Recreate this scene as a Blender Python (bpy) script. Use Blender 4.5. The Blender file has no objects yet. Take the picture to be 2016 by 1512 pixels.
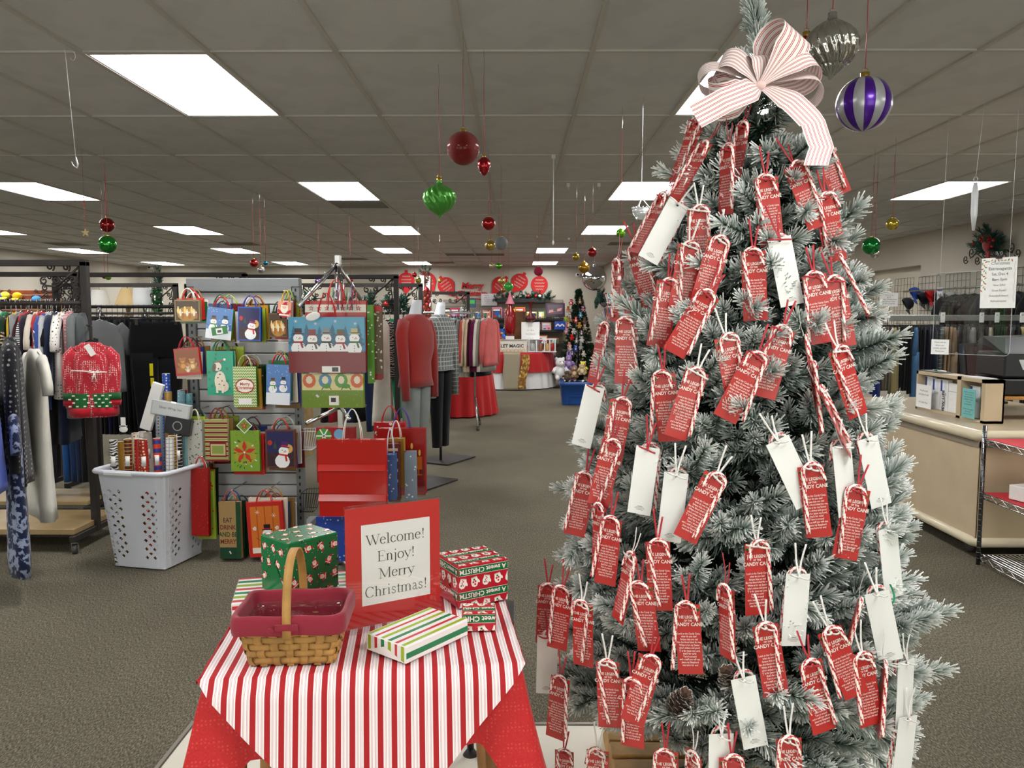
import bpy, math, random
from mathutils import Vector, Matrix, Euler, noise

rnd = random.Random(7)
SC = bpy.context.scene
COL = SC.collection
R = math.radians
PI = math.pi

# ------------------------------------------------------------------ camera
F_PX, CX, CY = 1560.0, 1008.0, 756.0
PITCH = math.atan((756.0 - 622.0) / F_PX)
YAW = math.atan(10.0 / F_PX)
CAM = Vector((0.0, 0.0, 1.52))
cam_d = bpy.data.cameras.new('camera')
cam_d.sensor_width = 36.0
cam_d.lens = 36.0 * F_PX / 2016.0
cam_d.clip_start = 0.05
cam_d.clip_end = 80
cam = bpy.data.objects.new('camera', cam_d)
COL.objects.link(cam)
cam.location = CAM
cam.rotation_euler = (PI / 2 - PITCH, 0, YAW)
SC.camera = cam
CAM_M = Euler((PI / 2 - PITCH, 0, YAW)).to_matrix()

# ------------------------------------------------------------------ world, exposure
world = bpy.data.worlds.new('world')
SC.world = world
world.use_nodes = True
world.node_tree.nodes['Background'].inputs[0].default_value = (0.55, 0.57, 0.6, 1)
world.node_tree.nodes['Background'].inputs[1].default_value = 0.05
SC.view_settings.view_transform = 'Standard'
SC.view_settings.look = 'None'
SC.view_settings.exposure = 0.32
SC.view_settings.gamma = 1.0
SC.view_settings.use_curve_mapping = False
LIGHT_STRENGTH = 17.0
LIGHT_COLOUR = (1.0, 0.985, 0.965)
WINDOW_POWER = 80.0
CEIL = 2.751


# ------------------------------------------------------------------ geometry of the view, used only to read sizes off the photograph
def ray(px, py):
    return CAM_M @ Vector(((px - CX) / F_PX, -(py - CY) / F_PX, -1.0))


def atY(px, py, y):
    d = ray(px, py)
    return CAM + d * (y / d.y)


def atZ(px, py, z):
    d = ray(px, py)
    return CAM + d * ((z - CAM.z) / d.z)


def atX(px, py, x):
    d = ray(px, py)
    return CAM + d * (x / d.x)


# ------------------------------------------------------------------ colours and materials
def lin(c):
    if isinstance(c, str):
        c = c.lstrip('#')
        c = [int(c[i:i + 2], 16) / 255.0 for i in (0, 2, 4)]
        return tuple((x / 12.92 if x <= 0.04045 else ((x + 0.055) / 1.055) ** 2.4) for x in c)
    return tuple(c[:3])


_mats = {}


def mat(name, col=None, rough=0.6, metal=0.0, spec=0.5, bump=0.0, bscale=80.0, vary=0.0, vscale=6.0, trans=0.0,
        alpha=1.0, coat=0.0, emit=0.0, pat=None, col2=None, pscale=10.0, sheen=0.0, coord='Object', ior=1.45, subs=0.0):
    if name in _mats:
        return _mats[name]
    m = bpy.data.materials.new(name)
    _mats[name] = m
    m.use_nodes = True
    nt = m.node_tree
    N, L = nt.nodes, nt.links
    b = N['Principled BSDF']
    b.inputs['Roughness'].default_value = rough
    b.inputs['Metallic'].default_value = metal
    b.inputs['Specular IOR Level'].default_value = spec
    b.inputs['IOR'].default_value = ior
    b.inputs['Coat Weight'].default_value = coat
    b.inputs['Sheen Weight'].default_value = sheen
    b.inputs['Transmission Weight'].default_value = trans
    b.inputs['Alpha'].default_value = alpha
    tc = N.new('ShaderNodeTexCoord')
    co = tc.outputs[coord]
    if col is None:
        at = N.new('ShaderNodeAttribute')
        at.attribute_name = 'Col'
        src = at.outputs['Color']
    else:
        rgb = N.new('ShaderNodeRGB')
        rgb.outputs[0].default_value = (*lin(col), 1)
        src = rgb.outputs[0]
    if pat:
        col2 = col2 or '#ffffff'
        c2 = (*lin(col2), 1)
        fac = None
        if pat in ('hstripe', 'vstripe', 'ystripe'):
            w = N.new('ShaderNodeTexWave')
            w.bands_direction = {'hstripe': 'Z', 'vstripe': 'X', 'ystripe': 'Y'}[pat]
            w.inputs['Scale'].default_value = pscale
            L.new(co, w.inputs['Vector'])
            fac = ramp(N, L, w.outputs['Fac'], 0.47, 0.53)
        elif pat == 'dots':
            w = N.new('ShaderNodeTexVoronoi')
            w.inputs['Scale'].default_value = pscale
            w.inputs['Randomness'].default_value = 0.25
            L.new(co, w.inputs['Vector'])
            fac = ramp(N, L, w.outputs['Distance'], 0.30, 0.24)
        elif pat == 'blotch':
            w = N.new('ShaderNodeTexNoise')
            w.inputs['Scale'].default_value = pscale
            w.inputs['Detail'].default_value = 3
            L.new(co, w.inputs['Vector'])
            fac = ramp(N, L, w.outputs['Fac'], 0.50, 0.56)
        elif pat == 'zebra':
            w = N.new('ShaderNodeTexWave')
            w.bands_direction = 'Z'
            w.inputs['Scale'].default_value = pscale
            w.inputs['Distortion'].default_value = 9
            w.inputs['Detail'].default_value = 2
            w.inputs['Detail Scale'].default_value = 1.2
            L.new(co, w.inputs['Vector'])
            fac = ramp(N, L, w.outputs['Fac'], 0.45, 0.5)
        elif pat in ('plaid', 'grid'):
            lo, hi = (0.9, 0.95)
            outs = []
            for d in ('X', 'Y', 'Z'):
                w = N.new('ShaderNodeTexWave')
                w.bands_direction = d
                w.inputs['Scale'].default_value = pscale
                L.new(co, w.inputs['Vector'])
                outs.append(ramp(N, L, w.outputs['Fac'], lo, hi))
            mx = N.new('ShaderNodeMath'); mx.operation = 'MAXIMUM'
            L.new(outs[0], mx.inputs[0]); L.new(outs[2], mx.inputs[1])
            fac = mx.outputs[0]
        elif pat == 'cells':
            w = N.new('ShaderNodeTexVoronoi')
            w.inputs['Scale'].default_value = pscale
            L.new(co, w.inputs['Vector'])
            mixc = N.new('ShaderNodeMix'); mixc.data_type = 'RGBA'
            mixc.inputs['Factor'].default_value = 0.5
            L.new(src, mixc.inputs[6]); L.new(w.outputs['Color'], mixc.inputs[7])
            src = mixc.outputs[2]
        if fac is not None:
            mx = N.new('ShaderNodeMix'); mx.data_type = 'RGBA'
            L.new(fac, mx.inputs['Factor'])
            L.new(src, mx.inputs[6])
            mx.inputs[7].default_value = c2
            src = mx.outputs[2]
    if vary > 0:
        n = N.new('ShaderNodeTexNoise')
        n.inputs['Scale'].default_value = vscale
        n.inputs['Detail'].default_value = 4
        L.new(co, n.inputs['Vector'])
        mp = N.new('ShaderNodeMapRange')
        mp.inputs['From Min'].default_value = 0.3
        mp.inputs['From Max'].default_value = 0.7
        mp.inputs['To Min'].default_value = 1 - vary
        mp.inputs['To Max'].default_value = 1 + vary
        L.new(n.outputs['Fac'], mp.inputs['Value'])
        vm_ = N.new('ShaderNodeVectorMath'); vm_.operation = 'SCALE'
        L.new(src, vm_.inputs[0]); L.new(mp.outputs[0], vm_.inputs['Scale'])
        src = vm_.outputs[0]
    L.new(src, b.inputs['Base Color'])
    if bump > 0:
        n = N.new('ShaderNodeTexNoise')
        n.inputs['Scale'].default_value = bscale
        n.inputs['Detail'].default_value = 3
        L.new(co, n.inputs['Vector'])
        bp = N.new('ShaderNodeBump')
        bp.inputs['Strength'].default_value = bump
        bp.inputs['Distance'].default_value = 0.01
        L.new(n.outputs['Fac'], bp.inputs['Height'])
        L.new(bp.outputs[0], b.inputs['Normal'])
    if emit:
        b.inputs['Emission Color'].default_value = (*LIGHT_COLOUR, 1)
        b.inputs['Emission Strength'].default_value = emit
    return m


def glass(name, k=.08, rough=.03, tint=(1, 1, 1)):
    """thin clear sheet: light passes straight through, a little is mirrored"""
    if name in _mats:
        return _mats[name]
    m = bpy.data.materials.new(name); _mats[name] = m
    m.use_nodes = True
    N, L = m.node_tree.nodes, m.node_tree.links
    N.remove(N['Principled BSDF'])
    t, g, x, lw = N.new('ShaderNodeBsdfTransparent'), N.new('ShaderNodeBsdfGlossy'), N.new('ShaderNodeMixShader'), N.new('ShaderNodeLayerWeight')
    t.inputs[0].default_value = (*tint, 1); g.inputs['Roughness'].default_value = rough
    lw.inputs['Blend'].default_value = k
    mm = N.new('ShaderNodeMath'); mm.operation = 'MULTIPLY_ADD'; mm.inputs[1].default_value = .55; mm.inputs[2].default_value = .035
    L.new(lw.outputs['Facing'], mm.inputs[0]); L.new(mm.outputs[0], x.inputs[0]); L.new(t.outputs[0], x.inputs[1]); L.new(g.outputs[0], x.inputs[2])
    L.new(x.outputs[0], N['Material Output'].inputs['Surface'])
    return m


def ramp(N, L, sock, a, b):
    mp = N.new('ShaderNodeMapRange')
    mp.inputs['From Min'].default_value = a
    mp.inputs['From Max'].default_value = b
    L.new(sock, mp.inputs['Value'])
    return mp.outputs[0]


# ------------------------------------------------------------------ mesh builder
class MB:
    def __init__(s):
        s.v, s.f, s.c, s.s, s.mi = [], [], [], [], []

    def add(s, vs, fs, col=None, smooth=False, M=None, m=0):
        o = len(s.v)
        if M is not None:
            vs = [M @ Vector(v) for v in vs]
        s.v.extend([tuple(v) for v in vs])
        c = lin(col) if col is not None else (1, 1, 1)
        for f in fs:
            s.f.append([i + o for i in f]); s.c.append(c); s.s.append(smooth); s.mi.append(m)
        return s

    def box(s, c, d, rz=0.0, col=None, M=None, rx=0, ry=0, m=0, taper=1.0):
        x, y, z = d[0] / 2, d[1] / 2, d[2] / 2
        t = taper
        vs = [(-x * t, -y * t, -z), (x * t, -y * t, -z), (x * t, y * t, -z), (-x * t, y * t, -z), (-x, -y, z), (x, -y, z), (x, y, z), (-x, y, z)]
        T = Matrix.Translation(c) @ Euler((rx, ry, rz)).to_matrix().to_4x4()
        if M is not None:
            T = M @ T
        return s.add(vs, [(0, 3, 2, 1), (4, 5, 6, 7), (0, 1, 5, 4), (1, 2, 6, 5), (2, 3, 7, 6), (3, 0, 4, 7)], col, False, T, m)

    def rbox(s, c, d, r=0.004, rz=0.0, col=None, M=None, rx=0, ry=0, m=0):
        """box with chamfered edges"""
        x, y, z = d[0] / 2, d[1] / 2, d[2] / 2
        r = min(r, x * .9, y * .9, z * .9)
        vs, idx = [], {}
        for sx in (-1, 1):
            for sy in (-1, 1):
                for sz in (-1, 1):
                    for k in range(3):
                        p = [sx * x, sy * y, sz * z]
                        for j in range(3):
                            if j != k:
                                p[j] -= (sx, sy, sz)[j] * r
                        idx[(sx, sy, sz, k)] = len(vs)
                        vs.append(p)
        fs = []
        for k in range(3):
            a, b_ = [j for j in range(3) if j != k]
            for sg in (-1, 1):
                q = []
                for (u, w) in ((-1, -1), (1, -1), (1, 1), (-1, 1)):
                    t = [0, 0, 0]; t[k] = sg; t[a] = u; t[b_] = w
                    q.append(idx[(t[0], t[1], t[2], k)])
                fs.append(q if (sg > 0) == (k != 1) else q[::-1])
        for k in range(3):
            a, b_ = [j for j in range(3) if j != k]
            for sa in (-1, 1):
                for sb in (-1, 1):
                    t0 = [0, 0, 0]; t0[a] = sa; t0[b_] = sb; t0[k] = -1
                    t1 = list(t0); t1[k] = 1
                    fs.append([idx[(*t0, a)], idx[(*t1, a)], idx[(*t1, b_)], idx[(*t0, b_)]])
        for sx in (-1, 1):
            for sy in (-1, 1):
                for sz in (-1, 1):
                    fs.append([idx[(sx, sy, sz, k)] for k in range(3)])
        T = Matrix.Translation(c) @ Euler((rx, ry, rz)).to_matrix().to_4x4()
        if M is not None:
            T = M @ T
        return s.add(vs, fs, col, False, T, m)

    def tube(s, pts, r, n=8, col=None, cap=True, M=None, closed=False, flat=1.0, m=0, up=None):
        pts = [Vector(p) for p in pts]
        k = len(pts)
        rs = r if isinstance(r, (list, tuple)) else [r] * k
        vs, fs = [], []
        a = None
        for i, p in enumerate(pts):
            if closed:
                t = pts[(i + 1) % k] - pts[i - 1]
            else:
                t = pts[min(i + 1, k - 1)] - pts[max(i - 1, 0)]
            if t.length < 1e-9:
                t = Vector((0, 0, 1))
            t.normalize()
            if a is None:
                a = Vector(up) if up else (Vector((0, 0, 1)) if abs(t.z) < .9 else Vector((1, 0, 0)))
            a = (a - t * a.dot(t))
            if a.length < 1e-6:
                a = t.orthogonal()
            a.normalize()
            b = t.cross(a)
            for j in range(n):
                th = 2 * PI * j / n
                vs.append(p + a * (math.cos(th) * rs[i] * flat) + b * (math.sin(th) * rs[i]))
        rng = k if closed else k - 1
        for i in range(rng):
            i2 = (i + 1) % k
            for j in range(n):
                j2 = (j + 1) % n
                fs.append((i * n + j, i * n + j2, i2 * n + j2, i2 * n + j))
        if cap and not closed:
            fs.append(tuple(range(n))[::-1])
            fs.append(tuple((k - 1) * n + j for j in range(n)))
        return s.add(vs, fs, col, n > 4, M, m)

    def cyl(s, p0, p1, r0, r1=None, n=12, col=None, cap=True, M=None, m=0):
        return s.tube([p0, p1], [r0, r0 if r1 is None else r1], n, col, cap, M, m=m)

    def lathe(s, prof, n=16, col=None, M=None, fn=None, cap=False, m=0, cols=None):
        """prof: list of (r, z); fn(theta, r, z) -> r scale"""
        vs = []
        for (r, z) in prof:
            for j in range(n):
                th = 2 * PI * j / n
                q = fn(th, r, z) if fn else 1.0
                vs.append((math.cos(th) * r * q, math.sin(th) * r * q, z))
        k = len(prof)
        for i in range(k - 1):
            fs = []
            for j in range(n):
                j2 = (j + 1) % n
                fs.append((i * n + j, i * n + j2, (i + 1) * n + j2, (i + 1) * n + j))
            s.add([], [], None)
            if i == 0:
                base = len(s.v)
                T = M
                s.v.extend([tuple((T @ Vector(v)) if T is not None else v) for v in vs])
            for jj, f in enumerate(fs):
                s.f.append([q + base for q in f])
                cc = cols(i, jj) if cols else col
                s.c.append(lin(cc) if cc is not None else (1, 1, 1)); s.s.append(True); s.mi.append(m)
        if cap:
            s.f.append([base + j for j in range(n)][::-1]); s.c.append(lin(col) if col is not None else (1, 1, 1)); s.s.append(False); s.mi.append(m)
            s.f.append([base + (k - 1) * n + j for j in range(n)]); s.c.append(lin(col) if col is not None else (1, 1, 1)); s.s.append(False); s.mi.append(m)
        return s

    def ball(s, c, r, n=10, col=None, sc=(1, 1, 1), M=None, m=0, rz=0, rx=0, ry=0):
        k = max(4, n // 2 + 1)
        prof = [(math.sin(PI * i / k) * r + 1e-5, -math.cos(PI * i / k) * r) for i in range(k + 1)]
        T = Matrix.Translation(c) @ Euler((rx, ry, rz)).to_matrix().to_4x4() @ Matrix.Diagonal((*sc, 1))
        if M is not None:
            T = M @ T
        return s.lathe(prof, n, col, T, m=m)

    def loft(s, rings, col=None, M=None, closed=True, cap=True, smooth=True, m=0):
        n = len(rings[0])
        vs = [p for r_ in rings for p in r_]
        fs = []
        for i in range(len(rings) - 1):
            for j in range(n if closed else n - 1):
                j2 = (j + 1) % n
                fs.append((i * n + j, i * n + j2, (i + 1) * n + j2, (i + 1) * n + j))
        s.add(vs, fs, col, smooth, M, m)
        if cap and closed:
            o = len(s.v) - len(vs)
            for q in ([o + j for j in range(n)][::-1], [o + (len(rings) - 1) * n + j for j in range(n)]):
                s.f.append(q); s.c.append(lin(col) if col is not None else (1, 1, 1)); s.s.append(False); s.mi.append(m)
        return s

    def grid(s, fn, nu, nv, col=None, M=None, thick=0.0, smooth=True, colfn=None, m=0):
        """sheet fn(u,v)->point; thick adds a back side"""
        vs = [Vector(fn(i / nu, j / nv)) for j in range(nv + 1) for i in range(nu + 1)]
        fs = []
        W = nu + 1
        for j in range(nv):
            for i in range(nu):
                fs.append((j * W + i, j * W + i + 1, (j + 1) * W + i + 1, (j + 1) * W + i))
        if thick:
            nr = [Vector((0, 0, 0)) for _ in vs]
            for f in fs:
                q = (vs[f[1]] - vs[f[0]]).cross(vs[f[3]] - vs[f[0]])
                for i in f:
                    nr[i] += q
            back = [v - (n_.normalized() * thick if n_.length > 0 else Vector((0, 0, thick))) for v, n_ in zip(vs, nr)]
            k = len(vs)
            bf = [tuple(i + k for i in f)[::-1] for f in fs]
            edge = []
            loop = [i for i in range(W)] + [j * W + nu for j in range(1, nv + 1)] + [nv * W + i for i in range(nu - 1, -1, -1)] + [j * W for j in range(nv - 1, 0, -1)]
            for a, b_ in zip(loop, loop[1:] + loop[:1]):
                edge.append((b_, a, a + k, b_ + k))
            o = len(s.v)
            s.add(vs + back, fs + bf + edge, col, smooth, M, m)
            if colfn:
                nf = len(fs)
                base = len(s.f) - len(fs) - len(bf) - len(edge)
                for q in range(nf):
                    c = lin(colfn((q % nu + .5) / nu, (q // nu + .5) / nv))
                    s.c[base + q] = c; s.c[base + nf + q] = c
        else:
            s.add(vs, fs, col, smooth, M, m)
            if colfn:
                base = len(s.f) - len(fs)
                for q in range(len(fs)):
                    s.c[base + q] = lin(colfn((q % nu + .5) / nu, (q // nu + .5) / nv))
        return s

    def prism(s, pts, t, col=None, M=None, m=0):
        """outline (x,z) extruded along y, front face at y=0 back at y=t"""
        n = len(pts)
        vs = [(p[0], 0, p[1]) for p in pts] + [(p[0], t, p[1]) for p in pts]
        fs = [tuple(range(n)), tuple(range(n, 2 * n))[::-1]]
        for i in range(n):
            j = (i + 1) % n
            fs.append((j, i, i + n, j + n))
        return s.add(vs, fs, col, False, M, m)

    def mesh(s, name, cols=True):
        me = bpy.data.meshes.new(name)
        me.from_pydata(s.v, [], s.f)
        me.polygons.foreach_set('use_smooth', s.s)
        if any(s.mi):
            me.polygons.foreach_set('material_index', s.mi)
        if cols:
            ca = me.color_attributes.new('Col', 'FLOAT_COLOR', 'CORNER')
            data = []
            for f, c in zip(s.f, s.c):
                data.extend((c[0], c[1], c[2], 1.0) * len(f))
            ca.data.foreach_set('color', data)
        me.update()
        return me


# 2-D print helper: u to the right, v up, drawn on the plane facing -Y; later shapes lie a hair in front
class Art:
    def __init__(s, M=None, step=0.00025):
        s.mb = MB(); s.y = 0.0; s.step = step; s.M = M or Matrix.Identity(4)

    def _p(s, pts, col):
        s.y -= s.step
        s.mb.add([(p[0], s.y, p[1]) for p in pts], [tuple(range(len(pts)))], col, False, s.M)

    def rect(s, x0, z0, x1, z1, col):
        s._p([(x0, z0), (x1, z0), (x1, z1), (x0, z1)], col)

    def poly(s, pts, col):
        s._p(pts, col)

    def ell(s, x, z, rx, rz=None, col=None, n=14, a=0.0):
        rz = rx if rz is None else rz
        ca, sa = math.cos(a), math.sin(a)
        s._p([(x + ca * rx * math.cos(t) - sa * rz * math.sin(t), z + sa * rx * math.cos(t) + ca * rz * math.sin(t)) for t in [2 * PI * i / n for i in range(n)]], col)

    def line(s, x0, z0, x1, z1, w, col):
        dx, dz = x1 - x0, z1 - z0
        l = math.hypot(dx, dz) or 1
        nx, nz = -dz / l * w / 2, dx / l * w / 2
        s._p([(x0 - nx, z0 - nz), (x1 - nx, z1 - nz), (x1 + nx, z1 + nz), (x0 + nx, z0 + nz)], col)

    def pline(s, pts, w, col):
        for a, b in zip(pts, pts[1:]):
            s.line(*a, *b, w, col)
            s.y += s.step
        s.y -= s.step

    def text(s, t, x, z, size, col, align='CENTER', rot=0.0, bold=0.0, sx=1.0):
        me = textmesh(t, align, bold)
        s.y -= s.step
        ca, sa = math.cos(rot), math.sin(rot)
        vs = []
        for v in me[0]:
            a, b = v[0] * size * sx, v[1] * size
            vs.append((x + ca * a - sa * b, s.y, z + sa * a + ca * b))
        s.mb.add(vs, me[1], col, False, s.M)


_txt = {}


def textmesh(t, align='CENTER', bold=0.0, res=2):
    k = (t, align, bold, res)
    if k in _txt:
        return _txt[k]
    c = bpy.data.curves.new('lettering', 'FONT')
    c.body = t
    c.align_x = align
    c.size = 1.0
    c.resolution_u = res
    c.offset = bold
    o = bpy.data.objects.new('lettering', c)
    me = bpy.data.meshes.new_from_object(o)
    vs = [tuple(v.co) for v in me.vertices]
    fs = [tuple(p.vertices) for p in me.polygons]
    bpy.data.objects.remove(o); bpy.data.meshes.remove(me); bpy.data.curves.remove(c)
    _txt[k] = (vs, fs)
    return _txt[k]


# ------------------------------------------------------------------ objects
def link(name, data, m=None, parent=None, loc=None, rot=None, kind=None, scale=None):
    if isinstance(data, Art):
        data = data.mb
    if isinstance(data, MB):
        data = data.mesh(name)
    o = bpy.data.objects.new(name, data)
    COL.objects.link(o)
    if m is not None and data is not None:
        ms = m if isinstance(m, (list, tuple)) else [m]
        if len(data.materials) == 0:
            for q in ms:
                data.materials.append(q)
        elif data.materials[0] != ms[0]:
            o.material_slots[0].link = 'OBJECT'
            o.material_slots[0].material = ms[0]
    if parent is not None:
        o.parent = parent
    if loc is not None:
        o.location = loc
    if rot is not None:
        o.rotation_euler = rot
    if scale is not None:
        o.scale = scale if isinstance(scale, (tuple, list)) else (scale,) * 3
    if kind:
        o['kind'] = kind
    return o


def tag(o, label, cat, group=None, kind=None):
    o['label'] = label
    o['category'] = cat
    if group:
        o['group'] = group
    if kind:
        o['kind'] = kind
    return o


def thing(name, label, cat, loc=(0, 0, 0), rz=0.0, group=None, rot=None):
    o = link(name, None, loc=loc, rot=rot or (0, 0, rz))
    return tag(o, label, cat, group)


def dup(o, parent=None, loc=None, rot=None, label=None, group=None):
    c = o.copy()
    COL.objects.link(c)
    if parent is not None:
        c.parent = parent
    if loc is not None:
        c.location = loc
    if rot is not None:
        c.rotation_euler = rot
    if label:
        c['label'] = label
    if group:
        c['group'] = group
    for ch in list(o.children):
        dup(ch, c)
    return c


ORD = ['first', 'second', 'third', 'fourth', 'fifth', 'sixth', 'seventh', 'eighth', 'ninth', 'tenth', 'eleventh', 'twelfth', 'thirteenth',
       'fourteenth', 'fifteenth', 'sixteenth', 'seventeenth', 'eighteenth', 'nineteenth', 'twentieth', 'twenty-first', 'twenty-second',
       'twenty-third', 'twenty-fourth', 'twenty-fifth', 'twenty-sixth', 'twenty-seventh', 'twenty-eighth', 'twenty-ninth', 'thirtieth',
       'thirty-first', 'thirty-second', 'thirty-third', 'thirty-fourth', 'thirty-fifth', 'thirty-sixth', 'thirty-seventh', 'thirty-eighth']

BLACKM = mat('black_metal', '#2a2626', 0.45, 0.3, vary=.15, vscale=20)
CHROME = mat('chrome', '#c8c8c8', 0.22, 1.0)
VPRINT = mat('printed_paper', None, 0.45, spec=0.4, vary=.04, vscale=30)
VGLOSS = mat('glossy_print', None, 0.22, spec=0.5, coat=0.2, vary=.03)
VCLOTH = mat('coloured_cloth', None, 0.85, spec=0.2, bump=0.25, bscale=300, sheen=.2)
VPLAST = mat('coloured_plastic', None, 0.4, spec=0.5, vary=.03)
WHITEP = mat('white_plastic', '#e2e4e8', 0.4, vary=.03)
CLEARP = mat('clear_plastic', '#f4f6f8', 0.08, trans=0.9, ior=1.3)
WOOD = mat('light_wood', '#a88d5f', 0.5, vary=.18, vscale=12)
# ================================================================== the setting
XL, XR, XRF, YB, YF, YSTEP = -9.5, 6.05, 2.17, 20.0, -3.0, 16.0
WALLM = mat('wall_paint', '#b5afa2', 0.75, vary=.03, vscale=2, bump=.05, bscale=60)


def carpet_mat():
    m = bpy.data.materials.new('carpet')
    m.use_nodes = True
    N, L = m.node_tree.nodes, m.node_tree.links
    b = N['Principled BSDF']
    b.inputs['Roughness'].default_value = 0.95
    b.inputs['Specular IOR Level'].default_value = 0.1
    tc = N.new('ShaderNodeTexCoord')
    n1 = N.new('ShaderNodeTexNoise'); n1.inputs['Scale'].default_value = 190; n1.inputs['Detail'].default_value = 5; n1.inputs['Roughness'].default_value = .8
    n2 = N.new('ShaderNodeTexNoise'); n2.inputs['Scale'].default_value = 1.3; n2.inputs['Detail'].default_value = 5
    mp = N.new('ShaderNodeMapping'); mp.inputs['Scale'].default_value = (1.0, .35, 1)
    mp.inputs['Rotation'].default_value = (0, 0, .5)
    L.new(tc.outputs['Object'], mp.inputs[0]); L.new(mp.outputs[0], n1.inputs['Vector'])
    L.new(tc.outputs['Object'], n2.inputs['Vector'])
    cr = N.new('ShaderNodeValToRGB')
    e = cr.color_ramp.elements
    e[0].position = .36; e[0].color = (*lin('#38352d'), 1)
    e[1].position = .64; e[1].color = (*lin('#97907e'), 1)
    k = cr.color_ramp.elements.new(.5); k.color = (*lin('#625d50'), 1)
    L.new(n1.outputs['Fac'], cr.inputs[0])
    mr = N.new('ShaderNodeMapRange'); mr.inputs['To Min'].default_value = .7; mr.inputs['To Max'].default_value = 1.3
    L.new(n2.outputs['Fac'], mr.inputs['Value'])
    vm_ = N.new('ShaderNodeVectorMath'); vm_.operation = 'SCALE'
    L.new(cr.outputs[0], vm_.inputs[0]); L.new(mr.outputs[0], vm_.inputs['Scale'])
    L.new(vm_.outputs[0], b.inputs['Base Color'])
    bp = N.new('ShaderNodeBump'); bp.inputs['Strength'].default_value = .7; bp.inputs['Distance'].default_value = .004
    L.new(n1.outputs['Fac'], bp.inputs['Height']); L.new(bp.outputs[0], b.inputs['Normal'])
    return m


mb = MB(); mb.box(((XL + XR) / 2, (YB + YF) / 2, -0.05), (XR - XL + .4, YB - YF + .4, .1))
floor = link('floor', mb, carpet_mat(), kind='structure')
floor['label'] = 'dark taupe speckled loop carpet'

# entrance tiles let into the carpet
TILEM = mat('cream_tile', '#d8d3c6', 0.35, vary=.06, vscale=3)
GROUT = mat('grout', '#8d887c', 0.9)
TX0, TX1, TY1 = -1.2, 1.32, 2.82
mb = MB(); mb.box(((TX0 + TX1) / 2, (TY1 - 2.9) / 2, .002), (TX1 - TX0, TY1 + 2.9, .006))
tf = link('floor_tile_field', mb, GROUT, kind='structure')
tm = MB(); tm.rbox((0, 0, 0), (.414, .414, .01), .003)
tme = tm.mesh('tile')
for i in range(6):
    for j in range(6):
        link('tile', tme, TILEM, tf, (TX0 + .21 + i * .42, TY1 - .21 - j * .42, .004))
mb = MB(); mb.box(((TX0 + TX1) / 2, TY1 + .008, .006), (TX1 - TX0 + .03, .014, .012)); mb.box((TX0 - .008, TY1 / 2, .006), (.014, TY1, .012)); mb.box((TX1 + .008, TY1 / 2, .006), (.014, TY1, .012))
link('edge_strip', mb, mat('edge_strip', '#8f8a80', .4, .5), tf)

# walls
def wall(name, c, d):
    mb = MB(); mb.box(c, d)
    return link(name, mb, WALLM, kind='structure')


wall('wall_left', (XL - .1, (YB + YF) / 2, CEIL / 2), (.2, YB - YF + .4, CEIL + .1))
wall('wall_back', ((XL + XRF) / 2 - .05, YB + .1, CEIL / 2), (XRF - XL + .1, .2, CEIL + .1))
wall('wall_right_far', (XRF + .1, (YB + YSTEP) / 2, CEIL / 2), (.2, YB - YSTEP, CEIL + .1))
wall('wall_back_right', ((XRF + XR) / 2 + .1, YSTEP + .1, CEIL / 2), (XR - XRF - .2, .2, CEIL + .1))
wall('wall_front', ((XL + XR) / 2, YF - .1, CEIL / 2), (XR - XL + .4, .2, CEIL + .1))
# right wall with a recess
NY0, NY1, NZ0, NZ1 = atX(1813, 521, XR).y, atX(1694, 535, XR).y, 1.15, atX(1813, 521, XR).z
mb = MB()
mb.box((XR + .1, (NY0 + YF) / 2, CEIL / 2), (.2, NY0 - YF, CEIL + .1))
mb.box((XR + .1, (NY1 + YSTEP) / 2 + .1, CEIL / 2), (.2, YSTEP - NY1 + .2, CEIL + .1))
mb.box((XR + .1, (NY0 + NY1) / 2, (NZ1 + CEIL) / 2 + .02), (.2, NY1 - NY0, CEIL - NZ1 + .05))
mb.box((XR + .1, (NY0 + NY1) / 2, NZ0 / 2), (.2, NY1 - NY0, NZ0))
link('wall_right', mb, WALLM, kind='structure')
mb = MB(); mb.box((XR + .26, (NY0 + NY1) / 2, (NZ0 + NZ1) / 2), (.1, NY1 - NY0 + .3, NZ1 - NZ0 + .3))
link('wall_niche', mb, mat('niche_paint', '#d3ccbb', .7), kind='structure')
# baseboards
BB = mat('baseboard', '#4a433c', .5)
for nm, c, d in (('baseboard_left', (XL + .01, 9, .05), (.02, 22, .1)), ('baseboard_back', (-3.7, YB - .01, .05), (11.6, .02, .1)),
                 ('baseboard_right', (XR - .01, 7, .05), (.02, 18, .1)), ('baseboard_right_far', (XRF - .01, 18, .05), (.02, 4, .1))):
    mb = MB(); mb.box(c, d); link(nm, mb, BB, kind='structure')

# ceiling: slab, bars, panels
GX0, GX, GY0, GY = -0.249, 0.6, 3.83, 1.2
mb = MB(); mb.box(((XL + XR) / 2, (YB + YF) / 2, CEIL + .12), (XR - XL + .4, YB - YF + .4, .1))
ceiling = link('ceiling', mb, mat('plenum', '#777777', .9), kind='structure')
cols_ = [k for k in range(-16, 12)]
rows_ = [k for k in range(-6, 14)]
lightcells = {(-3, -3), (-3, 0), (-3, 3), (-3, 6), (-4, 9), (-4, 12), (-8, -3), (-8, 0), (-8, 3), (-8, 6), (-9, 9), (-9, 12),
              (-13, 0), (-13, 3), (-13, 6), (-14, 9), (-14, 12), (2, -3), (2, 0), (2, 3), (2, 6), (1, 9), (1, 12), (7, -3), (7, 0), (7, 3), (7, 6), (7, 9)}
ventcells = {(-3, 4), (-2, 10), (-1, 10), (-3, 12), (3, 8), (-8, 8), (-6, 11), (-13, 8)}
mb = MB()
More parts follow.
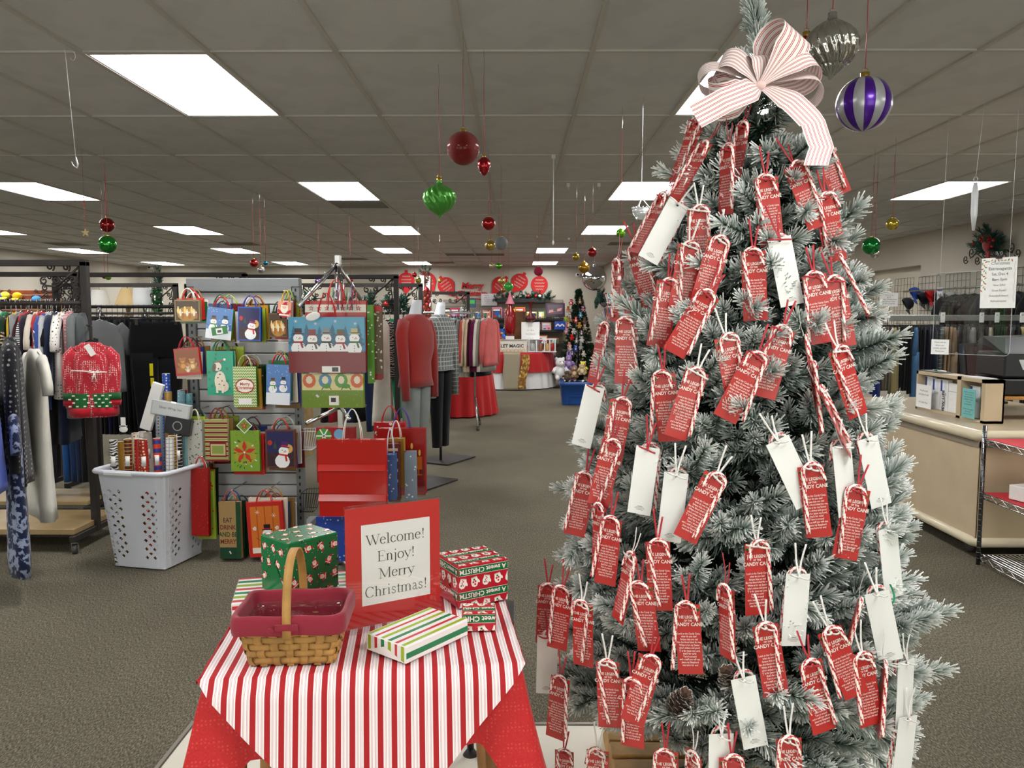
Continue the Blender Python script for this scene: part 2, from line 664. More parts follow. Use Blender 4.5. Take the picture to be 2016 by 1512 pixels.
for k in range(-17, 13):
    x = GX0 + k * GX
    if XL < x < XR:
        mb.box((x, (YB + YF) / 2, CEIL + .004), (.024, YB - YF, .012))
for r_ in range(-7, 15):
    y = GY0 + r_ * GY
    if YF < y < YB:
        mb.box(((XL + XR) / 2, y, CEIL + .0045), (XR - XL, .022, .011))
link('ceiling_grid', mb, mat('ceiling_bars', '#bfbdb6', .5), ceiling)
CT = mat('ceiling_tile', '#cfd0cf', .9, bump=.15, bscale=150, pat='blotch', col2='#cacbca', pscale=3)
# small dark fissures
nt = CT.node_tree
vo = nt.nodes.new('ShaderNodeTexVoronoi'); vo.inputs['Scale'].default_value = 55
tcn = nt.nodes.new('ShaderNodeTexCoord'); nt.links.new(tcn.outputs['Object'], vo.inputs['Vector'])
rr = ramp(nt.nodes, nt.links, vo.outputs['Distance'], 0.10, 0.05)
ns = nt.nodes.new('ShaderNodeTexNoise'); ns.inputs['Scale'].default_value = 30; nt.links.new(tcn.outputs['Object'], ns.inputs['Vector'])
r2 = ramp(nt.nodes, nt.links, ns.outputs['Fac'], 0.55, 0.65)
mu = nt.nodes.new('ShaderNodeMath'); mu.operation = 'MULTIPLY'; nt.links.new(rr, mu.inputs[0]); nt.links.new(r2, mu.inputs[1])
mu2 = nt.nodes.new('ShaderNodeMath'); mu2.operation = 'MULTIPLY'; nt.links.new(mu.outputs[0], mu2.inputs[0]); mu2.inputs[1].default_value = .75
mx = nt.nodes.new('ShaderNodeMix'); mx.data_type = 'RGBA'
bs = nt.nodes['Principled BSDF']
old = bs.inputs['Base Color'].links[0].from_socket
nt.links.new(old, mx.inputs[6]); mx.inputs[7].default_value = (*lin('#7a766c'), 1); nt.links.new(mu2.outputs[0], mx.inputs['Factor'])
nt.links.new(mx.outputs[2], bs.inputs['Base Color'])
tm = MB(); tm.box((0, 0, 0), (GX - .012, GY - .012, .014))
tme = tm.mesh('tile')
cells = []
for c in range(-16, 11):
    for r_ in range(-6, 14):
        x, y = GX0 + (c + .5) * GX, GY0 + (r_ + .5) * GY
        if not (XL - .2 < x < XR + .3 and YF < y < YB + .5) or (c, r_) in lightcells or (c, r_) in ventcells:
            continue
        if x > XRF + .3 and y > YSTEP + .3:
            continue
        cells.append((math.hypot(x, y), c, r_, x, y, abs(x) < .72 * y + .3 and y > 2.4))
vis = sorted(q for q in cells if q[5])[:295]
rest = set(cells) - set(vis)
for q in vis:
    link('tile', tme, CT, ceiling, (q[3], q[4], CEIL + .015 + rnd.uniform(0, .001)), (rnd.uniform(-.0008, .0008), rnd.uniform(-.0015, .0015), 0))
mb = MB()
for q in rest:
    mb.box((q[3], q[4], CEIL + .016), (GX - .012, GY - .012, .014))
link('tile_field', mb, CT, ceiling, kind='stuff')

# light fixtures
DIFF = mat('light_diffuser', '#ffffff', .5, emit=LIGHT_STRENGTH)
FIXM = mat('fixture_frame', '#cfcfca', .4, .2)
fm = MB()
for sx in (-1, 1):
    fm.box((sx * .286, 0, .004), (.018, 1.17, .014), ry=0)
for sy in (-1, 1):
    fm.box((0, sy * .576, .004), (.57, .018, .014))
fme = fm.mesh('frame')
dm = MB(); dm.box((0, 0, 0), (.555, 1.14, .006)); dme = dm.mesh('diffuser')
def lab_light(c, r_):
    col = 'over the gift bags' if c in (-3, -4) else 'over the clothes racks' if c in (-8, -9) else 'over the aisle' if c in (1, 2) else 'over the counter' if c == 7 else 'by the lamp shelves'
    return 'white ceiling light panel %s, %s from the entrance' % (col, ORD[r_ // 3 + 1])


for (c, r_) in sorted(lightcells):
    x, y = GX0 + (c + .5) * GX, GY0 + (r_ + .5) * GY
    if not (XL < x < XR and YF < y < YB):
        continue
    t = thing('ceiling_light', lab_light(c, r_), 'light', (x, y, CEIL + .004), group='ceiling light panels')
    link('frame', fme, FIXM, t)
    link('diffuser', dme, DIFF, t, (0, 0, .004))
# air vents
vm1 = MB()
for i in range(9):
    vm1.box((0, -.26 + i * .065, .002), (.57, .03, .012), rx=.5)
vme = vm1.mesh('slat')
for n_, (c, r_) in enumerate(sorted(ventcells)):
    x, y = GX0 + (c + .5) * GX, GY0 + (r_ + .25) * GY
    if XL < x < XR and y < YB:
        t = thing('ceiling_vent', 'grey slotted air vent in the ceiling, %s counted from the clothes side' % ORD[n_], 'vent', (x, y, CEIL + .006))
        mb = MB(); mb.box((0, 0, .02), (.588, .59, .01)); link('backing', mb, mat('vent_dark', '#5e5a54', .8), t)
        link('slats', vme, mat('vent_grey', '#8c8880', .6), t)
        mb = MB(); mb.box((0, .6, .008), (.588, .59, .014)); link('filler_panel', mb, CT, t)

# shop-front windows behind the camera let daylight in
GLS = mat('window_glass', '#ffffff', .02, trans=1.0, ior=1.1)
WFR = mat('window_frame', '#55585c', .4, .6)
for n_, wx in enumerate((-5.5, -2.0, 1.5, 4.6)):
    wd = thing('window_%d' % (n_ + 1), None, 'window', (wx, YF + .02, 1.35)) if False else link('window_%d' % (n_ + 1), None, loc=(wx, YF + .02, 1.35), kind='structure')
    mb = MB(); mb.box((0, 0, 1.05), (2.6, .06, .08)); mb.box((0, 0, -1.05), (2.6, .06, .08)); mb.box((-1.3, 0, 0), (.08, .06, 2.18)); mb.box((1.3, 0, 0), (.08, .06, 2.18))
    link('window_frame', mb, WFR, wd)
    ld = bpy.data.lights.new('window_daylight', 'AREA')
    ld.shape = 'RECTANGLE'; ld.size = 2.5; ld.size_y = 2.0; ld.energy = WINDOW_POWER; ld.color = (.88, .95, 1.0)
    lo = bpy.data.objects.new('window_daylight', ld); COL.objects.link(lo)
    lo.location = (wx, YF + .08, 1.35); lo.rotation_euler = (PI / 2, 0, PI)
# ================================================================== the small table by the entrance
def stripe_mat(name, stops, period, axis='X', rough=.8, off=0.0):
    """stops: list of (position, colour) inside one period, constant steps"""
    m = bpy.data.materials.new(name)
    m.use_nodes = True
    N, L = m.node_tree.nodes, m.node_tree.links
    b = N['Principled BSDF']; b.inputs['Roughness'].default_value = rough
    tc = N.new('ShaderNodeTexCoord'); sp = N.new('ShaderNodeSeparateXYZ')
    L.new(tc.outputs['Object'], sp.inputs[0])
    a = N.new('ShaderNodeMath'); a.operation = 'MULTIPLY_ADD'; a.inputs[1].default_value = 1 / period; a.inputs[2].default_value = off + 100
    L.new(sp.outputs[axis], a.inputs[0])
    fr = N.new('ShaderNodeMath'); fr.operation = 'FRACT'; L.new(a.outputs[0], fr.inputs[0])
    cr = N.new('ShaderNodeValToRGB'); cr.color_ramp.interpolation = 'CONSTANT'
    e = cr.color_ramp.elements
    e[0].position = 0; e[0].color = (*lin(stops[0][1]), 1)
    e[1].position = stops[1][0]; e[1].color = (*lin(stops[1][1]), 1)
    for p, c in stops[2:]:
        q = e.new(p); q.color = (*lin(c), 1)
    L.new(fr.outputs[0], cr.inputs[0]); L.new(cr.outputs[0], b.inputs['Base Color'])
    n = N.new('ShaderNodeTexNoise'); n.inputs['Scale'].default_value = 400
    L.new(tc.outputs['Object'], n.inputs['Vector'])
    bp = N.new('ShaderNodeBump'); bp.inputs['Strength'].default_value = .15; bp.inputs['Distance'].default_value = .002
    L.new(n.outputs['Fac'], bp.inputs['Height']); L.new(bp.outputs[0], b.inputs['Normal'])
    return m


TW, TD, TZ = .70, .46, .715
TC, TYAW = Vector((-.372, 1.955, 0)), R(7.5)
table = thing('side_table', 'small wooden side table hidden under red and striped cloths', 'table', TC, TYAW)
mb = MB(); mb.rbox((0, 0, TZ - .012), (TW, TD, .022), .004); link('tabletop', mb, WOOD, table)
TLEG = mat('oak_leg', '#9c7040', .45, vary=.15, vscale=15)
for sx in (-1, 1):
    for sy in (-1, 1):
        mb = MB(); mb.tube([(sx * .29, sy * .18, TZ - .024), (sx * .30, sy * .185, .3), (sx * .315, sy * .19, 0)], [.022, .019, .014], 12)
        link('leg', mb, TLEG, table)
mb = MB(); mb.box((0, 0, TZ - .05), (.6, .38, .05)); link('apron', mb, TLEG, table)


def perim(u, w, d):
    """rectangle perimeter starting at the front-left corner going right"""
    P = 2 * (w + d)
    s = (u % 1.0) * P
    if s < w:
        return -w / 2 + s, -d / 2, abs((s / w) * 2 - 1), (0, -1), 0
    s -= w
    if s < d:
        return w / 2, -d / 2 + s, abs((s / d) * 2 - 1), (1, 0), 1
    s -= d
    if s < w:
        return w / 2 - s, d / 2, abs((s / w) * 2 - 1), (0, 1), 2
    s -= w
    return -w / 2, d / 2 - s, abs((s / d) * 2 - 1), (-1, 0), 3


def drape(w, d, z, drop, corner, flare, cflare, nf, amp, nu=240, nv=14, seed=0):
    rg = random.Random(seed)
    ph = [rg.uniform(0, 6.28) for _ in range(4)]

    def fn(u, v):
        x, y, c, nrm, side = perim(u, w, d)
        ck = max(0, (c - .72) / .28) ** 1.5
        # blend the normal towards the diagonal near the corners
        dx, dy = nrm
        l = math.hypot(x / (w / 2), y / (d / 2))
        diag = Vector((x / (w / 2), y / (d / 2), 0)).normalized()
        nv_ = (Vector((dx, dy, 0)) * (1 - ck) + diag * ck).normalized()
        if v < .15:
            k = v / .15
            return (x * (.86 + .14 * k), y * (.86 + .14 * k), z)
        t = (v - .15) / .85
        dr = drop + (corner - drop) * ck
        fold = math.sin(u * 2 * PI * nf + ph[0]) * amp + math.sin(u * 2 * PI * nf * 2.3 + ph[1]) * amp * .4
        out = (flare + (cflare - flare) * ck) * t ** 1.2 + fold * t
        rr_ = .010 * min(1, t * 8)
        return (x + nv_.x * (out + rr_), y + nv_.y * (out + rr_), z - dr * t - .004 * min(1, t * 6) + .006 * math.sin(u * 40 + ph[2]) * t)
    mb = MB()
    mb.grid(fn, nu, nv, thick=.0)
    mb.f = mb.f[::1]
    # close the seam and the top
    top = [fn(i / nu, 0) for i in range(nu)]
    mb.add(top, [tuple(range(nu))])
    return mb


REDC = mat('red_cloth', '#c0161a', .55, bump=.35, bscale=160, sheen=.15, pat='dots', col2='#cf3a36', pscale=110)
mb = drape(TW, TD, TZ + .004, .172, .40, .012, .12, 9, .006, seed=3)
o = link('tablecloth', mb, REDC, loc=TC, rot=(0, 0, TYAW))
tag(o, 'red tablecloth with fine woven dots draped over the small table', 'tablecloth')

STR = [(0, '#ad141d'), (.41, '#f1ecee'), (.53, '#b8404a'), (.55, '#f1ecee'), (.60, '#b8404a'), (.62, '#f1ecee'), (.79, '#b8404a'), (.81, '#f1ecee'), (.86, '#b8404a'), (.88, '#f1ecee')]
STRIPEM = stripe_mat('striped_cloth', STR, .0305, 'X', .8, .1)
HW, HD = TW / 2 + .008, TD / 2 + .008


def topper(u, v):
    # u across, v from the back edge over the front fold down to the point
    if v < .5:
        y = HD - (v / .5) * (2 * HD)
        x = (u * 2 - 1) * (HW + .002)
        return (x, y, TZ + .0085 + .0012 * math.sin(x * 40 + y * 20))
    t = (v - .5) / .5
    half = (HW + .006) * (1 - t) + .001
    x = (u * 2 - 1) * half
    r_ = min(1, t * 12)
    y = -HD - .022 * r_ - .085 * t + .010 * math.sin(x * 26 + 1) * t + .005 * math.sin(x * 55) * t
    return (x, y, TZ + .0085 - .40 * t)


mb = MB(); mb.grid(topper, 60, 80)
# side flaps
for sx in (-1, 1):
    mb.grid(lambda u, v: (sx * (HW + .002 + .006 * min(1, v * 3)), (HD - u * 2 * HD), TZ + .0085 - v * .012 - .002 * math.sin(u * 30)), 20, 3)
o = link('table_topper', mb, STRIPEM, loc=TC, rot=(0, 0, TYAW))
tag(o, 'white and red striped topper hanging in a point over the red tablecloth', 'tablecloth')

# black furniture foot behind the table
t = thing('display_stand', 'short black stand with a round foot behind the cloth covered table', 'stand', (-.16, 2.62, 0))
mb = MB(); mb.lathe([(.001, .0), (.026, 0), (.028, .008), (.022, .016), (.012, .03)], 16, cap=True); link('foot', mb, BLACKM, t)
mb = MB(); mb.cyl((0, 0, .03), (0, 0, .5), .012); link('post', mb, BLACKM, t)
mb = MB(); mb.box((0, 0, .51), (.3, .2, .02)); link('top_plate', mb, BLACKM, t)


# ------------------------------------------------------------------ gift boxes
def faceM(w, d, h):
    T, E = Matrix.Translation, Euler
    return {'front': T((0, -d / 2, h / 2)), 'right': T((w / 2, 0, h / 2)) @ E((0, 0, PI / 2)).to_matrix().to_4x4(),
            'left': T((-w / 2, 0, h / 2)) @ E((0, 0, -PI / 2)).to_matrix().to_4x4(),
            'top': T((0, 0, h)) @ E((-PI / 2, 0, 0)).to_matrix().to_4x4()}


def clip_poly(pts, x0, z0, x1, z1):
    for ax, lim, sg in ((0, x0, 1), (0, x1, -1), (1, z0, 1), (1, z1, -1)):
        out = []
        for i in range(len(pts)):
            a, b = pts[i], pts[(i + 1) % len(pts)]
            ia, ib = (a[ax] - lim) * sg >= 0, (b[ax] - lim) * sg >= 0
            if ia:
                out.append(a)
            if ia != ib:
                k = (lim - a[ax]) / (b[ax] - a[ax])
                out.append((a[0] + (b[0] - a[0]) * k, a[1] + (b[1] - a[1]) * k))
        pts = out
        if len(pts) < 3:
            return None
    return pts


class ClipArt(Art):
    """art cut off at the edges of a face and drawn at an angle"""
    def __init__(s, M, w, h):
        super().__init__(M, .00006); s.w, s.h = w / 2, h / 2; s.o = (0, 0); s.a = 0; s.k = 1.0; s.reset = False

    def at(s, x, z, a, k):
        s.o = (x, z); s.a = a; s.k = k
        if s.reset:
            s.y = 0
        return s

    def _p(s, pts, col):
        ca, sa = math.cos(s.a), math.sin(s.a)
        q = [(s.o[0] + s.k * (ca * p[0] - sa * p[1]), s.o[1] + s.k * (sa * p[0] + ca * p[1])) for p in pts]
        q = clip_poly(q, -s.w, -s.h, s.w, s.h)
        if q:
            Art._p(s, q, col)


def santa(a):
    a.line(-.25, -.5, -.25, -.85, .12, '#1a1a1a'); a.line(.2, -.5, .2, -.85, .12, '#1a1a1a')
    a.ell(-.28, -.85, .14, .07, '#1a1a1a', 8); a.ell(.24, -.85, .14, .07, '#1a1a1a', 8)
    a.ell(0, -.25, .48, .42, '#c4222a')
    a.rect(-.46, -.5, .46, -.36, '#f4efe6')
    a.ell(-.5, -.1, .13, .2, '#c4222a', 8, .5); a.ell(.5, -.1, .13, .2, '#c4222a', 8, -.5)
    a.rect(-.08, -.3, .08, -.2, '#e8c53c')
    a.ell(0, .15, .36, .42, '#f4efe6')
    a.ell(0, .3, .22, .17, '#f2c6a0')
    a.poly([(-.32, .42), (.32, .42), (.2, .72), (.42, .88), (.1, .85)], '#c4222a')
    a.rect(-.34, .38, .34, .5, '#f4efe6'); a.ell(.44, .88, .09, None, '#f4efe6', 8)
    a.ell(-.08, .3, .025, None, '#222222', 6); a.ell(.08, .3, .025, None, '#222222', 6)


def mitten(a, n=0):
    a.poly([(-.34, -.5), (.34, -.5), (.34, -.3), (.44, .1), (.38, .42), (.1, .6), (-.2, .52), (-.36, .2), (-.56, .28), (-.6, .1), (-.4, -.2)], '#f2ede6')
    if n % 2:
        for (x, z, c) in ((0, .3, '#c4222a'), (-.1, 0, '#c4222a'), (.16, .02, '#c4222a'), (.02, -.22, '#1d7a45')):
            a.ell(x, z, .12, None, c, 8)
    else:
        a.pline([(-.15, .3), (.15, 0), (-.1, -.2), (.15, -.35)], .08, '#c4222a')
        a.ell(.15, .25, .1, None, '#1d7a45', 8)
    a.rect(-.34, -.5, .34, -.4, '#c9c2b8')


def gift(label, w, d, h, loc, rz, base, deco, tilt=(0, 0), rough=.35):
    g = thing('gift_box', label, 'gift', loc, group='wrapped gifts on the table', rot=(tilt[0], tilt[1], rz))
    mb = MB(); mb.rbox((0, 0, h / 2), (w, d, h), .003, col=base)
    link('box', mb, VGLOSS, g)
    F = faceM(w, d, h)
    mb = MB()
    for nm, (fw, fh) in (('front', (w, d and h)), ('right', (d, h)), ('left', (d, h)), ('top', (w, d))):
        a = ClipArt(F[nm], fw - .004, fh - .004)
        a.reset = True
        deco(a, nm, fw, fh)
        o_ = len(mb.v)
        mb.v.extend(a.mb.v)
        mb.f.extend([[i + o_ for i in f] for f in a.mb.f]); mb.c.extend(a.mb.c); mb.s.extend(a.mb.s); mb.mi.extend(a.mb.mi)
    link('printed_paper', mb, VGLOSS, g)
    mb = MB()
    if w > .1:   # folded end flaps
        for s_ in (-1, 1):
            M_ = F['left'] if s_ < 0 else F['right']
            mb = MB(); mb.add([(-d / 2 + .003, -.0012, -h / 2 + .003), (d / 2 - .003, -.0012, -h / 2 + .003), (0, -.002, h * .12)], [(0, 1, 2)], base, M=M_)
            link('end_flap', mb, VGLOSS, g)
    return g


def deco_santa(a, nm, fw, fh):
    rg = random.Random(nm)
    s_ = .041
    k = 0
    for i in range(-1, int(fw / s_) + 2):
        for j in range(-1, int(fh / s_) + 2):
            x, z = -fw / 2 + i * s_ + (j % 2) * s_ / 2, -fh / 2 + j * s_
            a.at(x + rg.uniform(-.003, .003), z + rg.uniform(-.003, .003), rg.uniform(-2.6, 2.6), .0175)
            santa(a)
            for _ in range(4):
                a.at(x + rg.uniform(-.017, .017), z + rg.uniform(-.017, .017), 0, 1)
                a.ell(0, 0, .0009, None, '#eef2ea', 6)


def deco_mitten(a, nm, fw, fh):
    z = -fh / 2 - .022
    while z < fh / 2 + .02:
        for i in range(-1, int(fw / .036) + 2):
            a.at(-fw / 2 + i * .036 + .014, z + .024, PI + (.2 if i % 2 else -.15), .026)
            mitten(a, i)
        a.at(0, 0, 0, 1)
        a.rect(-fw / 2, z + .0435, fw / 2, z + .0445, '#eae6dc')
        a.rect(-fw / 2, z + .0445, fw / 2, z + .0655, '#17703f')
        a.rect(-fw / 2, z + .0655, fw / 2, z + .0665, '#eae6dc')
        a.at(.01, z + .0615, PI, 1)
        me = textmesh('HAVE A sweet CHRISTMAS!', 'CENTER', .02)
        for f in me[1]:
            a.y = -.0016
            a._p([(me[0][i][0] * .0185, me[0][i][1] * .0185) for i in f], '#f0ece4')
        z += .067


def deco_stripes(cols_, pitch, along='u'):
    def f(a, nm, fw, fh):
        a.at(0, 0, 0, 1)
        if nm == 'top':
            z = -fh / 2 + .006
            i = 0
            while z < fh / 2:
                c, wd = cols_[i % len(cols_)]
                a.y = 0; a.rect(-fw / 2, z, fw / 2, z + wd, c)
                z += wd + pitch; i += 1
        elif nm == 'front':
            a.rect(-fw / 2, -fh / 2 + .012, fw / 2, -fh / 2 + .026, cols_[2][0])
            a.rect(-fw / 2, -fh / 2 + .04, fw / 2, -fh / 2 + .05, cols_[0][0])
        else:
            x = -fw / 2 + .006
            i = 0
            while x < fw / 2:
                c, wd = cols_[i % len(cols_)]
                a.y = 0; a.rect(x, -fh / 2, x + wd, fh / 2, c)
                x += wd + pitch; i += 1
    return f


SC1 = [('#c8303c', .009), ('#8fae22', .010), ('#11804e', .010), ('#8fae22', .009)]
gift('long box wrapped in white paper with red, lime and green stripes, under the green gift', .30, .20, .058, (-.612, 2.105, TZ + .012), R(14), '#f1efec', deco_stripes([('#c8303c', .016), ('#8fae22', .018), ('#11804e', .018)], .013))
gift('tall green gift wrapped in Santa print paper, on top of the striped box', .155, .135, .150, (-.588, 2.095, TZ + .0705), R(48), '#14703f', deco_santa)
gift('red gift box printed with mittens and green CHRISTMAS bands, behind the welcome sign', .155, .145, .118, (-.128, 2.190, TZ + .012), R(30), '#b81a2c', deco_mitten)
gift('small red mitten print gift half hidden by the flat striped gift', .085, .075, .046, (-.098, 1.975, TZ + .012), R(4), '#b81a2c', deco_mitten)
gift('flat white gift with lime, red and green stripes lying before the sign', .215, .134, .042, (-.240, 1.870, TZ + .012), R(52), '#f3f1ee', deco_stripes([('#9bb520', .0105), ('#c8303c', .0095), ('#128050', .0115), ('#9bb520', .0105), ('#c8303c', .008)], .0125))


# ------------------------------------------------------------------ welcome sign, serif letters drawn stroke by stroke
def arc(cx, cz, rx, rz, a0, a1, n=14):
    return [(cx + rx * math.cos(R(a0 + (a1 - a0) * i / n)), cz + rz * math.sin(R(a0 + (a1 - a0) * i / n))) for i in range(n + 1)]


TH, TN = .075, .024
GL = {
    'W': (.92, [([(.05, .66), (.29, 0)], TH), ([(.29, 0), (.48, .6)], TN), ([(.42, .66), (.66, 0)], TH), ([(.66, 0), (.87, .66)], TN)], [(.05, .66), (.44, .66), (.87, .66)]),
    'e': (.44, [([(.06, .25), (.38, .25)], TN), (arc(.22, .22, .165, .225, 8, 325), 0)], []),
    'l': (.27, [([(.13, 0), (.13, .68)], TH)], [(.13, 0), (.09, .67, .09)]),
    'c': (.43, [(arc(.22, .22, .165, .225, 40, 325), 0), ([(.34, .36), (.35, .34)], .07)], []),
    'o': (.49, [(arc(.24, .22, .19, .225, 0, 360, 20), 0)], []),
    'm': (.78, [([(.11, 0), (.11, .43)], TH), (arc(.24, .30, .14, .14, 160, 0, 8) + [(.38, 0)], 0), (arc(.52, .30, .14, .14, 160, 0, 8) + [(.66, 0)], 0)], [(.11, 0), (.38, 0), (.66, 0), (.08, .42, .08)]),
    'n': (.50, [([(.11, 0), (.11, .43)], TH), (arc(.24, .30, .14, .14, 160, 0, 8) + [(.38, 0)], 0)], [(.11, 0), (.38, 0), (.08, .42, .08)]),
    'h': (.50, [([(.11, 0), (.11, .68)], TH), (arc(.24, .30, .14, .14, 160, 0, 8) + [(.38, 0)], 0)], [(.11, 0), (.38, 0), (.08, .67, .08)]),
    'E': (.61, [([(.15, 0), (.15, .66)], TH), ([(.04, .66), (.52, .66), (.53, .55)], TN), ([(.15, .35), (.40, .35), (.40, .42)], TN), ([(.40, .35), (.40, .28)], TN), ([(.04, 0), (.54, 0), (.57, .13)], TN)], []),
    'j': (.27, [([(.15, .43), (.15, -.08)] + arc(.05, -.08, .10, .11, 0, -110, 6), 0), ([(.145, .60), (.145, .67)], TH)], [(.12, .42, .08)]),
    'y': (.46, [([(.05, .43), (.25, .01)], TH), ([(.42, .43), (.20, -.13), (.13, -.20), (.05, -.17)], TN)], [(.05, .43), (.41, .43)]),
    'M': (.88, [([(.13, 0), (.13, .66)], TN), ([(.13, .66), (.43, .04)], TH), ([(.43, .04), (.73, .66)], TN), ([(.74, 0), (.74, .66)], TH)], [(.13, 0), (.74, 0), (.09, .66, .1), (.78, .66, .1)]),
    'r': (.34, [([(.11, 0), (.11, .43)], TH), (arc(.24, .26, .13, .15, 160, 60, 6), 0), ([(.28, .40), (.30, .37)], .06)], [(.11, 0), (.08, .42, .08)]),
    'C': (.66, [(arc(.35, .33, .28, .345, 38, 322, 20), 0), ([(.575, .66), (.575, .48)], TN)], []),
    'i': (.27, [([(.13, 0), (.13, .43)], TH), ([(.125, .60), (.125, .67)], TH)], [(.13, 0), (.10, .42, .08)]),
    's': (.38, [([(.30, .33), (.28, .40), (.20, .44), (.10, .41), (.07, .33), (.12, .26), (.24, .20), (.31, .12), (.27, .03), (.17, -.005), (.08, .03), (.06, .12)], .045)], []),
    't': (.28, [([(.13, .55), (.13, .08)] + arc(.20, .08, .07, .09, 180, 300, 5), 0), ([(.02, .43), (.25, .43)], TN)], []),
    'a': (.44, [([(.08, .34), (.10, .41), (.19, .44), (.28, .40), (.30, .32), (.30, .06), (.36, .01), (.41, .05)], .05), ([(.30, .27), (.14, .20), (.07, .11), (.11, .02), (.19, .01), (.30, .08)], .045)], []),
    '!': (.32, [([(.15, .66), (.15, .46)], .085), ([(.15, .47), (.15, .20)], .04), ([(.15, -.005), (.15, .075)], TH)], []),
}


def serif_text(a, txt, cx, z, size, col, kern=0.0):
    w = sum(GL[ch][0] + kern for ch in txt) * size
    x = cx - w / 2
    for ch in txt:
        adv, strokes, serifs = GL[ch]
        for pts, wd in strokes:
            k = len(pts)
            Lp, Rp = [], []
            for i, p in enumerate(pts):
                q0, q1 = pts[max(0, i - 1)], pts[min(k - 1, i + 1)]
                dx, dz = q1[0] - q0[0], q1[1] - q0[1]
                l = math.hypot(dx, dz) or 1
                ww = wd if wd else TN + (TH - TN) * (abs(dz) / l) ** 1.6
                if wd and wd > .05 and k == 2:
                    nx, nz = ww / 2, 0
                    if abs(dz) < abs(dx):
                        nx, nz = 0, ww / 2
                    if dz < 0:
                        nx = -nx
                    nx, nz = -nx, nz
                else:
                    nx, nz = -dz / l * ww / 2, dx / l * ww / 2
                Lp.append((x + (p[0] + nx) * size, z + (p[1] + nz) * size)); Rp.append((x + (p[0] - nx) * size, z + (p[1] - nz) * size))
            a.y -= a.step
            vs = [(q[0], a.y, q[1]) for q in Lp + Rp]
            a.mb.add(vs, [(i, i + 1, k + i + 1, k + i) for i in range(k - 1)], col, False, a.M)
            a.y += a.step
        for s_ in serifs:
            sx, sz = s_[0], s_[1]
            hw = s_[2] if len(s_) > 2 else .10
            a.rect(x + (sx - hw) * size, z + (sz - TN / 2) * size, x + (sx + (hw if len(s_) == 2 else .03)) * size, z + (sz + TN / 2) * size, col)
            a.y += a.step
        x += (adv + kern) * size


SW, SH = .258, .315
sign = thing('welcome_sign', 'clear acrylic stand holding a red welcome sign with printed white page', 'sign', (-.318, 2.003, TZ + .011), R(30))
ACR = glass('clear_acrylic', .15)
mb = MB(); mb.box((0, -.003, SH / 2), (SW + .004, .002, SH)); mb.box((0, .003, SH / 2), (SW + .004, .002, SH)); mb.box((0, 0, SH + .001), (SW + .004, .008, .006))
link('acrylic_sleeve', mb, ACR, sign)
mb = MB(); mb.box((0, -.0, .0018), (SW + .004, .07, .003)); link('acrylic_foot', mb, ACR, sign)
mb = MB(); mb.box((0, 0, SH / 2), (SW, .0015, SH - .006)); link('red_card', mb, mat('red_card', '#cc2a26', .5), sign)
a = Art(Matrix.Translation((.006, -.0012, 0)))
a.rect(-.094, .057, .094, .267, '#f1f2ee')
for txt, z in (('Welcome!', .213), ('Enjoy!', .168), ('Merry', .123), ('Christmas!', .078)):
    a.y = -.0005
    serif_text(a, txt, .0, z, .0395, '#4a4d45', .005)
link('printed_page', a, mat('printed_page', None, .6), sign)

# ------------------------------------------------------------------ woven basket
bask = thing('woven_basket', 'woven wood basket with a burgundy fabric liner and tall arched handle', 'basket', (-.520, 1.806, TZ + .011), R(4))
BWM = mat('basket_splint', '#b08548', .5, vary=.22, vscale=14, bump=.2, bscale=60)


def rrect(t, w, d, r):
    """rounded rectangle point for t in 0..1, starting mid-front"""
    P = 2 * (w + d)
    s = ((t + .0) % 1) * P
    x, y, _, _, side = perim(((s + w / 2) % P) / P, w, d)
    # pull the corners in
    cx, cy = max(-w / 2 + r, min(w / 2 - r, x)), max(-d / 2 + r, min(d / 2 - r, y))
    v = Vector((x - cx, y - cy, 0))
    if v.length > 1e-9 and abs(x - cx) > 1e-9 and abs(y - cy) > 1e-9:
        v = v.normalized() * r
        return (cx + v.x, cy + v.y)
    if v.length > r:
        v = v.normalized() * r
    return (cx + v.x, cy + v.y)


def bsize(z):
    k = z / .115
    return .196 + .048 * k, .128 + .052 * k


NST = 22
for k in range(5):
    z0 = .006 + k * .0172
    w_, d_ = bsize(z0)
    n = NST * 8

    def band(u, v, w_=w_, d_=d_, z0=z0, k=k):
        x, y = rrect(u, w_, d_, .022)
        wv = .0030 * math.cos(u * NST * PI + (k % 2) * PI)
        l = math.hypot(x, y)
        bulge = .0012 * math.sin(v * PI)
        f = 1 + (wv + bulge) / l
        return (x * f, y * f, z0 + v * .0152)
    mb = MB(); mb.grid(band, n, 3, thick=.0016)
    link('band', mb, BWM, bask)
for i in range(NST):
    u = (i + .0) / NST
    pts = []
    mb = MB()

    def st(a_, v, u=u):
        z = v * .108
        w_, d_ = bsize(z)
        x, y = rrect(u + (a_ - .5) * .024, w_, d_, .022)
        wv = .0028 * math.cos((z - .013) / .0172 * PI) * (1 if i % 2 else -1)
        l = math.hypot(x, y)
        f = 1 + wv / l
        return (x * f, y * f, z)
    mb.grid(st, 3, 26, thick=.0012)
    link('stake', mb, BWM, bask)
mb = MB(); mb.rbox((0, 0, .004), (.19, .122, .005), .002); link('base', mb, BWM, bask)
LINER = mat('burgundy_liner', '#8e1f33', .85, bump=.25, bscale=300, sheen=.2)


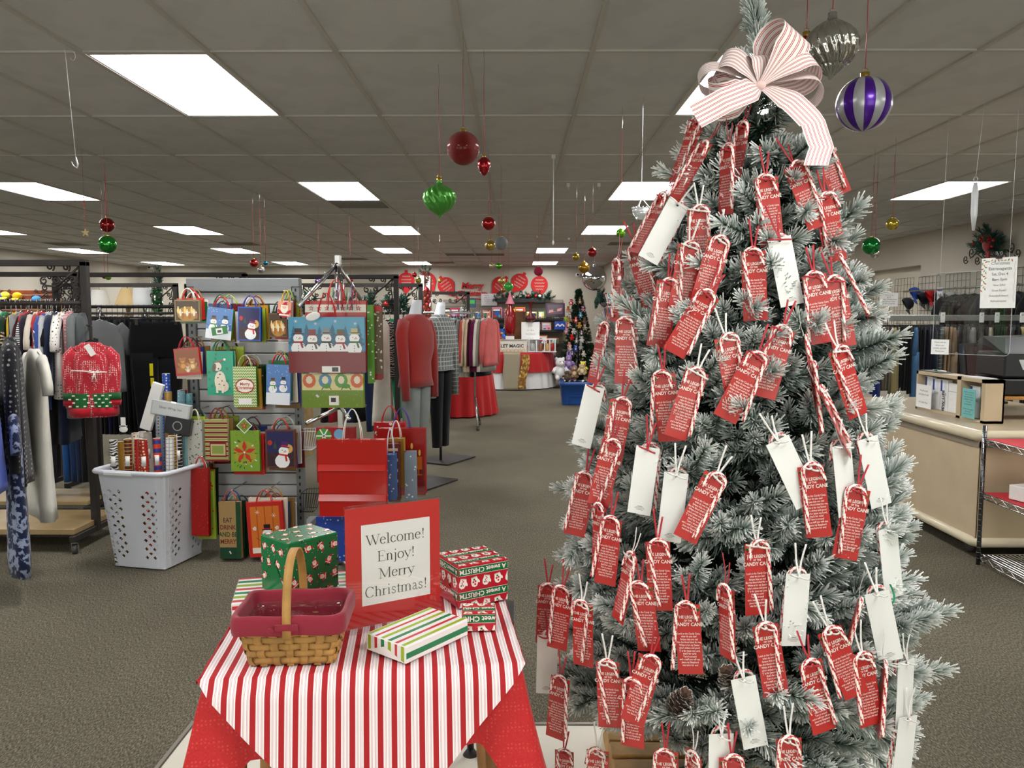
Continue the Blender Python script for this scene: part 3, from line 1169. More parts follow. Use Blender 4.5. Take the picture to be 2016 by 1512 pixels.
def liner(u, v):
    w_, d_ = bsize(.112)
    # outside band up, over the rim, down inside
    if v < .35:
        k = v / .35; off, z = .006 + .002 * math.sin(k * PI), .082 + .040 * k
    elif v < .5:
        k = (v - .35) / .15; off, z = .006 - .013 * k, .122 + .004 * math.sin(k * PI)
    else:
        k = (v - .5) / .5; off, z = -.007, .122 - .11 * k
    wz, dz_ = bsize(min(z, .115)) if v > .35 else bsize(.112)
    x, y = rrect(u, wz + 2 * off, dz_ + 2 * off, .025)
    return (x, y, z + .0012 * math.sin(u * 50))


mb = MB(); mb.grid(liner, 120, 22)
w_, d_ = bsize(.112)
wz, dz_ = bsize(.012); mb.add([(*rrect(i / 40, wz - .014, dz_ - .014, .025), .0122) for i in range(40)], [tuple(range(40))])
lin_o = link('fabric_liner', mb, LINER, bask)
mb = MB(); mb.box((-.0, -d_ / 2 - .0115, .103), (.05, .003, .014)); mb.lathe([(.001, 0), (.0062, 0), (.0068, .0015), (.0055, .003), (.003, .0022), (.001, .0022)], 14, M=Matrix.Translation((-.034, -d_ / 2 - .013, .098)) @ Euler((PI / 2, 0, 0)).to_matrix().to_4x4())
link('button_tab', mb, LINER, lin_o)


def hnd(u, v):
    th = u * PI
    return ((v - .5) * .019, -math.cos(th) * (.096), .075 + .175 * math.sin(th) ** .75)


mb = MB(); mb.grid(hnd, 30, 2, thick=.003); link('handle', mb, BWM, bask)
mb = MB()


def insert(u, v):
    wz, dz_ = bsize(.014 + v * .088); x, y = rrect(u, wz - .03, dz_ - .03, .02)
    return (x, y, .014 + v * .088 + .0008 * math.sin(u * 90))


mb.grid(insert, 80, 6, thick=.001)
link('clear_insert', mb, glass('clear_insert', .3, .06), bask)
# ================================================================== frosted tree
import numpy as np
TRX, TRY = .655, 2.36
PROF = [(0.12, .34), (0.22, .43), (0.34, .51), (.50, .54), (.70, .525), (.88, .50), (1.10, .45), (1.33, .405), (1.55, .33), (1.78, .25), (2.0, .165), (2.12, .085), (2.2, .045), (2.5, .01)]


def prof(z):
    if z <= PROF[0][0]:
        return PROF[0][1]
    for (a, ra), (b, rb) in zip(PROF, PROF[1:]):
        if z <= b:
            return ra + (rb - ra) * (z - a) / (b - a)
    return .01


C_DARK, C_MID, C_FROST = np.array(lin('#16291f')), np.array(lin('#4f7f6f')), np.array(lin('#fbfdfb'))


class Needles:
    def __init__(s, seed):
        s.r = np.random.RandomState(seed); s.v = []; s.c = []; s.n = 0

    def sprig(s, p0, p1, n, nl, frost, spread=1.0, tip=True, w=.0013):
        """n needles around the twig from p0 to p1; frost 0..1"""
        r = s.r
        p0, p1 = np.array(p0, float), np.array(p1, float)
        ax = p1 - p0; L = np.linalg.norm(ax); ax = ax / L
        a = np.cross(ax, [0, 0, 1.0]); a = a / (np.linalg.norm(a) + 1e-9); b = np.cross(ax, a)
        t = r.uniform(0, 1, n) ** .85
        th = r.uniform(0, 2 * np.pi, n)
        ang = (1.05 - .5 * t + r.uniform(-.15, .15, n)) * spread
        if tip:
            k = int(n * .12); t[:k] = 1.0; ang[:k] = r.uniform(0, .6, k)
        ln = nl * r.uniform(.75, 1.15, n)
        base = p0[None] + ax[None] * (t * L)[:, None]
        rad = np.cos(th)[:, None] * a[None] + np.sin(th)[:, None] * b[None]
        d = ax[None] * np.cos(ang)[:, None] + rad * np.sin(ang)[:, None]
        d[:, 2] -= .06; d /= np.linalg.norm(d, axis=1)[:, None]
        end = base + d * ln[:, None]
        u = np.cross(d, [0.3, 0.2, 1.0]); u /= (np.linalg.norm(u, axis=1)[:, None] + 1e-9); v = np.cross(d, u)
        fr = np.clip(frost * (.5 + .8 * t) * r.uniform(.6, 1.15, n), 0, 1)
        cb = C_DARK[None] * (1 - fr[:, None] * .7) + C_MID[None] * fr[:, None] * .7
        ct = C_MID[None] * (1 - fr[:, None]) + C_FROST[None] * fr[:, None]
        ct = np.where(fr[:, None] < .3, C_DARK[None] * .5 + C_MID[None] * .5, ct)
        vs = np.empty((n, 6, 3)); cs = np.empty((n, 6, 3))
        for k in range(3):
            q = 2 * np.pi * k / 3
            off = u * np.cos(q) + v * np.sin(q)
            vs[:, k] = base + off * w
            vs[:, 3 + k] = end + off * w * 1.05
            cs[:, k] = cb; cs[:, 3 + k] = ct
        s.v.append(vs.reshape(-1, 3)); s.c.append(cs.reshape(-1, 3)); s.n += n

    def mesh(s, name, stems):
        V = np.concatenate(s.v); Cc = np.concatenate(s.c)
        F = []
        b = (np.arange(s.n) * 6)[:, None]
        F = np.concatenate([b + np.array([[0, 1, 4, 3]]), b + np.array([[1, 2, 5, 4]]), b + np.array([[2, 0, 3, 5]])])
        o = len(V)
        V2 = [tuple(x) for x in V] + stems.v
        F2 = [tuple(x) for x in F.tolist()] + [tuple(i + o for i in f) for f in stems.f]
        me = bpy.data.meshes.new(name)
        me.from_pydata(V2, [], F2)
        ca = me.color_attributes.new('Col', 'FLOAT_COLOR', 'POINT')
        C4 = np.ones((len(V2), 4)); C4[:o, :3] = Cc; C4[o:, :3] = lin('#3c372d')
        ca.data.foreach_set('color', C4.ravel())
        return me


NEEDLE = mat('frosted_needles', None, .8, spec=.25)


def branch_mesh(L, seed, dens=1.0):
    r = random.Random(seed)
    nd = Needles(seed)
    st = MB()

    def P(t):
        return Vector((L * t, 0, -.05 * L * math.sin(t * PI) + .10 * L * t * t))
    st.tube([P(i / 6) for i in range(7)], [.006 * (1 - i / 9) for i in range(7)], 5)
    t0 = .30 if L > .2 else .1
    a, b = P(t0), P(.75)
    nd.sprig(a, b, int(150 * L / .4 * dens), .034, .25)
    nd.sprig(P(.72), P(1.0), int(max(90, 160 * L / .4) * dens), .041, 1.15, w=.0014)
    k = max(3, int(L / .065))
    for i in range(k):
        t = t0 + (.92 - t0) * (i + .5) / k
        sd = 1 if i % 2 else -1
        ln = r.uniform(.085, .13) * (1 if L > .2 else .7)
        ang = sd * r.uniform(.55, .95)
        up = r.uniform(-.15, .45)
        p0 = P(t)
        d = Vector((math.cos(ang), math.sin(ang), up)).normalized()
        p1 = p0 + d * ln
        st.tube([p0, p1], .003, 4)
        nd.sprig(p0, p1, int(ln / .1 * 105 * dens), .042, .12 + .95 * t, w=.0014)
    return nd.mesh('branch', st)


tree = thing('frosted_tree', 'tall frosted artificial Christmas tree hung with candy cane cards', 'tree', (TRX, TRY, 0))
BARK = mat('tree_pole', '#2c3a30', .7)
mb = MB(); mb.tube([(0, 0, .145), (0, 0, 1.2), (.038, 0, 2.28)], [.022, .018, .008], 10); link('trunk', mb, BARK, tree)
mb = MB()
for k in range(4):
    a = k * PI / 2 + .5
    mb.box((math.cos(a) * .11, math.sin(a) * .11, .158), (.24, .025, .012), rz=a)
link('stand', mb, mat('stand_green', '#20392a', .5, .4), tree)
variants = {}
for L in (.14, .24, .34, .44, .54):
    variants[L] = [branch_mesh(L, int(L * 1000) + i) for i in range(3)]
nb = 0
tiers = 19
zz = [.37 + (2.14 - .37) * (i / (tiers - 1)) ** .93 for i in range(tiers)]
brs = []
for i, z in enumerate(zz):
    rr_ = prof(z)
    n = max(5, int(4 + rr_ * 30))
    for k in range(n):
        a = (k + .5 * (i % 2) + rnd.uniform(-.22, .22)) / n * 2 * PI
        L = rr_ * rnd.uniform(.82, 1.04)
        brs.append((z + rnd.uniform(-.035, .035), a, L))
brs = brs[:298]
for (z, a, L) in brs:
    key = min(variants, key=lambda q: abs(q - L))
    me = rnd.choice(variants[key])
    s_ = L / key
    up = .10 if z < .6 else .22
    up += (z - 1) * .12 + rnd.uniform(-.12, .12)
    o = link('branch', me, NEEDLE, tree, (max(0, z - 1.4) * .045, 0, z - L * math.sin(up) * .6), (rnd.uniform(-.5, .5), -up, a), scale=s_)
    nb += 1
# leader
nd = Needles(5); st = MB(); st.tube([(0, 0, 2.15), (-.004, 0, 2.3), (-.022, 0, 2.44)], .005, 5)
nd.sprig((0, 0, 2.12), (-.006, 0, 2.32), 420, .046, .8, spread=.95, w=.0015)
nd.sprig((-.006, 0, 2.32), (-.024, 0, 2.43), 420, .05, .9, spread=.85, w=.0015)
nd.sprig((0, 0, 2.2), (.03, -.02, 2.30), 100, .032, .8)
nd.sprig((0, 0, 2.18), (-.05, -.01, 2.26), 100, .032, .9)
link('branch', nd.mesh('branch', st), NEEDLE, tree, (.042, 0, 0))
print('branches', nb)

# slatted crate top under the tree
crate = thing('wooden_crate', 'low slatted plywood crate under the frosted tree', 'crate', (.6, 2.42, 0), 0)
PLY = mat('plywood', '#b58e56', .6, vary=.3, vscale=9, bump=.2, bscale=40)
for i in range(7):
    mb = MB(); mb.rbox((0, 0, 0), (.60, .078, .016), .002)
    link('slat', mb, PLY, crate, (0, -.28 + i * .094, .136), (0, 0, R(-1 + (i % 3))))
for sx in (-1, 0, 1):
    mb = MB(); mb.rbox((sx * .27, 0, .065), (.04, .66, .122), .003); link('beam', mb, PLY, crate)


# ------------------------------------------------------------------ candy cane cards
CARD_W, CARD_H = .060, .176


def cane_mesh(flip, lean):
    r0 = .0215
    pts = []
    for i in range(15):
        a = PI * i / 14
        pts.append((r0 - r0 * math.cos(a) - r0, -.0, r0 * math.sin(a)))
    pts = [(-p[0], p[1], p[2]) for p in pts]           # from the stem over to the hook tip
    stem = [(r0 + lean * k / 27, 0, -k * .0055) for k in range(27, 0, -1)]
    hook = [(-r0 - .001 * k, 0, -k * .006) for k in range(1, 5)]
    path = [Vector(p) for p in stem] + [Vector((r0 * math.cos(PI * i / 14), 0, r0 * math.sin(PI * i / 14))) for i in range(15)] + [Vector(p) for p in hook]
    if flip:
        path = [Vector((-p.x, p.y, p.z)) for p in path]
    mb = MB(); n = 12
    mb.tube(path, .0050, n)
    for i in range(len(path) - 1):
        for j in range(n):
            k = (j + i * .62) % n
            red = k % 4 < 1.45
            mb.c[i * n + j] = lin('#c83c3c') if red else lin('#f8f0ea')
    mb.c[-1] = mb.c[-2] = lin('#f3ece6')
    return mb.mesh('candy_cane')


canes = [cane_mesh(False, .010), cane_mesh(True, .010), cane_mesh(False, -.012), cane_mesh(True, -.014)]
CANEM = mat('candy', None, .18, spec=.5, coat=.3)
mb = MB(); mb.box((0, 0, -CARD_H / 2 + .008), (CARD_W, .0006, CARD_H))
card_me = mb.mesh('card')
REDCARD = mat('red_cardstock', '#b52e2a', .38, coat=.25, vary=.05, vscale=12)
a = Art(Matrix.Translation((0, -.0004, 0)), step=.00006)
hx = CARD_W / 2
a.ell(0, 0, .0035, None, '#3a1513', 10)
for sx in (-1, 1):
    a.ell(sx * .017, .001, .004, None, '#f0e6da', 8); a.ell(sx * .017, .001, .0022, None, '#bd2a27', 8)
    for q in range(3):
        a.ell(sx * (.022 + q * .002), -.003 - q * .002, .004, .0018, '#2c5a34', 6, .6 * sx)
    a.ell(sx * .0235, -.0015, .0015, None, '#e0b24a', 6)
for t_, z, sz in (('THE LEGEND', -.027, .0105), ('OF THE', -.0345, .0065), ('CANDY CANE', -.046, .0125)):
    a.text(t_, 0, z, sz, '#f5ece4', bold=.02, sx=.86)
POEM = ['Look at the Candy Cane,', 'what do you see?', 'Stripes that are red', 'like the blood shed for me.', 'White is for my Savior', "who's sinless and pure!",
        '"J" is for Jesus my Lord,', "that's for sure!", 'Turn it around', 'and a staff you will see.', 'Jesus my Shepherd', 'was born for me!']
for i, t_ in enumerate(POEM):
    a.text(t_, 0, -.067 - i * .0072, .0068, '#f3e2da', bold=.012, sx=.78)
front_me = a.mb.mesh('printed_front')
a = Art(Matrix.Translation((0, -.0004, 0)), step=.00006)
a.rect(-hx, -CARD_H + .008, hx, .008, '#e9ebe8')
a.ell(0, 0, .0035, None, '#151515', 10)
for i, (w_, c_) in enumerate(((.012, '#444444'), (.022, '#9a9a98'), (.026, '#9a9a98'), (.016, '#9a9a98'))):
    a.rect(-w_ / 2, -.148 - i * .003, w_ / 2, -.1468 - i * .003, c_)
    a.y += a.step
back_me = a.mb.mesh('white_back')


def ribbon_mesh(col, seed):
    r = random.Random(seed)
    mb = MB()
    for sx in (-1, 1):
        x1 = sx * r.uniform(.006, .017); h = r.uniform(.06, .095)
        mb.grid(lambda u, v: (x1 * v + (u - .5) * .0048, -.004 + .004 * math.sin(v * 4) + .012 * v, .002 + h * v), 1, 6, col, thick=.0004)
    mb.ball((0, -.004, .003), .004, 8, col)
    for sx in (-1, 1):
        ln = r.uniform(.012, .035)
        mb.grid(lambda u, v: (sx * ln * v, -.006 - .006 * math.sin(v * PI), .002 - .006 * v * sx + (u - .5) * .0045), 1, 5, col, thick=.0004)
    return mb.mesh('ribbon')


rib_red = [ribbon_mesh('#b3202c', i) for i in range(4)]
rib_white = [ribbon_mesh('#e8e6e2', 10 + i) for i in range(4)]
RIBM = mat('satin_ribbon', None, .35, spec=.5, sheen=.3)

# x, y of the card's top, x, y of its bottom, face (F front, B white back, E edge on), ribbon
TAGS = [
    (1376, 411, 1377, 530, 'F', 'w'), (1508, 350, 1520, 478, 'F', 'r'), (1566, 325, 1606, 430, 'F', 'r'), (1625, 386, 1645, 508, 'F', 'r'),
    (1254, 484, 1282, 590, 'F', 'r'), (1357, 482, 1339, 602, 'F', 'w'), (1416, 471, 1385, 582, 'F', 'w'), (1315, 554, 1296, 673, 'F', 'r'),
    (1392, 578, 1340, 672, 'F', 'r'), (1483, 495, 1487, 614, 'F', 'r'), (1535, 468, 1552, 560, 'B', 'r'), (1603, 541, 1620, 665, 'F', 'r'),
    (1234, 630, 1231, 755, 'F', 'r'), (1216, 514, 1208, 637, 'E', 'r'), (1430, 664, 1454, 790, 'F', 'w'), (1540, 648, 1504, 775, 'F', 'r'),
    (1490, 700, 1430, 818, 'F', 'r'), (1652, 688, 1686, 805, 'F', 'w'), (1585, 667, 1604, 790, 'E', 'w'), (1307, 736, 1319, 868, 'F', 'r'),
    (1371, 731, 1334, 845, 'F', 'w'), (1223, 788, 1203, 905, 'F', 'r'), (1205, 870, 1180, 982, 'F', 'r'), (1153, 934, 1132, 1044, 'F', 'r'),
    (1275, 880, 1258, 1008, 'B', 'r'), (1331, 931, 1316, 1070, 'B', 'w'), (1408, 936, 1356, 1045, 'F', 'w'), (1203, 1022, 1191, 1147, 'F', 'r'),
    (1243, 1092, 1217, 1214, 'E', 'w'), (1295, 1067, 1300, 1192, 'F', 'r'), (1533, 866, 1588, 990, 'B', 'w'), (1596, 918, 1612, 1050, 'F', 'w'),
    (1657, 876, 1669, 1008, 'B', 'w'), (1688, 963, 1668, 1070, 'F', 'r'), (1709, 862, 1733, 984, 'B', 'w'), (1748, 1040, 1757, 1140, 'B', 'w'),
    (1490, 1070, 1491, 1213, 'F', 'w'), (1571, 1130, 1561, 1276, 'B', 'w'), (1507, 1231, 1530, 1377, 'F', 'w'), (1635, 1240, 1693, 1383, 'F', 'w'),
    (1596, 1303, 1624, 1446, 'F', 'r'), (1688, 1183, 1660, 1290, 'E', 'w'), (1727, 1166, 1750, 1280, 'B', 'w'), (1738, 1309, 1727, 1446, 'E', 'w'),
    (1784, 1300, 1779, 1420, 'B', 'w'), (1787, 1411, 1772, 1550, 'B', 'w'), (1464, 1334, 1492, 1491, 'B', 'w'), (1553, 1454, 1556, 1600, 'F', 'w'),
    (1079, 1152, 1074, 1262, 'F', 'r'), (1107, 1158, 1096, 1274, 'F', 'r'), (1147, 1186, 1148, 1274, 'F', 'w'), (1353, 1190, 1360, 1323, 'F', 'r'),
    (1430, 1157, 1433, 1297, 'E', 'r'), (1196, 1303, 1201, 1428, 'F', 'w'), (1280, 1294, 1248, 1410, 'F', 'r'), (1243, 1339, 1246, 1480, 'F', 'r'),
    (1103, 1334, 1094, 1440, 'F', 'r'), (1111, 1477, 1112, 1600, 'F', 'r'), (1177, 1477, 1177, 1600, 'F', 'w'), (1311, 1480, 1313, 1600, 'F', 'r'),
    (1366, 1483, 1366, 1600, 'E', 'w'), (1440, 1491, 1440, 1600, 'F', 'r'), (1420, 1445, 1418, 1580, 'B', 'w'), (1078, 1250, 1076, 1340, 'B', 'r'),
    (1190, 640, 1166, 757, 'E', 'r'), (1170, 760, 1146, 868, 'B', 'r'), (1372, 238, 1340, 330, 'E', 'r'), (1388, 283, 1332, 386, 'E', 'r'),
    (1433, 291, 1430, 386, 'E', 'r'), (1462, 246, 1441, 365, 'E', 'r'), (1614, 270, 1642, 345, 'F', 'r'), (1303, 385, 1256, 480, 'E', 'r'),
    (1334, 398, 1282, 500, 'B', 'w'), (1655, 508, 1703, 615, 'E', 'r'), (1640, 550, 1655, 640, 'F', 'r'), (1600, 720, 1608, 800, 'E', 'r'),
    (1618, 768, 1668, 880, 'E', 'w'), (1262, 1150, 1272, 1230, 'F', 'r'), (1181, 996, 1178, 1092, 'E', 'r'), (1697, 1290, 1712, 1400, 'F', 'w'),
]


def on_tree(px, py, extra=.03):
    y = 1.55
    while y < TRY:
        p = atY(px, py, y)
        if math.hypot(p.x - TRX, y - TRY) <= prof(p.z) + extra:
            return p
        y += .01
    return atY(px, py, TRY - .02)


order = sorted(range(len(TAGS)), key=lambda i: TAGS[i][1])
rows_t, cur = [], []
for i in order:
    if cur and TAGS[i][1] - TAGS[cur[0]][1] > 62:
        rows_t.append(cur); cur = []
    cur.append(i)
rows_t.append(cur)
KIND = {'F': 'red front facing out', 'B': 'white back facing out', 'E': 'turned edge on'}
labels = {}
for ri, row in enumerate(rows_t):
    row.sort(key=lambda i: TAGS[i][0])
    for k, i in enumerate(row):
        labels[i] = 'candy cane card, %s, %s from left in %s row below bow' % (KIND[TAGS[i][4]], ORD[k], ORD[ri])
for i, (x0, y0, x1, y1, fc, rb) in enumerate(TAGS):
    p = on_tree(x0, y0 + 6, .045)
    q = atY(x1, y1, p.y)
    d = q - p
    roll = math.atan2(d.x, -d.z)
    side = (p.x - TRX) / .55
    yaw = rnd.uniform(-.25, .25) + side * .35
    if fc == 'B':
        yaw = rnd.uniform(-.35, .35) + (PI if False else 0) + side * .3
    if fc == 'E':
        yaw = (1.15 + rnd.uniform(-.12, .12)) * (1 if side >= 0 else -1)
    M_ = Matrix.Rotation(-roll, 3, 'Y') @ Matrix.Rotation(yaw, 3, 'Z')
    t = thing('candy_cane_card', labels[i], 'card', p, group='candy cane cards on the frosted tree', rot=M_.to_euler())
    if fc == 'B':
        # seen from behind: the white side faces the room, the cane hangs behind
        link('card', card_me, mat('white_cardstock', '#e9ebe8', .4), t)
        link('printed_back', back_me, VGLOSS, t)
        link('candy_cane', canes[i % 4], CANEM, t, (.006, .018, -.006), (0, 0, 0))
    else:
        link('card', card_me, REDCARD, t)
        link('printed_front', front_me, VGLOSS, t)
        link('candy_cane', canes[(i * 7) % 4], CANEM, t, (rnd.uniform(-.006, .006), -.0055, -.006), (0, rnd.uniform(-.06, .1), 0))
    link('ribbon', (rib_red if rb == 'r' else rib_white)[i % 4], RIBM, t, (0, -.002, 0))

# ------------------------------------------------------------------ bow
bow = thing('ribbon_bow', 'large white bow with red stripes near the top of the frosted tree', 'bow', atY(1493, 172, 2.2))
BOWM = mat('bow_ribbon', None, .6, sheen=.2)
SPAT = ['#f2eeea', '#b3202e', '#f2eeea', '#b3202e', '#f2eeea', '#f2eeea']


def bow_col(u, v):
    k = v * 6
    f = k % 1
    if v < .02 or v > .98:
        return '#f2eeea'
    return '#b52c3a' if (.30 < f < .42 or .50 < f < .66) else '#f2eeea'


def loop(ang, ln, wd, tilt, fat=.5, x0=0):
    d = Vector((math.cos(R(ang)), 0, math.sin(R(ang))))
    w = Vector((-math.sin(R(ang)), 0, math.cos(R(ang))))
    y = Vector((0, 1, 0))
    # the loop opens between y and w, the ribbon's width lies along the other
    op = (y * math.cos(R(tilt)) + w * math.sin(R(tilt)))
    wa = (w * math.cos(R(tilt)) - y * math.sin(R(tilt)))

    def fn(u, v):
        t = u * 2 * PI
        r = (1 - math.cos(t)) / 2
        k = math.sin(t) * fat * ln * (.35 + .65 * r)
        pin = min(1, .22 + 1.6 * r)
        return d * (ln * r ** .8) - op * k + wa * ((v - .5) * wd * pin)
    mb = MB(); mb.grid(fn, 28, 48, colfn=bow_col)
    return mb


for ang, ln, wd, tilt, fat in ((62, .165, .105, 25, .42), (152, .125, .085, 35, .42), (196, .135, .10, -28, .45), (20, .155, .085, -35, .42), (172, .165, .06, 50, .3), (-6, .165, .06, -55, .35), (100, .08, .06, 20, .4)):
    link('loop', loop(ang, ln, wd, tilt, fat), BOWM, bow, (0, -.01, 0))


def tail(pts, wd, tw):
    pts = [Vector(p) for p in pts]

    def fn(u, v):
        k = u * (len(pts) - 1); i = min(int(k), len(pts) - 2); f = k - i
        p = pts[i].lerp(pts[i + 1], f)
        a_, b_ = pts[max(0, i - 1)], pts[min(len(pts) - 1, i + 2)]
        t = (b_ - a_).normalized()
        w = Vector((0, 1, 0)).cross(t).normalized() * math.cos(tw) + Vector((0, 1, 0)) * math.sin(tw)
        p = p + Vector((0, 0, 0))
        return p + w * ((v - .5) * wd * min(1, .35 + u * 3)) + Vector((0, -.012 * math.sin(u * 6), 0))
    mb = MB(); mb.grid(fn, 24, 48, colfn=bow_col)
    return mb


link('tail', tail([(0, -.01, 0), (-.05, -.06, -.03), (-.11, -.09, -.055), (-.19, -.10, -.10)], .07, .25), BOWM, bow)
link('tail', tail([(.01, -.01, 0), (.065, -.07, -.06), (.11, -.11, -.12), (.135, -.12, -.18), (.115, -.13, -.23)], .075, -.3), BOWM, bow)
mb = MB(); mb.ball((0, -.018, 0), .013, 12, '#e8c8c4', (1.2, 1, .9)); link('knot', mb, BOWM, bow)

# pine cones
def pine_cone(label, loc, rot, s_=1.0):
    t = thing('pine_cone', label, 'pine cone', loc, group='pine cones on the frosted tree', rot=rot)
    mb = MB(); mb.lathe([(.002, -.045), (.012, -.03), (.014, 0), (.008, .03), (.001, .038)], 10, '#3a2a20'); link('core', mb, VCLOTH, t)
    mb = MB()
    for i in range(75):
        z = -.042 + i * .00105
        a_ = i * 2.39996
        r_ = .012 + .016 * math.sin(min(1, (i + 6) / 70) * PI)
        p = Vector((math.cos(a_) * r_, math.sin(a_) * r_, z))
        M_ = Matrix.Translation(p) @ Euler((0, -.55, a_)).to_matrix().to_4x4()
        mb.add([(-.008, -.004, 0), (-.008, .004, 0), (.006, .0075, .001), (.009, 0, .003), (.006, -.0075, .001)], [(0, 1, 2, 3, 4)], '#5a4436', M=M_)
        mb.add([(.004, -.0065, .0012), (.004, .0065, .0012), (.007, .006, .0016), (.0095, 0, .0035), (.007, -.006, .0016)], [(0, 1, 2, 3, 4)], '#cfcac2', M=M_)
    link('scales', mb, VCLOTH, t, kind='stuff')


p = on_tree(1340, 1385, .02); pine_cone('frost tipped pine cone between the two lowest rows of red cards', p, (.4, .3, 0), 1)
p = on_tree(1440, 1340, .0); pine_cone('frost tipped pine cone beside the low white card back', p, (-.2, -.5, 1), 1)
# green twist ties on the tips
for x, y, n_ in ((1389, 270, 'green ribbon scrap near the top of the frosted tree'), (1752, 1150, 'green ribbon scrap on a low frosted branch beside the white card backs')):
    p = on_tree(x, y, .05)
    mb = MB(); mb.grid(lambda u, v: (.012 * math.sin(v * 3) + (u - .5) * .005, .006 * math.sin(v * 5), -.05 * v), 1, 10, '#128a5a', thick=.0005)
    tag(link('green_ribbon', mb, RIBM, loc=p), n_, 'ribbon')
# ================================================================== hanging clothes and racks
_cl = {}


def cloth(col, pat=None, col2='#ffffff', ps=40):
    k = (col, pat, col2, ps)
    if k not in _cl:
        _cl[k] = mat('cloth_%d' % len(_cl), col, .88, spec=.15, bump=.2, bscale=250, sheen=.15, vary=.08, vscale=8, pat=pat, col2=col2, pscale=ps)
    return _cl[k]


def ring(z, a, b, n=18, cx=0.0, cy=0.0, amp=.0, ph=0.0, k=5):
    out = []
    for i in range(n):
        t = 2 * PI * i / n
        c, s_ = math.cos(t), math.sin(t)
        x = a * math.copysign(abs(c) ** .8, c)
        y = b * math.copysign(abs(s_) ** .8, s_) + amp * math.sin(x / max(a, .01) * k + ph)
        out.append((cx + x, cy + y, z))
    return out


def body_mesh(ln, w, th, seed, hemflare=1.08, waist=1.0, name='shirt_body'):
    r = random.Random(seed); ph = r.uniform(0, 6)
    rings = [ring(-.085, .055, .022), ring(-.10, .07, .028), ring(-.115, .11, .03), ring(-.135, w * .85, .034), ring(-.16, w, th * .9)]
    n = 9
    for i in range(1, n + 1):
        t = i / n
        ww = w * (1 + (waist - 1) * math.sin(t * PI) + (hemflare - 1) * t)
        rings.append(ring(-.16 - (ln - .16) * t, ww, th * (1 + .25 * t), amp=.014 * t, ph=ph + t, k=6 + seed % 3))
    mb = MB(); mb.loft(rings)
    return mb.mesh(name)


def sleeve_mesh(ln, side, r0=.058, r1=.036, out=.07, fwd=0.0):
    pts = [Vector((side * .155, 0, -.145)), Vector((side * .195, 0, -.18)), Vector((side * (.215 + out * .4), fwd * .4, -.16 - ln * .35)),
           Vector((side * (.22 + out * .8), fwd * .8, -.16 - ln * .7)), Vector((side * (.22 + out), fwd, -.16 - ln))]
    mb = MB(); mb.tube(pts, [r0, r0 * .95, r0 * .9, (r0 + r1) / 2, r1], 12, up=(0, 1, 0), flat=.55)
    return mb.mesh('sleeve')


def trouser_mesh(ln, seed, w=.17, flare=1.0):
    mb = MB(); r = random.Random(seed)
    mb.loft([ring(-.105, w, .022), ring(-.14, w * 1.02, .028), ring(-.25, w * 1.08, .034), ring(-.36, w * 1.08, .036)])
    for s_ in (-1, 1):
        rings = []
        for i in range(8):
            t = i / 7
            rings.append(ring(-.33 - (ln - .33) * t, (w * .54) * (1 - .32 * t * (2 - flare)), .034 * (1 - .15 * t), cx=s_ * w * (.5 - .06 * t), cy=s_ * .006, amp=.008 * t, ph=seed + s_, k=3))
        mb.loft(rings)
    return mb.mesh('trousers')


def fold_mesh(ln, seed, w=.16):
    """trousers folded over a hanger bar: two hanging layers"""
    mb = MB()
    for s_, l2 in ((-1, ln), (1, ln * .96)):
        rings = []
        for i in range(9):
            t = i / 8
            rings.append(ring(-.10 - (l2 - .10) * t, w * (1 - .22 * t + .02 * math.sin(t * 5 + seed)), .016 + .004 * t, cy=s_ * .016, cx=.012 * math.sin(t * 3 + seed), amp=.008 * t, ph=seed, k=4))
        mb.loft(rings)
    return mb.mesh('trousers')


def skirt_mesh(ln, seed, w=.15, flare=1.7):
    rings = []
    for i in range(9):
        t = i / 8
        rings.append(ring(-.11 - (ln - .11) * t, w * (1 + (flare - 1) * t), .025 + .03 * t, amp=.02 * t, ph=seed, k=9))
    mb = MB(); mb.loft(rings)
    return mb.mesh('skirt')


def hanger_mesh(kind):
    mb = MB()
    r = .0022
    hook = [(-.02, 0, -.012), (-.018, 0, .006), (-.006, 0, .016), (.010, 0, .012), (.016, 0, -.002), (.010, 0, -.022), (0, 0, -.04), (0, 0, -.078)]
    mb.tube(hook, r, 6)
    if kind == 'clip':
        mb.tube([(-.17, 0, -.085), (.17, 0, -.085)], .005, 6)
        for s_ in (-1, 1):
            mb.box((s_ * .13, 0, -.105), (.02, .055, .045))
    else:
        rr_ = .006 if kind == 'thick' else .0035
        mb.tube([(-.20, 0, -.155), (-.10, 0, -.11), (0, 0, -.078), (.10, 0, -.11), (.20, 0, -.155)], rr_, 6, up=(0, 1, 0))
        if kind != 'thick':
            mb.tube([(-.20, 0, -.155), (.20, 0, -.155)], .003, 5)
    return mb.mesh('hanger')


HANG = {k: hanger_mesh(k) for k in ('wire', 'thick', 'clip')}
HM = {'chrome': CHROME, 'black': mat('black_hanger', '#161616', .3), 'white': WHITEP, 'clear': mat('frosted_hanger', '#cfd3d6', .2), 'wood': WOOD}
BODY = {('shirt', i): body_mesh(.62 + .04 * i, .19 + .008 * i, .036, i) for i in range(3)}
BODY.update({('long', i): body_mesh(.62 + .05 * i, .19, .038, 10 + i) for i in range(3)})
BODY.update({('cardigan', i): body_mesh(.80, .20, .05, 20 + i) for i in range(2)})
BODY.update({('dress', i): body_mesh(1.0, .17, .04, 30 + i, 1.35, .85) for i in range(2)})
BODY.update({('kid', i): body_mesh(.42 + .03 * i, .15, .03, 40 + i) for i in range(2)})
BODY.update({('trousers', i): trouser_mesh(1.05, 50 + i) for i in range(3)})
BODY.update({('folded', i): fold_mesh(.66 + .03 * i, 60 + i) for i in range(3)})
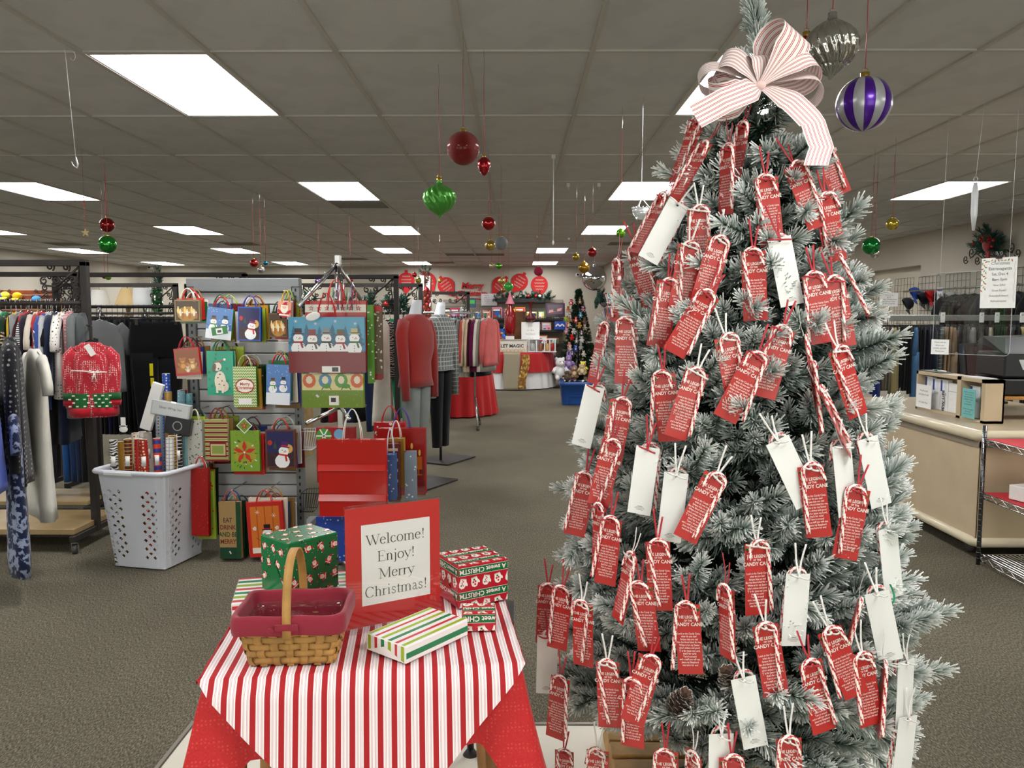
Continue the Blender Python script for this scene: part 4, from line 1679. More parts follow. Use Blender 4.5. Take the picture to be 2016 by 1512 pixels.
BODY.update({('skirt', i): skirt_mesh(.66, 70 + i) for i in range(2)})
SLV = {('shirt', s_): sleeve_mesh(.20, s_, .06, .052, .05) for s_ in (-1, 1)}
SLV.update({('long', s_): sleeve_mesh(.52, s_, .058, .034, .03) for s_ in (-1, 1)})
SLV.update({('cardigan', s_): sleeve_mesh(.56, s_, .066, .045, .03) for s_ in (-1, 1)})
SLV.update({('dress', s_): sleeve_mesh(.16, s_, .05, .045, .04) for s_ in (-1, 1)})
SLV.update({('kid', s_): sleeve_mesh(.30, s_, .045, .032, .02) for s_ in (-1, 1)})
GNAME = {'shirt': 'short_sleeved_top', 'long': 'long_sleeved_top', 'cardigan': 'cardigan', 'dress': 'dress', 'kid': 'child_top', 'trousers': 'trousers', 'folded': 'trousers', 'skirt': 'skirt'}
GWORD = {'shirt': 'short sleeved top', 'long': 'long sleeved top', 'cardigan': 'long cardigan', 'dress': 'dress', 'kid': "child's top", 'trousers': 'trousers', 'folded': 'trousers', 'skirt': 'long skirt'}
GCAT = {'trousers': 'trousers', 'folded': 'trousers', 'dress': 'dress', 'skirt': 'skirt'}


def garment(kind, material, loc, rz, label, hanger=('wire', 'chrome'), group=None, sc=1.0, seed=0, zs=1.0, tagm=None, drop=0.0):
    vs = [k for k in BODY if k[0] == kind]
    o = link(GNAME[kind], BODY[vs[seed % len(vs)]], material, loc=loc, rot=(0, 0, rz), scale=(sc, sc, sc * zs))
    tag(o, label, GCAT.get(kind, 'clothing'), group)
    if (kind, 1) in SLV:
        for s_ in (-1, 1):
            link('sleeve', SLV[(kind, s_)], material, o)
    link('hanger', HANG['clip' if kind in ('trousers', 'skirt') else hanger[0]], HM[hanger[1]], o)
    if tagm:
        mb = MB(); mb.box((0, 0, 0), (.028, .001, .055), col=tagm)
        link('price_tag', mb, VPRINT, o, (.08, -.05, -.24), (.2, .3, 0))
    return o


def spiral(cx, cz, r, a0, turns, dr, n=22, tail=None):
    pts = []
    for i in range(n + 1):
        t = i / n
        a = R(a0) + turns * 2 * PI * t
        q = r * (1 - (1 - dr) * t)
        pts.append((cx + q * math.cos(a), 0, cz + q * math.sin(a)))
    if tail:
        pts = [(tail[0], 0, tail[1])] + pts
    return pts


def scroll_mesh(size):
    """corner bracket hanging in the top-right corner of a frame: origin at the corner"""
    s = size
    mb = MB(); w = .006
    def tb(p, r=w):
        mb.tube([(a * s, b * s, c * s) for a, b, c in p], r, 6)
    tb([(-.02, 0, -.02), (-.35, 0, -.30), (-.62, 0, -.52)], .008)
    tb([(-.02, 0, -.02), (-.10, 0, -.30), (-.05, 0, -.62), (-.12, 0, -.9)], .006)
    for cx, cz, r_, a0, tn in ((-.36, -.06, .10, -60, 1.3), (-.75, -.04, .11, -60, 1.3), (-.62, -.36, .09, 60, -1.3), (-.92, -.38, .10, 60, 1.3), (-.22, -.36, .09, 150, -1.3),
                                (-.10, -.78, .12, 120, 1.3), (-.14, -.50, .09, 100, -1.2), (-.13, -1.05, .13, 100, 1.4)):
        tb(spiral(cx, cz, r_, a0, tn, .25, 20))
    tb([(-.62, 0, -.52), (-.85, 0, -.50), (-1.0, 0, -.44)], .006)
    tb([(-.12, 0, -.9), (-.02, 0, -1.0)], .006)
    return mb.mesh('scroll_bracket')


SCROLL = scroll_mesh(.27)
IRON = mat('black_iron', '#332f2d', .55, .2, vary=.15, vscale=15)
CASTERM = mat('caster_rubber', '#4a4a4a', .6)


def caster(parent, loc, s_=1.0):
    mb = MB()
    mb.cyl((-.012, 0, .03), (.012, 0, .03), .03, n=16); mb.cyl((-.013, 0, .03), (.013, 0, .03), .014, n=12)
    w = link('caster', mb, CASTERM, parent, loc, (0, 0, rnd.uniform(-.8, .8)), scale=s_)
    mb = MB(); mb.box((-.018, 0, .048), (.003, .03, .045)); mb.box((.018, 0, .048), (.003, .03, .045)); mb.box((0, 0, .072), (.042, .036, .006)); mb.cyl((0, 0, .07), (0, 0, .1), .008, n=8)
    link('caster_fork', mb, CHROME, w)


def rack(label, x0, x1, y, ztop, zrail, post=.042, deck=None, scrolls=(1, 1), rail=True, foot=.30, depth=.02):
    t = thing('clothes_rack', label, 'clothes rack', ((x0 + x1) / 2, y, 0))
    hw = (x1 - x0) / 2
    for sx in (-1, 1):
        mb = MB(); mb.rbox((sx * hw, 0, ztop / 2 + .04), (post, post, ztop - .08), .003); link('post', mb, IRON, t)
        mb = MB(); mb.rbox((sx * hw, 0, .10), (.035, foot * 2, .04), .003); link('foot_bar', mb, IRON, t)
        for sy in (-1, 1):
            caster(t, (sx * hw, sy * (foot - .04), .0))
        if scrolls[0 if sx < 0 else 1]:
            link('scroll_bracket', SCROLL, IRON, t, (sx * (hw - post / 2), 0, ztop - post / 2), scale=(sx, 1, 1))
    mb = MB(); mb.rbox((0, 0, ztop - .01), (hw * 2 + post, post, post * .9), .003); link('top_bar', mb, IRON, t)
    if rail:
        mb = MB(); mb.cyl((-hw, 0, zrail), (hw, 0, zrail), .015, n=10); link('hang_rail', mb, IRON, t)
    if deck:
        mb = MB(); mb.rbox((0, 0, .14), (hw * 2, deck, .035), .002); link('deck', mb, mat('maple_deck', '#a48c63', .45, vary=.15, vscale=5), t)
    return t


# rack with the bright tops
X_POST = -2.835
rack('black iron clothes rack with scroll corners and wooden deck, full of bright tops', -5.3, X_POST, 5.22, 1.875, 1.605, .045, .52)
RX = lambda px: (px - 1018) / F_PX * 5.25
CL1 = [(-28, 'long', cloth('#efe9e2'), 'white', 'thick', 'white'), (-12, 'long', cloth('#b9bcc2'), 'pale grey', 'wire', 'chrome'), (4, 'shirt', cloth('#eef0f0'), 'white', 'thick', 'white'), (16, 'shirt', cloth('#0f8f55'), 'emerald green', 'wire', 'chrome'),
       (28, 'long', cloth('#1d3a2c'), 'dark green', 'wire', 'chrome'), (38, 'long', cloth('#d8b014'), 'mustard yellow', 'wire', 'clear'), (49, 'long', cloth('#8e9092'), 'grey marl', 'wire', 'chrome'),
       (60, 'long', cloth('#c8262b'), 'bright red', 'wire', 'chrome'), (70, 'long', cloth('#2a2430'), 'plum black', 'wire', 'chrome'), (80, 'shirt', cloth('#ded3c4'), 'cream', 'thick', 'wood'),
       (90, 'long', cloth('#b8323c'), 'crimson', 'wire', 'chrome'), (99, 'long', cloth('#3a5196'), 'cobalt blue', 'wire', 'chrome'), (108, 'long', cloth('#b4b6bc'), 'light grey', 'wire', 'chrome'),
       (118, 'long', cloth('#232a44'), 'navy', 'wire', 'chrome'), (128, 'shirt', cloth('#f0eeea', 'dots', '#4a4640', 45), 'white spotted', 'thick', 'wood'),
       (141, 'long', cloth('#d8dadd', 'hstripe', '#c8202a', 28), 'striped', 'wire', 'chrome'), (154, 'cardigan', cloth('#6b6e70'), 'charcoal grey', 'wire', 'chrome'), (168, 'long', cloth('#4a5052'), 'slate', 'wire', 'chrome')]
for i, (px, kd, m_, cn, h1, h2) in enumerate(CL1):
    garment(kd, m_, (RX(px), 5.22 + rnd.uniform(-.01, .01), 1.62), PI / 2 + .30 + rnd.uniform(-.12, .12), '%s %s on the wooden decked rack, %s from its post' % (cn, GWORD[kd], ORD[len(CL1) - 1 - i]),
            (h1, h2), 'tops on the wooden decked rack', seed=i, sc=rnd.uniform(.82, .98) if kd != 'cardigan' else .95)
# second layer hung low on the same rack
CL1B = [(30, 'dress', cloth('#cfc0a0', 'zebra', '#1c1a18', 14), 'leopard print'), (66, 'dress', cloth('#e8e8e4', 'hstripe', '#1a2030', 22), 'navy and white striped'), (60, 'dress', cloth('#3a1418'), 'dark maroon'),
        (88, 'dress', cloth('#14141a'), 'black'), (112, 'dress', cloth('#16161c'), 'black knit'), (104, 'dress', cloth('#d9d5cc', 'dots', '#2a2a2a', 50), 'grey leopard print'), (135, 'dress', cloth('#1a2238'), 'dark navy')]
for i, (px, kd, m_, cn) in enumerate(CL1B):
    garment(kd, m_, (RX(px) - .02, 5.24, 1.62), PI / 2 + .28, '%s long top hanging low between the bright tops, %s of its kind' % (cn, ORD[i]), ('wire', 'chrome'), 'long tops on the wooden decked rack', seed=i, sc=.93)
# jeans and trousers further back
for i, (px, cn, c) in enumerate(((56, 'tan', '#6b5a46'), (76, 'brown', '#4c4038'), (92, 'charcoal', '#2a2a2c'), (122, 'bright blue denim', '#24508a'), (135, 'dark blue denim', '#1c3358'), (146, 'indigo denim', '#1a2540'), (158, 'black', '#16161a'), (168, 'brown black', '#2a2220'))):
    garment('trousers', cloth(c), ((px - 1018) / F_PX * 6.0, 6.0, 1.34), PI / 2 + .35, '%s trousers on the low bar behind the bright tops, %s pair' % (cn, ORD[i]), ('clip', 'black'), 'trousers behind the bright tops', seed=i, sc=1.02)
t = thing('clothes_rack', 'low black clothes rack behind the bright tops, holding jeans', 'clothes rack', (-3.75, 6.0, 0))
mb = MB(); mb.cyl((-.75, 0, 1.34), (.55, 0, 1.34), .014, n=10); link('hang_rail', mb, IRON, t)
for sx in (-.75, .55):
    mb = MB(); mb.rbox((sx, 0, .70), (.03, .03, 1.3), .003); link('post', mb, IRON, t)
    mb = MB(); mb.rbox((sx, 0, .09), (.03, .5, .035), .003); link('foot_bar', mb, IRON, t)
    for sy in (-.2, .2):
        caster(t, (sx, sy, 0))
mb = MB(); mb.rbox((-.1, 0, .13), (1.3, .44, .03), .003); link('deck', mb, mat('maple_deck', '#a48c63', .45), t)

# knit Christmas dress hung from the rack's end
KR = mat('red_knit', '#b81a2e', .9, bump=.5, bscale=180, sheen=.3, pat='dots', col2='#efe4dc', pscale=95)
o = link('knit_dress', body_mesh(.55, .10, .05, 91, 1.35, .96, 'knit_body'), KR, loc=(-2.66, 4.93, 1.44), rot=(0, 0, R(14)))
tag(o, 'red knitted child dress with white dots and green patterned hem hanging on the rack post', 'dress')
for s_ in (-1, 1):
    sl = link('sleeve', sleeve_mesh(.33, s_, .050, .042, -.035, -.02), KR, o, (-s_ * .075, 0, .0))
    mb = MB(); mb.tube([(s_ * .19, -.015, -.40), (s_ * .19, -.02, -.445)], .052, 12, '#1f5a30', up=(0, 1, 0), flat=.62)
    mb.tube([(s_ * .19, -.015, -.44), (s_ * .188, -.02, -.475)], .053, 12, '#b81a2e', up=(0, 1, 0), flat=.62)
    link('cuff', mb, VCLOTH, sl)
mb = MB()
rg_ = [ring(z, .130 + (.012 * (-.40 - z) / .14), .066, 24, amp=.012, ph=1, k=6) for z in (-.40, -.43, -.46, -.49)]
mb.loft(rg_, '#1f6a34', cap=False)
for i in range(12):
    for j in range(4):
        x = -.115 + i * .021
        if (i + j) % 2:
            mb.box((x, -.071 - .004 * math.sin(x * 20), -.412 - j * .022), (.014, .006, .008), col='#efe6da' if (i * 3 + j) % 4 else '#c8242e')
link('patterned_hem', mb, VCLOTH, o)
mb = MB(); mb.loft([ring(z, .145, .071, 24, amp=.012, ph=1, k=6) for z in (-.49, -.515, -.54)], '#b81a2e'); link('hem_band', mb, VCLOTH, o)
mb = MB(); mb.tube([(-.10, -.062, -.255), (0, -.070, -.262), (.10, -.062, -.268)], .004, 6, '#efe8e0')
for s_ in (-1, 1):
    mb.tube([(.03, -.072, -.265), (.03 + s_ * .025, -.078, -.255), (.03 + s_ * .035, -.078, -.27), (.03, -.074, -.268)], .003, 5, '#efe8e0')
    mb.tube([(.03, -.074, -.268), (.03 + s_ * .012, -.078, -.32)], .003, 5, '#efe8e0')
link('cord_bow', mb, VCLOTH, o)
mb = MB(); mb.box((0, 0, 0), (.035, .001, .075), col='#f0f0ee'); link('price_tag', mb, VPRINT, o, (.01, -.062, -.13), (.1, -.5, 0))
link('hanger', HANG['thick'], HM['black'], o, (0, 0, .01), scale=(.6, 1, 1))
mb = MB(); mb.cyl((-2.80, 5.20, 1.455), (-2.66, 4.90, 1.462), .006, n=8)
tag(link('hook_arm', mb, IRON), 'thin black arm holding the red knitted dress on the rack post', 'hook')
# snowman-shaped card tag
mb = MB(); mb.ball((0, 0, 0), .028, 14, '#eef0ee', (1, .06, .75)); mb.box((0, 0, .045), (.03, .003, .06), col='#eef0ee'); mb.box((0, 0, .02), (.05, .003, .006), col='#eef0ee')
tag(link('snowman_tag', mb, VPRINT, loc=atY(243, 845, 4.95)), 'white snowman shaped price tag below the red knitted dress', 'tag')

# dark trousers on the next rack
rack('black iron clothes rack of black trousers behind the wrapping paper basket', -4.0, -2.36, 6.9, 1.885, 1.60, .042)
CL2 = []
for i in range(15):
    px = 196 + i * 10.4
    c, cn = (('#15151a', 'black'), ('#1b1b1e', 'soft black'), ('#1c1e4a', 'royal navy'), ('#111114', 'jet black'), ('#3c3f44', 'dark grey'), ('#18181c', 'black'), ('#101014', 'plain black'))[i % 7]
    garment('trousers', cloth(c), ((px - 1018) / F_PX * 6.95, 6.9, 1.60), PI / 2 + .38 + rnd.uniform(-.1, .1), '%s trousers clipped on the black rack, %s from the scroll post' % (cn, ORD[i]),
            ('clip', 'black'), 'dark trousers on the black rack', seed=i, sc=1.05, tagm=('#f1f1ee' if i % 4 == 1 else '#8e1a1c' if i == 7 else None))
garment('trousers', cloth('#131317'), ((316 - 1018) / F_PX * 6.5, 6.42, 1.59), R(28), 'wide black trousers with a yellow size sticker facing the aisle', ('clip', 'black'), sc=1.12, seed=2)
mb = MB(); mb.box((0, 0, 0), (.028, .002, .10), col='#e8d81c'); mb.box((.004, 0, -.10), (.028, .002, .07), col='#e8d81c')
tag(link('size_sticker', mb, VPRINT, loc=atY(298, 728, 6.33)), 'yellow size sticker strip on the wide black trousers', 'sticker')
garment('shirt', cloth('#7b7d80'), ((196 - 1018) / F_PX * 6.2, 6.2, 1.57), PI / 2 - .5, 'grey hooded top at the post end of the black trousers', ('wire', 'clear'), seed=1)

# big frames behind
rack('tall black rack frame whose top bar crosses behind the bright tops', -6.4, -3.78, 6.82, 1.885, 1.60, .045)
rack('tall black rack frame behind the silver slatwall stand', -2.47, -1.10, 7.25, 1.885, 1.60, .045)
rack('lower black rack frame beside the tall lamp shelf', -5.35, -3.95, 9.2, 1.885, 1.55, .05)
rack('lower black rack frame just behind the silver slatwall', -3.9, -2.75, 9.4, 1.885, 1.55, .05)
rack('black rack frame with a garland behind the snowman gift bags', -2.52, -1.12, 9.25, 1.885, 1.55, .05)
rack('small black rack frame by the tall red ornament vase', -1.45, -.75, 12.2, 1.88, 1.5, .05)

# left edge: near garments cut by the frame
LX = lambda px, y: (px - 1018) / F_PX * y
garment('cardigan', cloth('#17171c', 'dots', '#8f8f94', 42), (LX(16, 4.35), 4.35, 1.50), PI / 2 + .55, 'black sparkle spotted jacket nearest the entrance on the wooden decked rack', ('thick', 'black'), sc=1.12, seed=0)
garment('dress', cloth('#d8d6cc'), (LX(38, 4.5), 4.62, 1.42), PI / 2 + .75, 'long cream dress behind the black spotted jacket', ('wire', 'chrome'), sc=1.08, seed=1)
garment('dress', cloth('#1a2340', 'blotch', '#8a94b0', 30), (LX(8, 4.2), 4.22, 1.12), PI / 2 + .6, 'navy snowflake print nightshirt below the black jacket', ('wire', 'chrome'), sc=.98, seed=0)
garment('shirt', cloth('#2e4fb8'), (LX(-22, 4.05), 4.02, 1.25), PI / 2 + .6, 'royal blue top at the very edge of the rack', ('wire', 'chrome'), sc=1.0, seed=0)
t = thing('clothes_rack', 'black side rail carrying the jackets nearest the entrance', 'clothes rack', (-3.25, 4.3, 0))
mb = MB(); mb.cyl((-1.2, 0, 1.5), (.15, .35, 1.5), .014, n=10); link('hang_rail', mb, IRON, t)
mb = MB(); mb.cyl((-.6, -.1, 1.13), (.15, -.08, 1.13), .012, n=8); mb.cyl((-.45, -.1, 1.13), (-.4, .2, 1.13), .012, n=8); link('lower_rail', mb, IRON, t)
for q in ((-1.2, 0), (-.4, .2)):
    mb = MB(); mb.rbox((q[0], q[1], .75), (.03, .03, 1.5), .003); link('post', mb, IRON, t)
    mb = MB(); mb.rbox((q[0], q[1], .012), (.03, .5, .02), .003); link('foot_bar', mb, IRON, t)


# ------------------------------------------------------------------ dressed display forms
def form(label, px, Y, ztop, top_kind, topmat, legmat, rz, ln, z0, sleeve=.58):
    p = LX(px, Y)
    t = thing('display_form', label, 'mannequin', (p, Y, 0), rz)
    mb = MB(); mb.loft([ring(ztop, .038, .038, 14, cx=.03), ring(ztop - .05, .045, .045, 14, cx=.02), ring(ztop - .12, .055, .05, 14), ring(ztop - .16, .12, .06, 14), ring(ztop - .20, .17, .07, 14)])
    link('neck', mb, mat('form_white', '#dfe3ea', .5), t)
    mb = MB()
    rings = [ring(ztop - .125, .07, .06), ring(ztop - .16, .14, .07), ring(ztop - .20, .19, .085), ring(ztop - .30, .20, .11, cy=-.01), ring(ztop - .42, .19, .115, cy=-.015), ring(ztop - .55, .17, .10),
             ring(ztop - .68, .185, .10), ring(ztop - ln, .20, .105, amp=.008, k=6)]
    mb.loft(rings); tp = link(top_kind, mb, topmat, t)
    for s_ in (-1, 1):
        mb = MB(); mb.tube([(s_ * .165, 0, ztop - .19), (s_ * .215, -.01, ztop - .30), (s_ * .225, -.03, ztop - .50), (s_ * .215, -.05, ztop - .17 - sleeve)], [.062, .062, .055, .042], 14, up=(0, 1, 0), flat=.85)
        link('sleeve', mb, topmat, tp)
    mb = MB()
    for s_ in (-1, 1):
        mb.loft([ring(ztop - ln + .06, .09, .08, cx=s_ * .08), ring(ztop - ln - .2, .085, .07, cx=s_ * .08), ring(ztop - ln - .5, .065, .05, cx=s_ * .07, amp=.005), ring(z0, .055, .04, cx=s_ * .065, amp=.005)])
    link('trousers', mb, legmat, t)
    mb = MB(); mb.cyl((0, 0, .02), (0, 0, ztop - .1), .014, n=10); link('stand_pole', mb, IRON, t)
    mb = MB(); mb.rbox((.1, 0, .01), (.55, .40, .012), .002); link('stand_base', mb, IRON, t)
    return t


form('white display form in a rust red sweater and grey trousers on a flat stand', 818, 7.0, 1.66, 'sweater', mat('rust_sweater', '#9c2420', .9, bump=.4, bscale=160, sheen=.3), cloth('#7f8584'), R(62), .76, .16, .70)
form('white display form in a grey plaid blazer and black trousers', 866, 8.2, 1.66, 'blazer', mat('plaid_blazer', '#6f7474', .85, pat='plaid', col2='#b9bdbc', pscale=7, bump=.15, bscale=200, coord='Object'), cloth('#101014'), R(62), .70, .16, .80)

# clothes between bags and forms
for i, (px, Y, kd, m_, lb, rz) in enumerate(((757, 7.2, 'shirt', cloth('#eeeae0', 'zebra', '#1a1816', 14), 'zebra striped blouse beside the gift bags', 60),
                                          (768, 7.35, 'dress', cloth('#12935a'), 'bright green dress beside the zebra striped blouse', 60),
                                          (748, 7.1, 'dress', cloth('#e6e2d4'), 'long ivory dress under the zebra striped blouse', 70),
                                          (782, 7.5, 'dress', cloth('#14141a'), 'long black dress beside the bright green dress', 80),
                                          (792, 8.3, 'dress', cloth('#7c1c26'), 'long wine red dress behind the rust sweater', 80),
                                          (735, 7.0, 'trousers', cloth('#1c2748'), 'navy trousers below the brown gift bag', 70),
                                          (612, 7.3, 'shirt', cloth('#14804a'), 'green top hanging behind the olive gift bag', 80),
                                          (632, 7.3, 'shirt', cloth('#e8eef0', 'hstripe', '#3a6a8a', 14), 'white and blue striped top behind the olive gift bag', 80),
                                          (650, 7.3, 'dress', cloth('#15151a'), 'black top behind the olive gift bag', 80),
                                          (668, 7.3, 'dress', cloth('#b0202c'), 'scarlet dress behind the olive gift bag', 80),
                                          (698, 7.3, 'dress', cloth('#1d3a6a'), 'mid blue dress behind the olive gift bag', 80),
                                          (714, 7.3, 'dress', cloth('#1a1a1e'), 'plain black dress behind the olive gift bag', 80))):
    zz_ = 1.58
    garment(kd, m_, (LX(px, Y), Y, zz_), R(rz), lb, ('wire', 'chrome'), seed=i, sc=1.02)

# chrome rolling rack
t = thing('rolling_rack', 'chrome rolling rack of sweaters and tops beside the aisle', 'clothes rack', (-.93, 10.7, 0))
mb = MB(); mb.cyl((-.62, 0, 1.56), (.40, 0, 1.56), .016, n=10); link('hang_rail', mb, CHROME, t)
for sx in (-.60, .36):
    mb = MB(); mb.cyl((sx, 0, .35), (sx, 0, 1.57), .014, n=10); link('post', mb, CHROME, t)
    for sy in (-1, 1):
        mb = MB(); mb.tube([(sx, 0, .42), (sx + .05, sy * .28, .06)], .012, 8); link('leg', mb, CHROME, t)
        caster(t, (sx + .05, sy * .28, 0), .9)
CL3 = [('#cdbd7e', 'shirt', 'pale yellow'), ('#5a4a72', 'long', 'purple patterned'), ('#e4e2e6', 'long', 'white and navy'), ('#8ccaca', 'long', 'aqua'), ('#3a2d2c', 'long', 'dark brown'), ('#4a2226', 'long', 'maroon brown'),
       ('#8c9092', 'cardigan', 'grey'), ('#c85a50', 'long', 'coral red'), ('#e6d2b8', 'cardigan', 'cream'), ('#dcc4a8', 'cardigan', 'beige'), ('#4a1626', 'cardigan', 'dark maroon'), ('#6a1846', 'cardigan', 'plum'),
       ('#e8e4dc', 'cardigan', 'ivory'), ('#98938a', 'cardigan', 'stone grey'), ('#d86a68', 'long', 'coral pink')]
for i, (c, kd, cn) in enumerate(CL3):
    px = 882 + i * 5.9
    garment(kd, cloth(c), (LX(px, 10.7), 10.7 + rnd.uniform(-.01, .01), 1.575), R(62) + rnd.uniform(-.08, .08), '%s %s on the chrome rolling rack, %s from the blazer end' % (cn, GWORD[kd], ORD[i]), ('wire', 'clear'), 'tops on the chrome rolling rack', seed=i, sc=1.0)
for i, (px, c, cn) in enumerate(((884, '#5a4a3a', 'brown'), (912, '#e9e7e0', 'white'), (924, '#efece4', 'ivory'), (935, '#e2ddd0', 'cream'), (946, '#1a1c2c', 'navy'))):
    garment('skirt', cloth(c), (LX(px, 10.9), 10.95, 1.42), R(62), 'long %s skirt at the back of the chrome rolling rack' % cn, ('clip', 'black'), 'skirts on the chrome rolling rack', seed=i, sc=1.1)

# trousers by the counter
t = thing('trouser_rack', 'grey steel trouser rack with white size dividers behind the counter', 'clothes rack', (4.6, 8.0, 0))
mb = MB(); mb.rbox((0, 0, 1.50), (3.0, .05, .06), .004); link('hang_rail', mb, mat('grey_steel', '#8b8e8c', .4, .6), t)
for sx in (-1.45, 0, 1.45):
    mb = MB(); mb.rbox((sx, 0, .75), (.04, .04, 1.5), .003); link('post', mb, IRON, t)
    mb = MB(); mb.rbox((sx, 0, .02), (.04, .6, .03), .003); link('foot_bar', mb, IRON, t)
CL4 = [('#15161c', 'black'), ('#181c2c', 'navy black'), ('#1c2f70', 'royal blue'), ('#203274', 'cobalt'), ('#6d6659', 'taupe'), ('#7b7466', 'grey brown'), ('#9c9068', 'khaki'), ('#111216', 'jet black'), ('#141519', 'charcoal black'), ('#48719c', 'light denim'),
       ('#14161e', 'ink black'), ('#1a2034', 'dark navy'), ('#181d30', 'midnight navy'), ('#4c5052', 'grey checked'), ('#9a8468', 'tan'), ('#8c7a62', 'camel'), ('#2c2c2e', 'graphite'), ('#202124', 'soft black'), ('#7c7c78', 'ash grey'), ('#16171c', 'black'),
       ('#2a2c34', 'slate black'), ('#b0a898', 'stone'), ('#1a1b20', 'black twill'), ('#24262e', 'dark slate'), ('#3a3c40', 'iron grey'), ('#15161a', 'black'), ('#8a8258', 'olive khaki'), ('#17181d', 'black')]
for i, (c, cn) in enumerate(CL4):
    px = 1690 + i * 12.2
    m_ = cloth(c, 'plaid', '#8d9290', 9) if 'checked' in cn else cloth(c)
    garment('folded' if i % 3 else 'trousers', m_, (LX(px, 8.0), 8.0, 1.52), PI / 2 - .5 + rnd.uniform(-.12, .12), '%s trousers on the steel rack behind the counter, %s from the frosted tree' % (cn, ORD[i]), ('clip', 'black'),
            'trousers on the steel rack', seed=i, sc=1.08, tagm='#e6e8e8' if i in (11, 12, 14, 15, 20) else None)
for i, (px, tx) in enumerate(((1724, '34'), (1742, '36'), (1851, '38'), (1927, '40'), (1957, '42'), (2006, '44'))):
    a = Art(); a.rect(-.022, -.045, .022, .045, '#eef0ef'); a.text(tx, 0, .012, .022, '#333333'); a.mb.box((0, .003, -.01), (.044, .004, .09), col='#eef0ef')
    tag(link('size_divider', a, VPRINT, loc=(LX(px, 7.95), 7.955, 1.51)), 'white size divider, %s along the steel trouser rack from the tree' % ORD[i], 'divider')
# ================================================================== printed figures for bags and wraps (unit size, drawn about the origin)
def snowman(a, hat='#1a1a22', scarf='#b3202e', buttons=True):
    a.ell(0, -.45, .42, .40, '#f4f6f8'); a.ell(0, .12, .29, .27, '#f8fafb')
    a.rect(-.26, -.14, .26, -.04, scarf); a.line(.14, -.1, .24, -.42, .11, scarf)
    a.rect(-.30, .34, .30, .40, hat); a.rect(-.19, .38, .19, .68, hat); a.rect(-.19, .40, .19, .46, scarf)
    a.ell(-.09, .17, .028, None, '#222222', 6); a.ell(.09, .17, .028, None, '#222222', 6)
    a.poly([(-.02, .12), (.02, .06), (.22, .12)], '#e06a20')
    if buttons:
        for z in (-.3, -.45, -.6):
            a.ell(0, z, .03, None, '#333333', 6)
    a.line(-.35, -.3, -.62, -.1, .03, '#5a4030'); a.line(.35, -.3, .60, -.12, .03, '#5a4030')


def pinetree(a, c='#2c5f86'):
    a.rect(-.05, -1, .05, -.7, '#4a3a2c')
    for i in range(4):
        w = .55 - i * .12; z = -.75 + i * .36
        a.poly([(-w, z), (w, z), (0, z + .6)], c)


def poinsettia(a):
    for i in range(5):
        t = PI / 2 + i * 2 * PI / 5
        p = [(.05 * math.cos(t), .05 * math.sin(t)), (.5 * math.cos(t - .38), .5 * math.sin(t - .38)), (math.cos(t), math.sin(t)), (.5 * math.cos(t + .38), .5 * math.sin(t + .38))]
        a.poly(p, '#cf3528')
    a.ell(0, 0, .08, None, '#f6efe0', 8)


def flake(a, c='#ffffff'):
    for k in range(3):
        t = k * PI / 3
        a.line(-math.cos(t), -math.sin(t), math.cos(t), math.sin(t), .16, c)
        a.y += a.step


def bear(a, c='#b0702e', c2='#d79a52'):
    a.ell(0, -.4, .42, .42, c); a.ell(0, .2, .33, .30, c); a.ell(-.27, .45, .13, None, c, 8); a.ell(.27, .45, .13, None, c, 8)
    a.ell(0, .1, .16, .12, c2, 8); a.ell(0, .15, .05, .04, '#222222', 6); a.ell(0, -.4, .25, .26, c2)
    a.ell(-.12, .27, .035, None, '#222222', 6); a.ell(.12, .27, .035, None, '#222222', 6)
    a.ell(-.42, -.2, .14, .25, c, 8, .5); a.ell(.42, -.2, .14, .25, c, 8, -.5)


def art_snowmen(a, w, h):
    a.at(0, 0, 0, 1); a.rect(-w / 2, -h / 2, w / 2, h / 2, '#4f9fc4'); a.rect(-w / 2, -h / 2, w / 2, -h * .1, '#3f8ab4')
    for i in range(6):
        a.at(-w * .43 + i * w * .17, -h * .02, 0, h * (.30 + .06 * (i % 2))); pinetree(a, '#2f6a8c')
    for i in range(4):
        a.at(w * (-.4 + .26 * i), h * (.38 - .07 * (i % 2)), 0, h * .05); flake(a)
    for i, (hc, sc_) in enumerate((('#1a1a22', '#9c2430'), ('#9c2430', '#5a4a3a'), ('#8c8c8c', '#2a2a3a'), ('#4c5a34', '#9c2430'), ('#c8b27a', '#2f6a44'))):
        a.at(w * (-.37 + .185 * i), -h * (.16 + .03 * (i % 2)), 0, h * .50); snowman(a, hc, sc_)


def art_snowpair(a, w, h):
    a.at(0, 0, 0, 1); a.rect(-w / 2, -h / 2, w / 2, h / 2, '#5c86c4'); a.rect(-w / 2, -h / 2, w / 2, -h * .2, '#e8eef6')
    for i in range(16):
        a.at(w * rnd.uniform(-.45, .45), h * rnd.uniform(0, .48), 0, 1); a.ell(0, 0, .002, None, '#f4f8fc', 6)
    a.at(-w * .22, 0, 0, w * .42); snowman(a, '#6a3030', '#4a8a3a'); a.at(w * .22, h * .03, 0, w * .42); snowman(a, '#1f2a22', '#2a62b0')


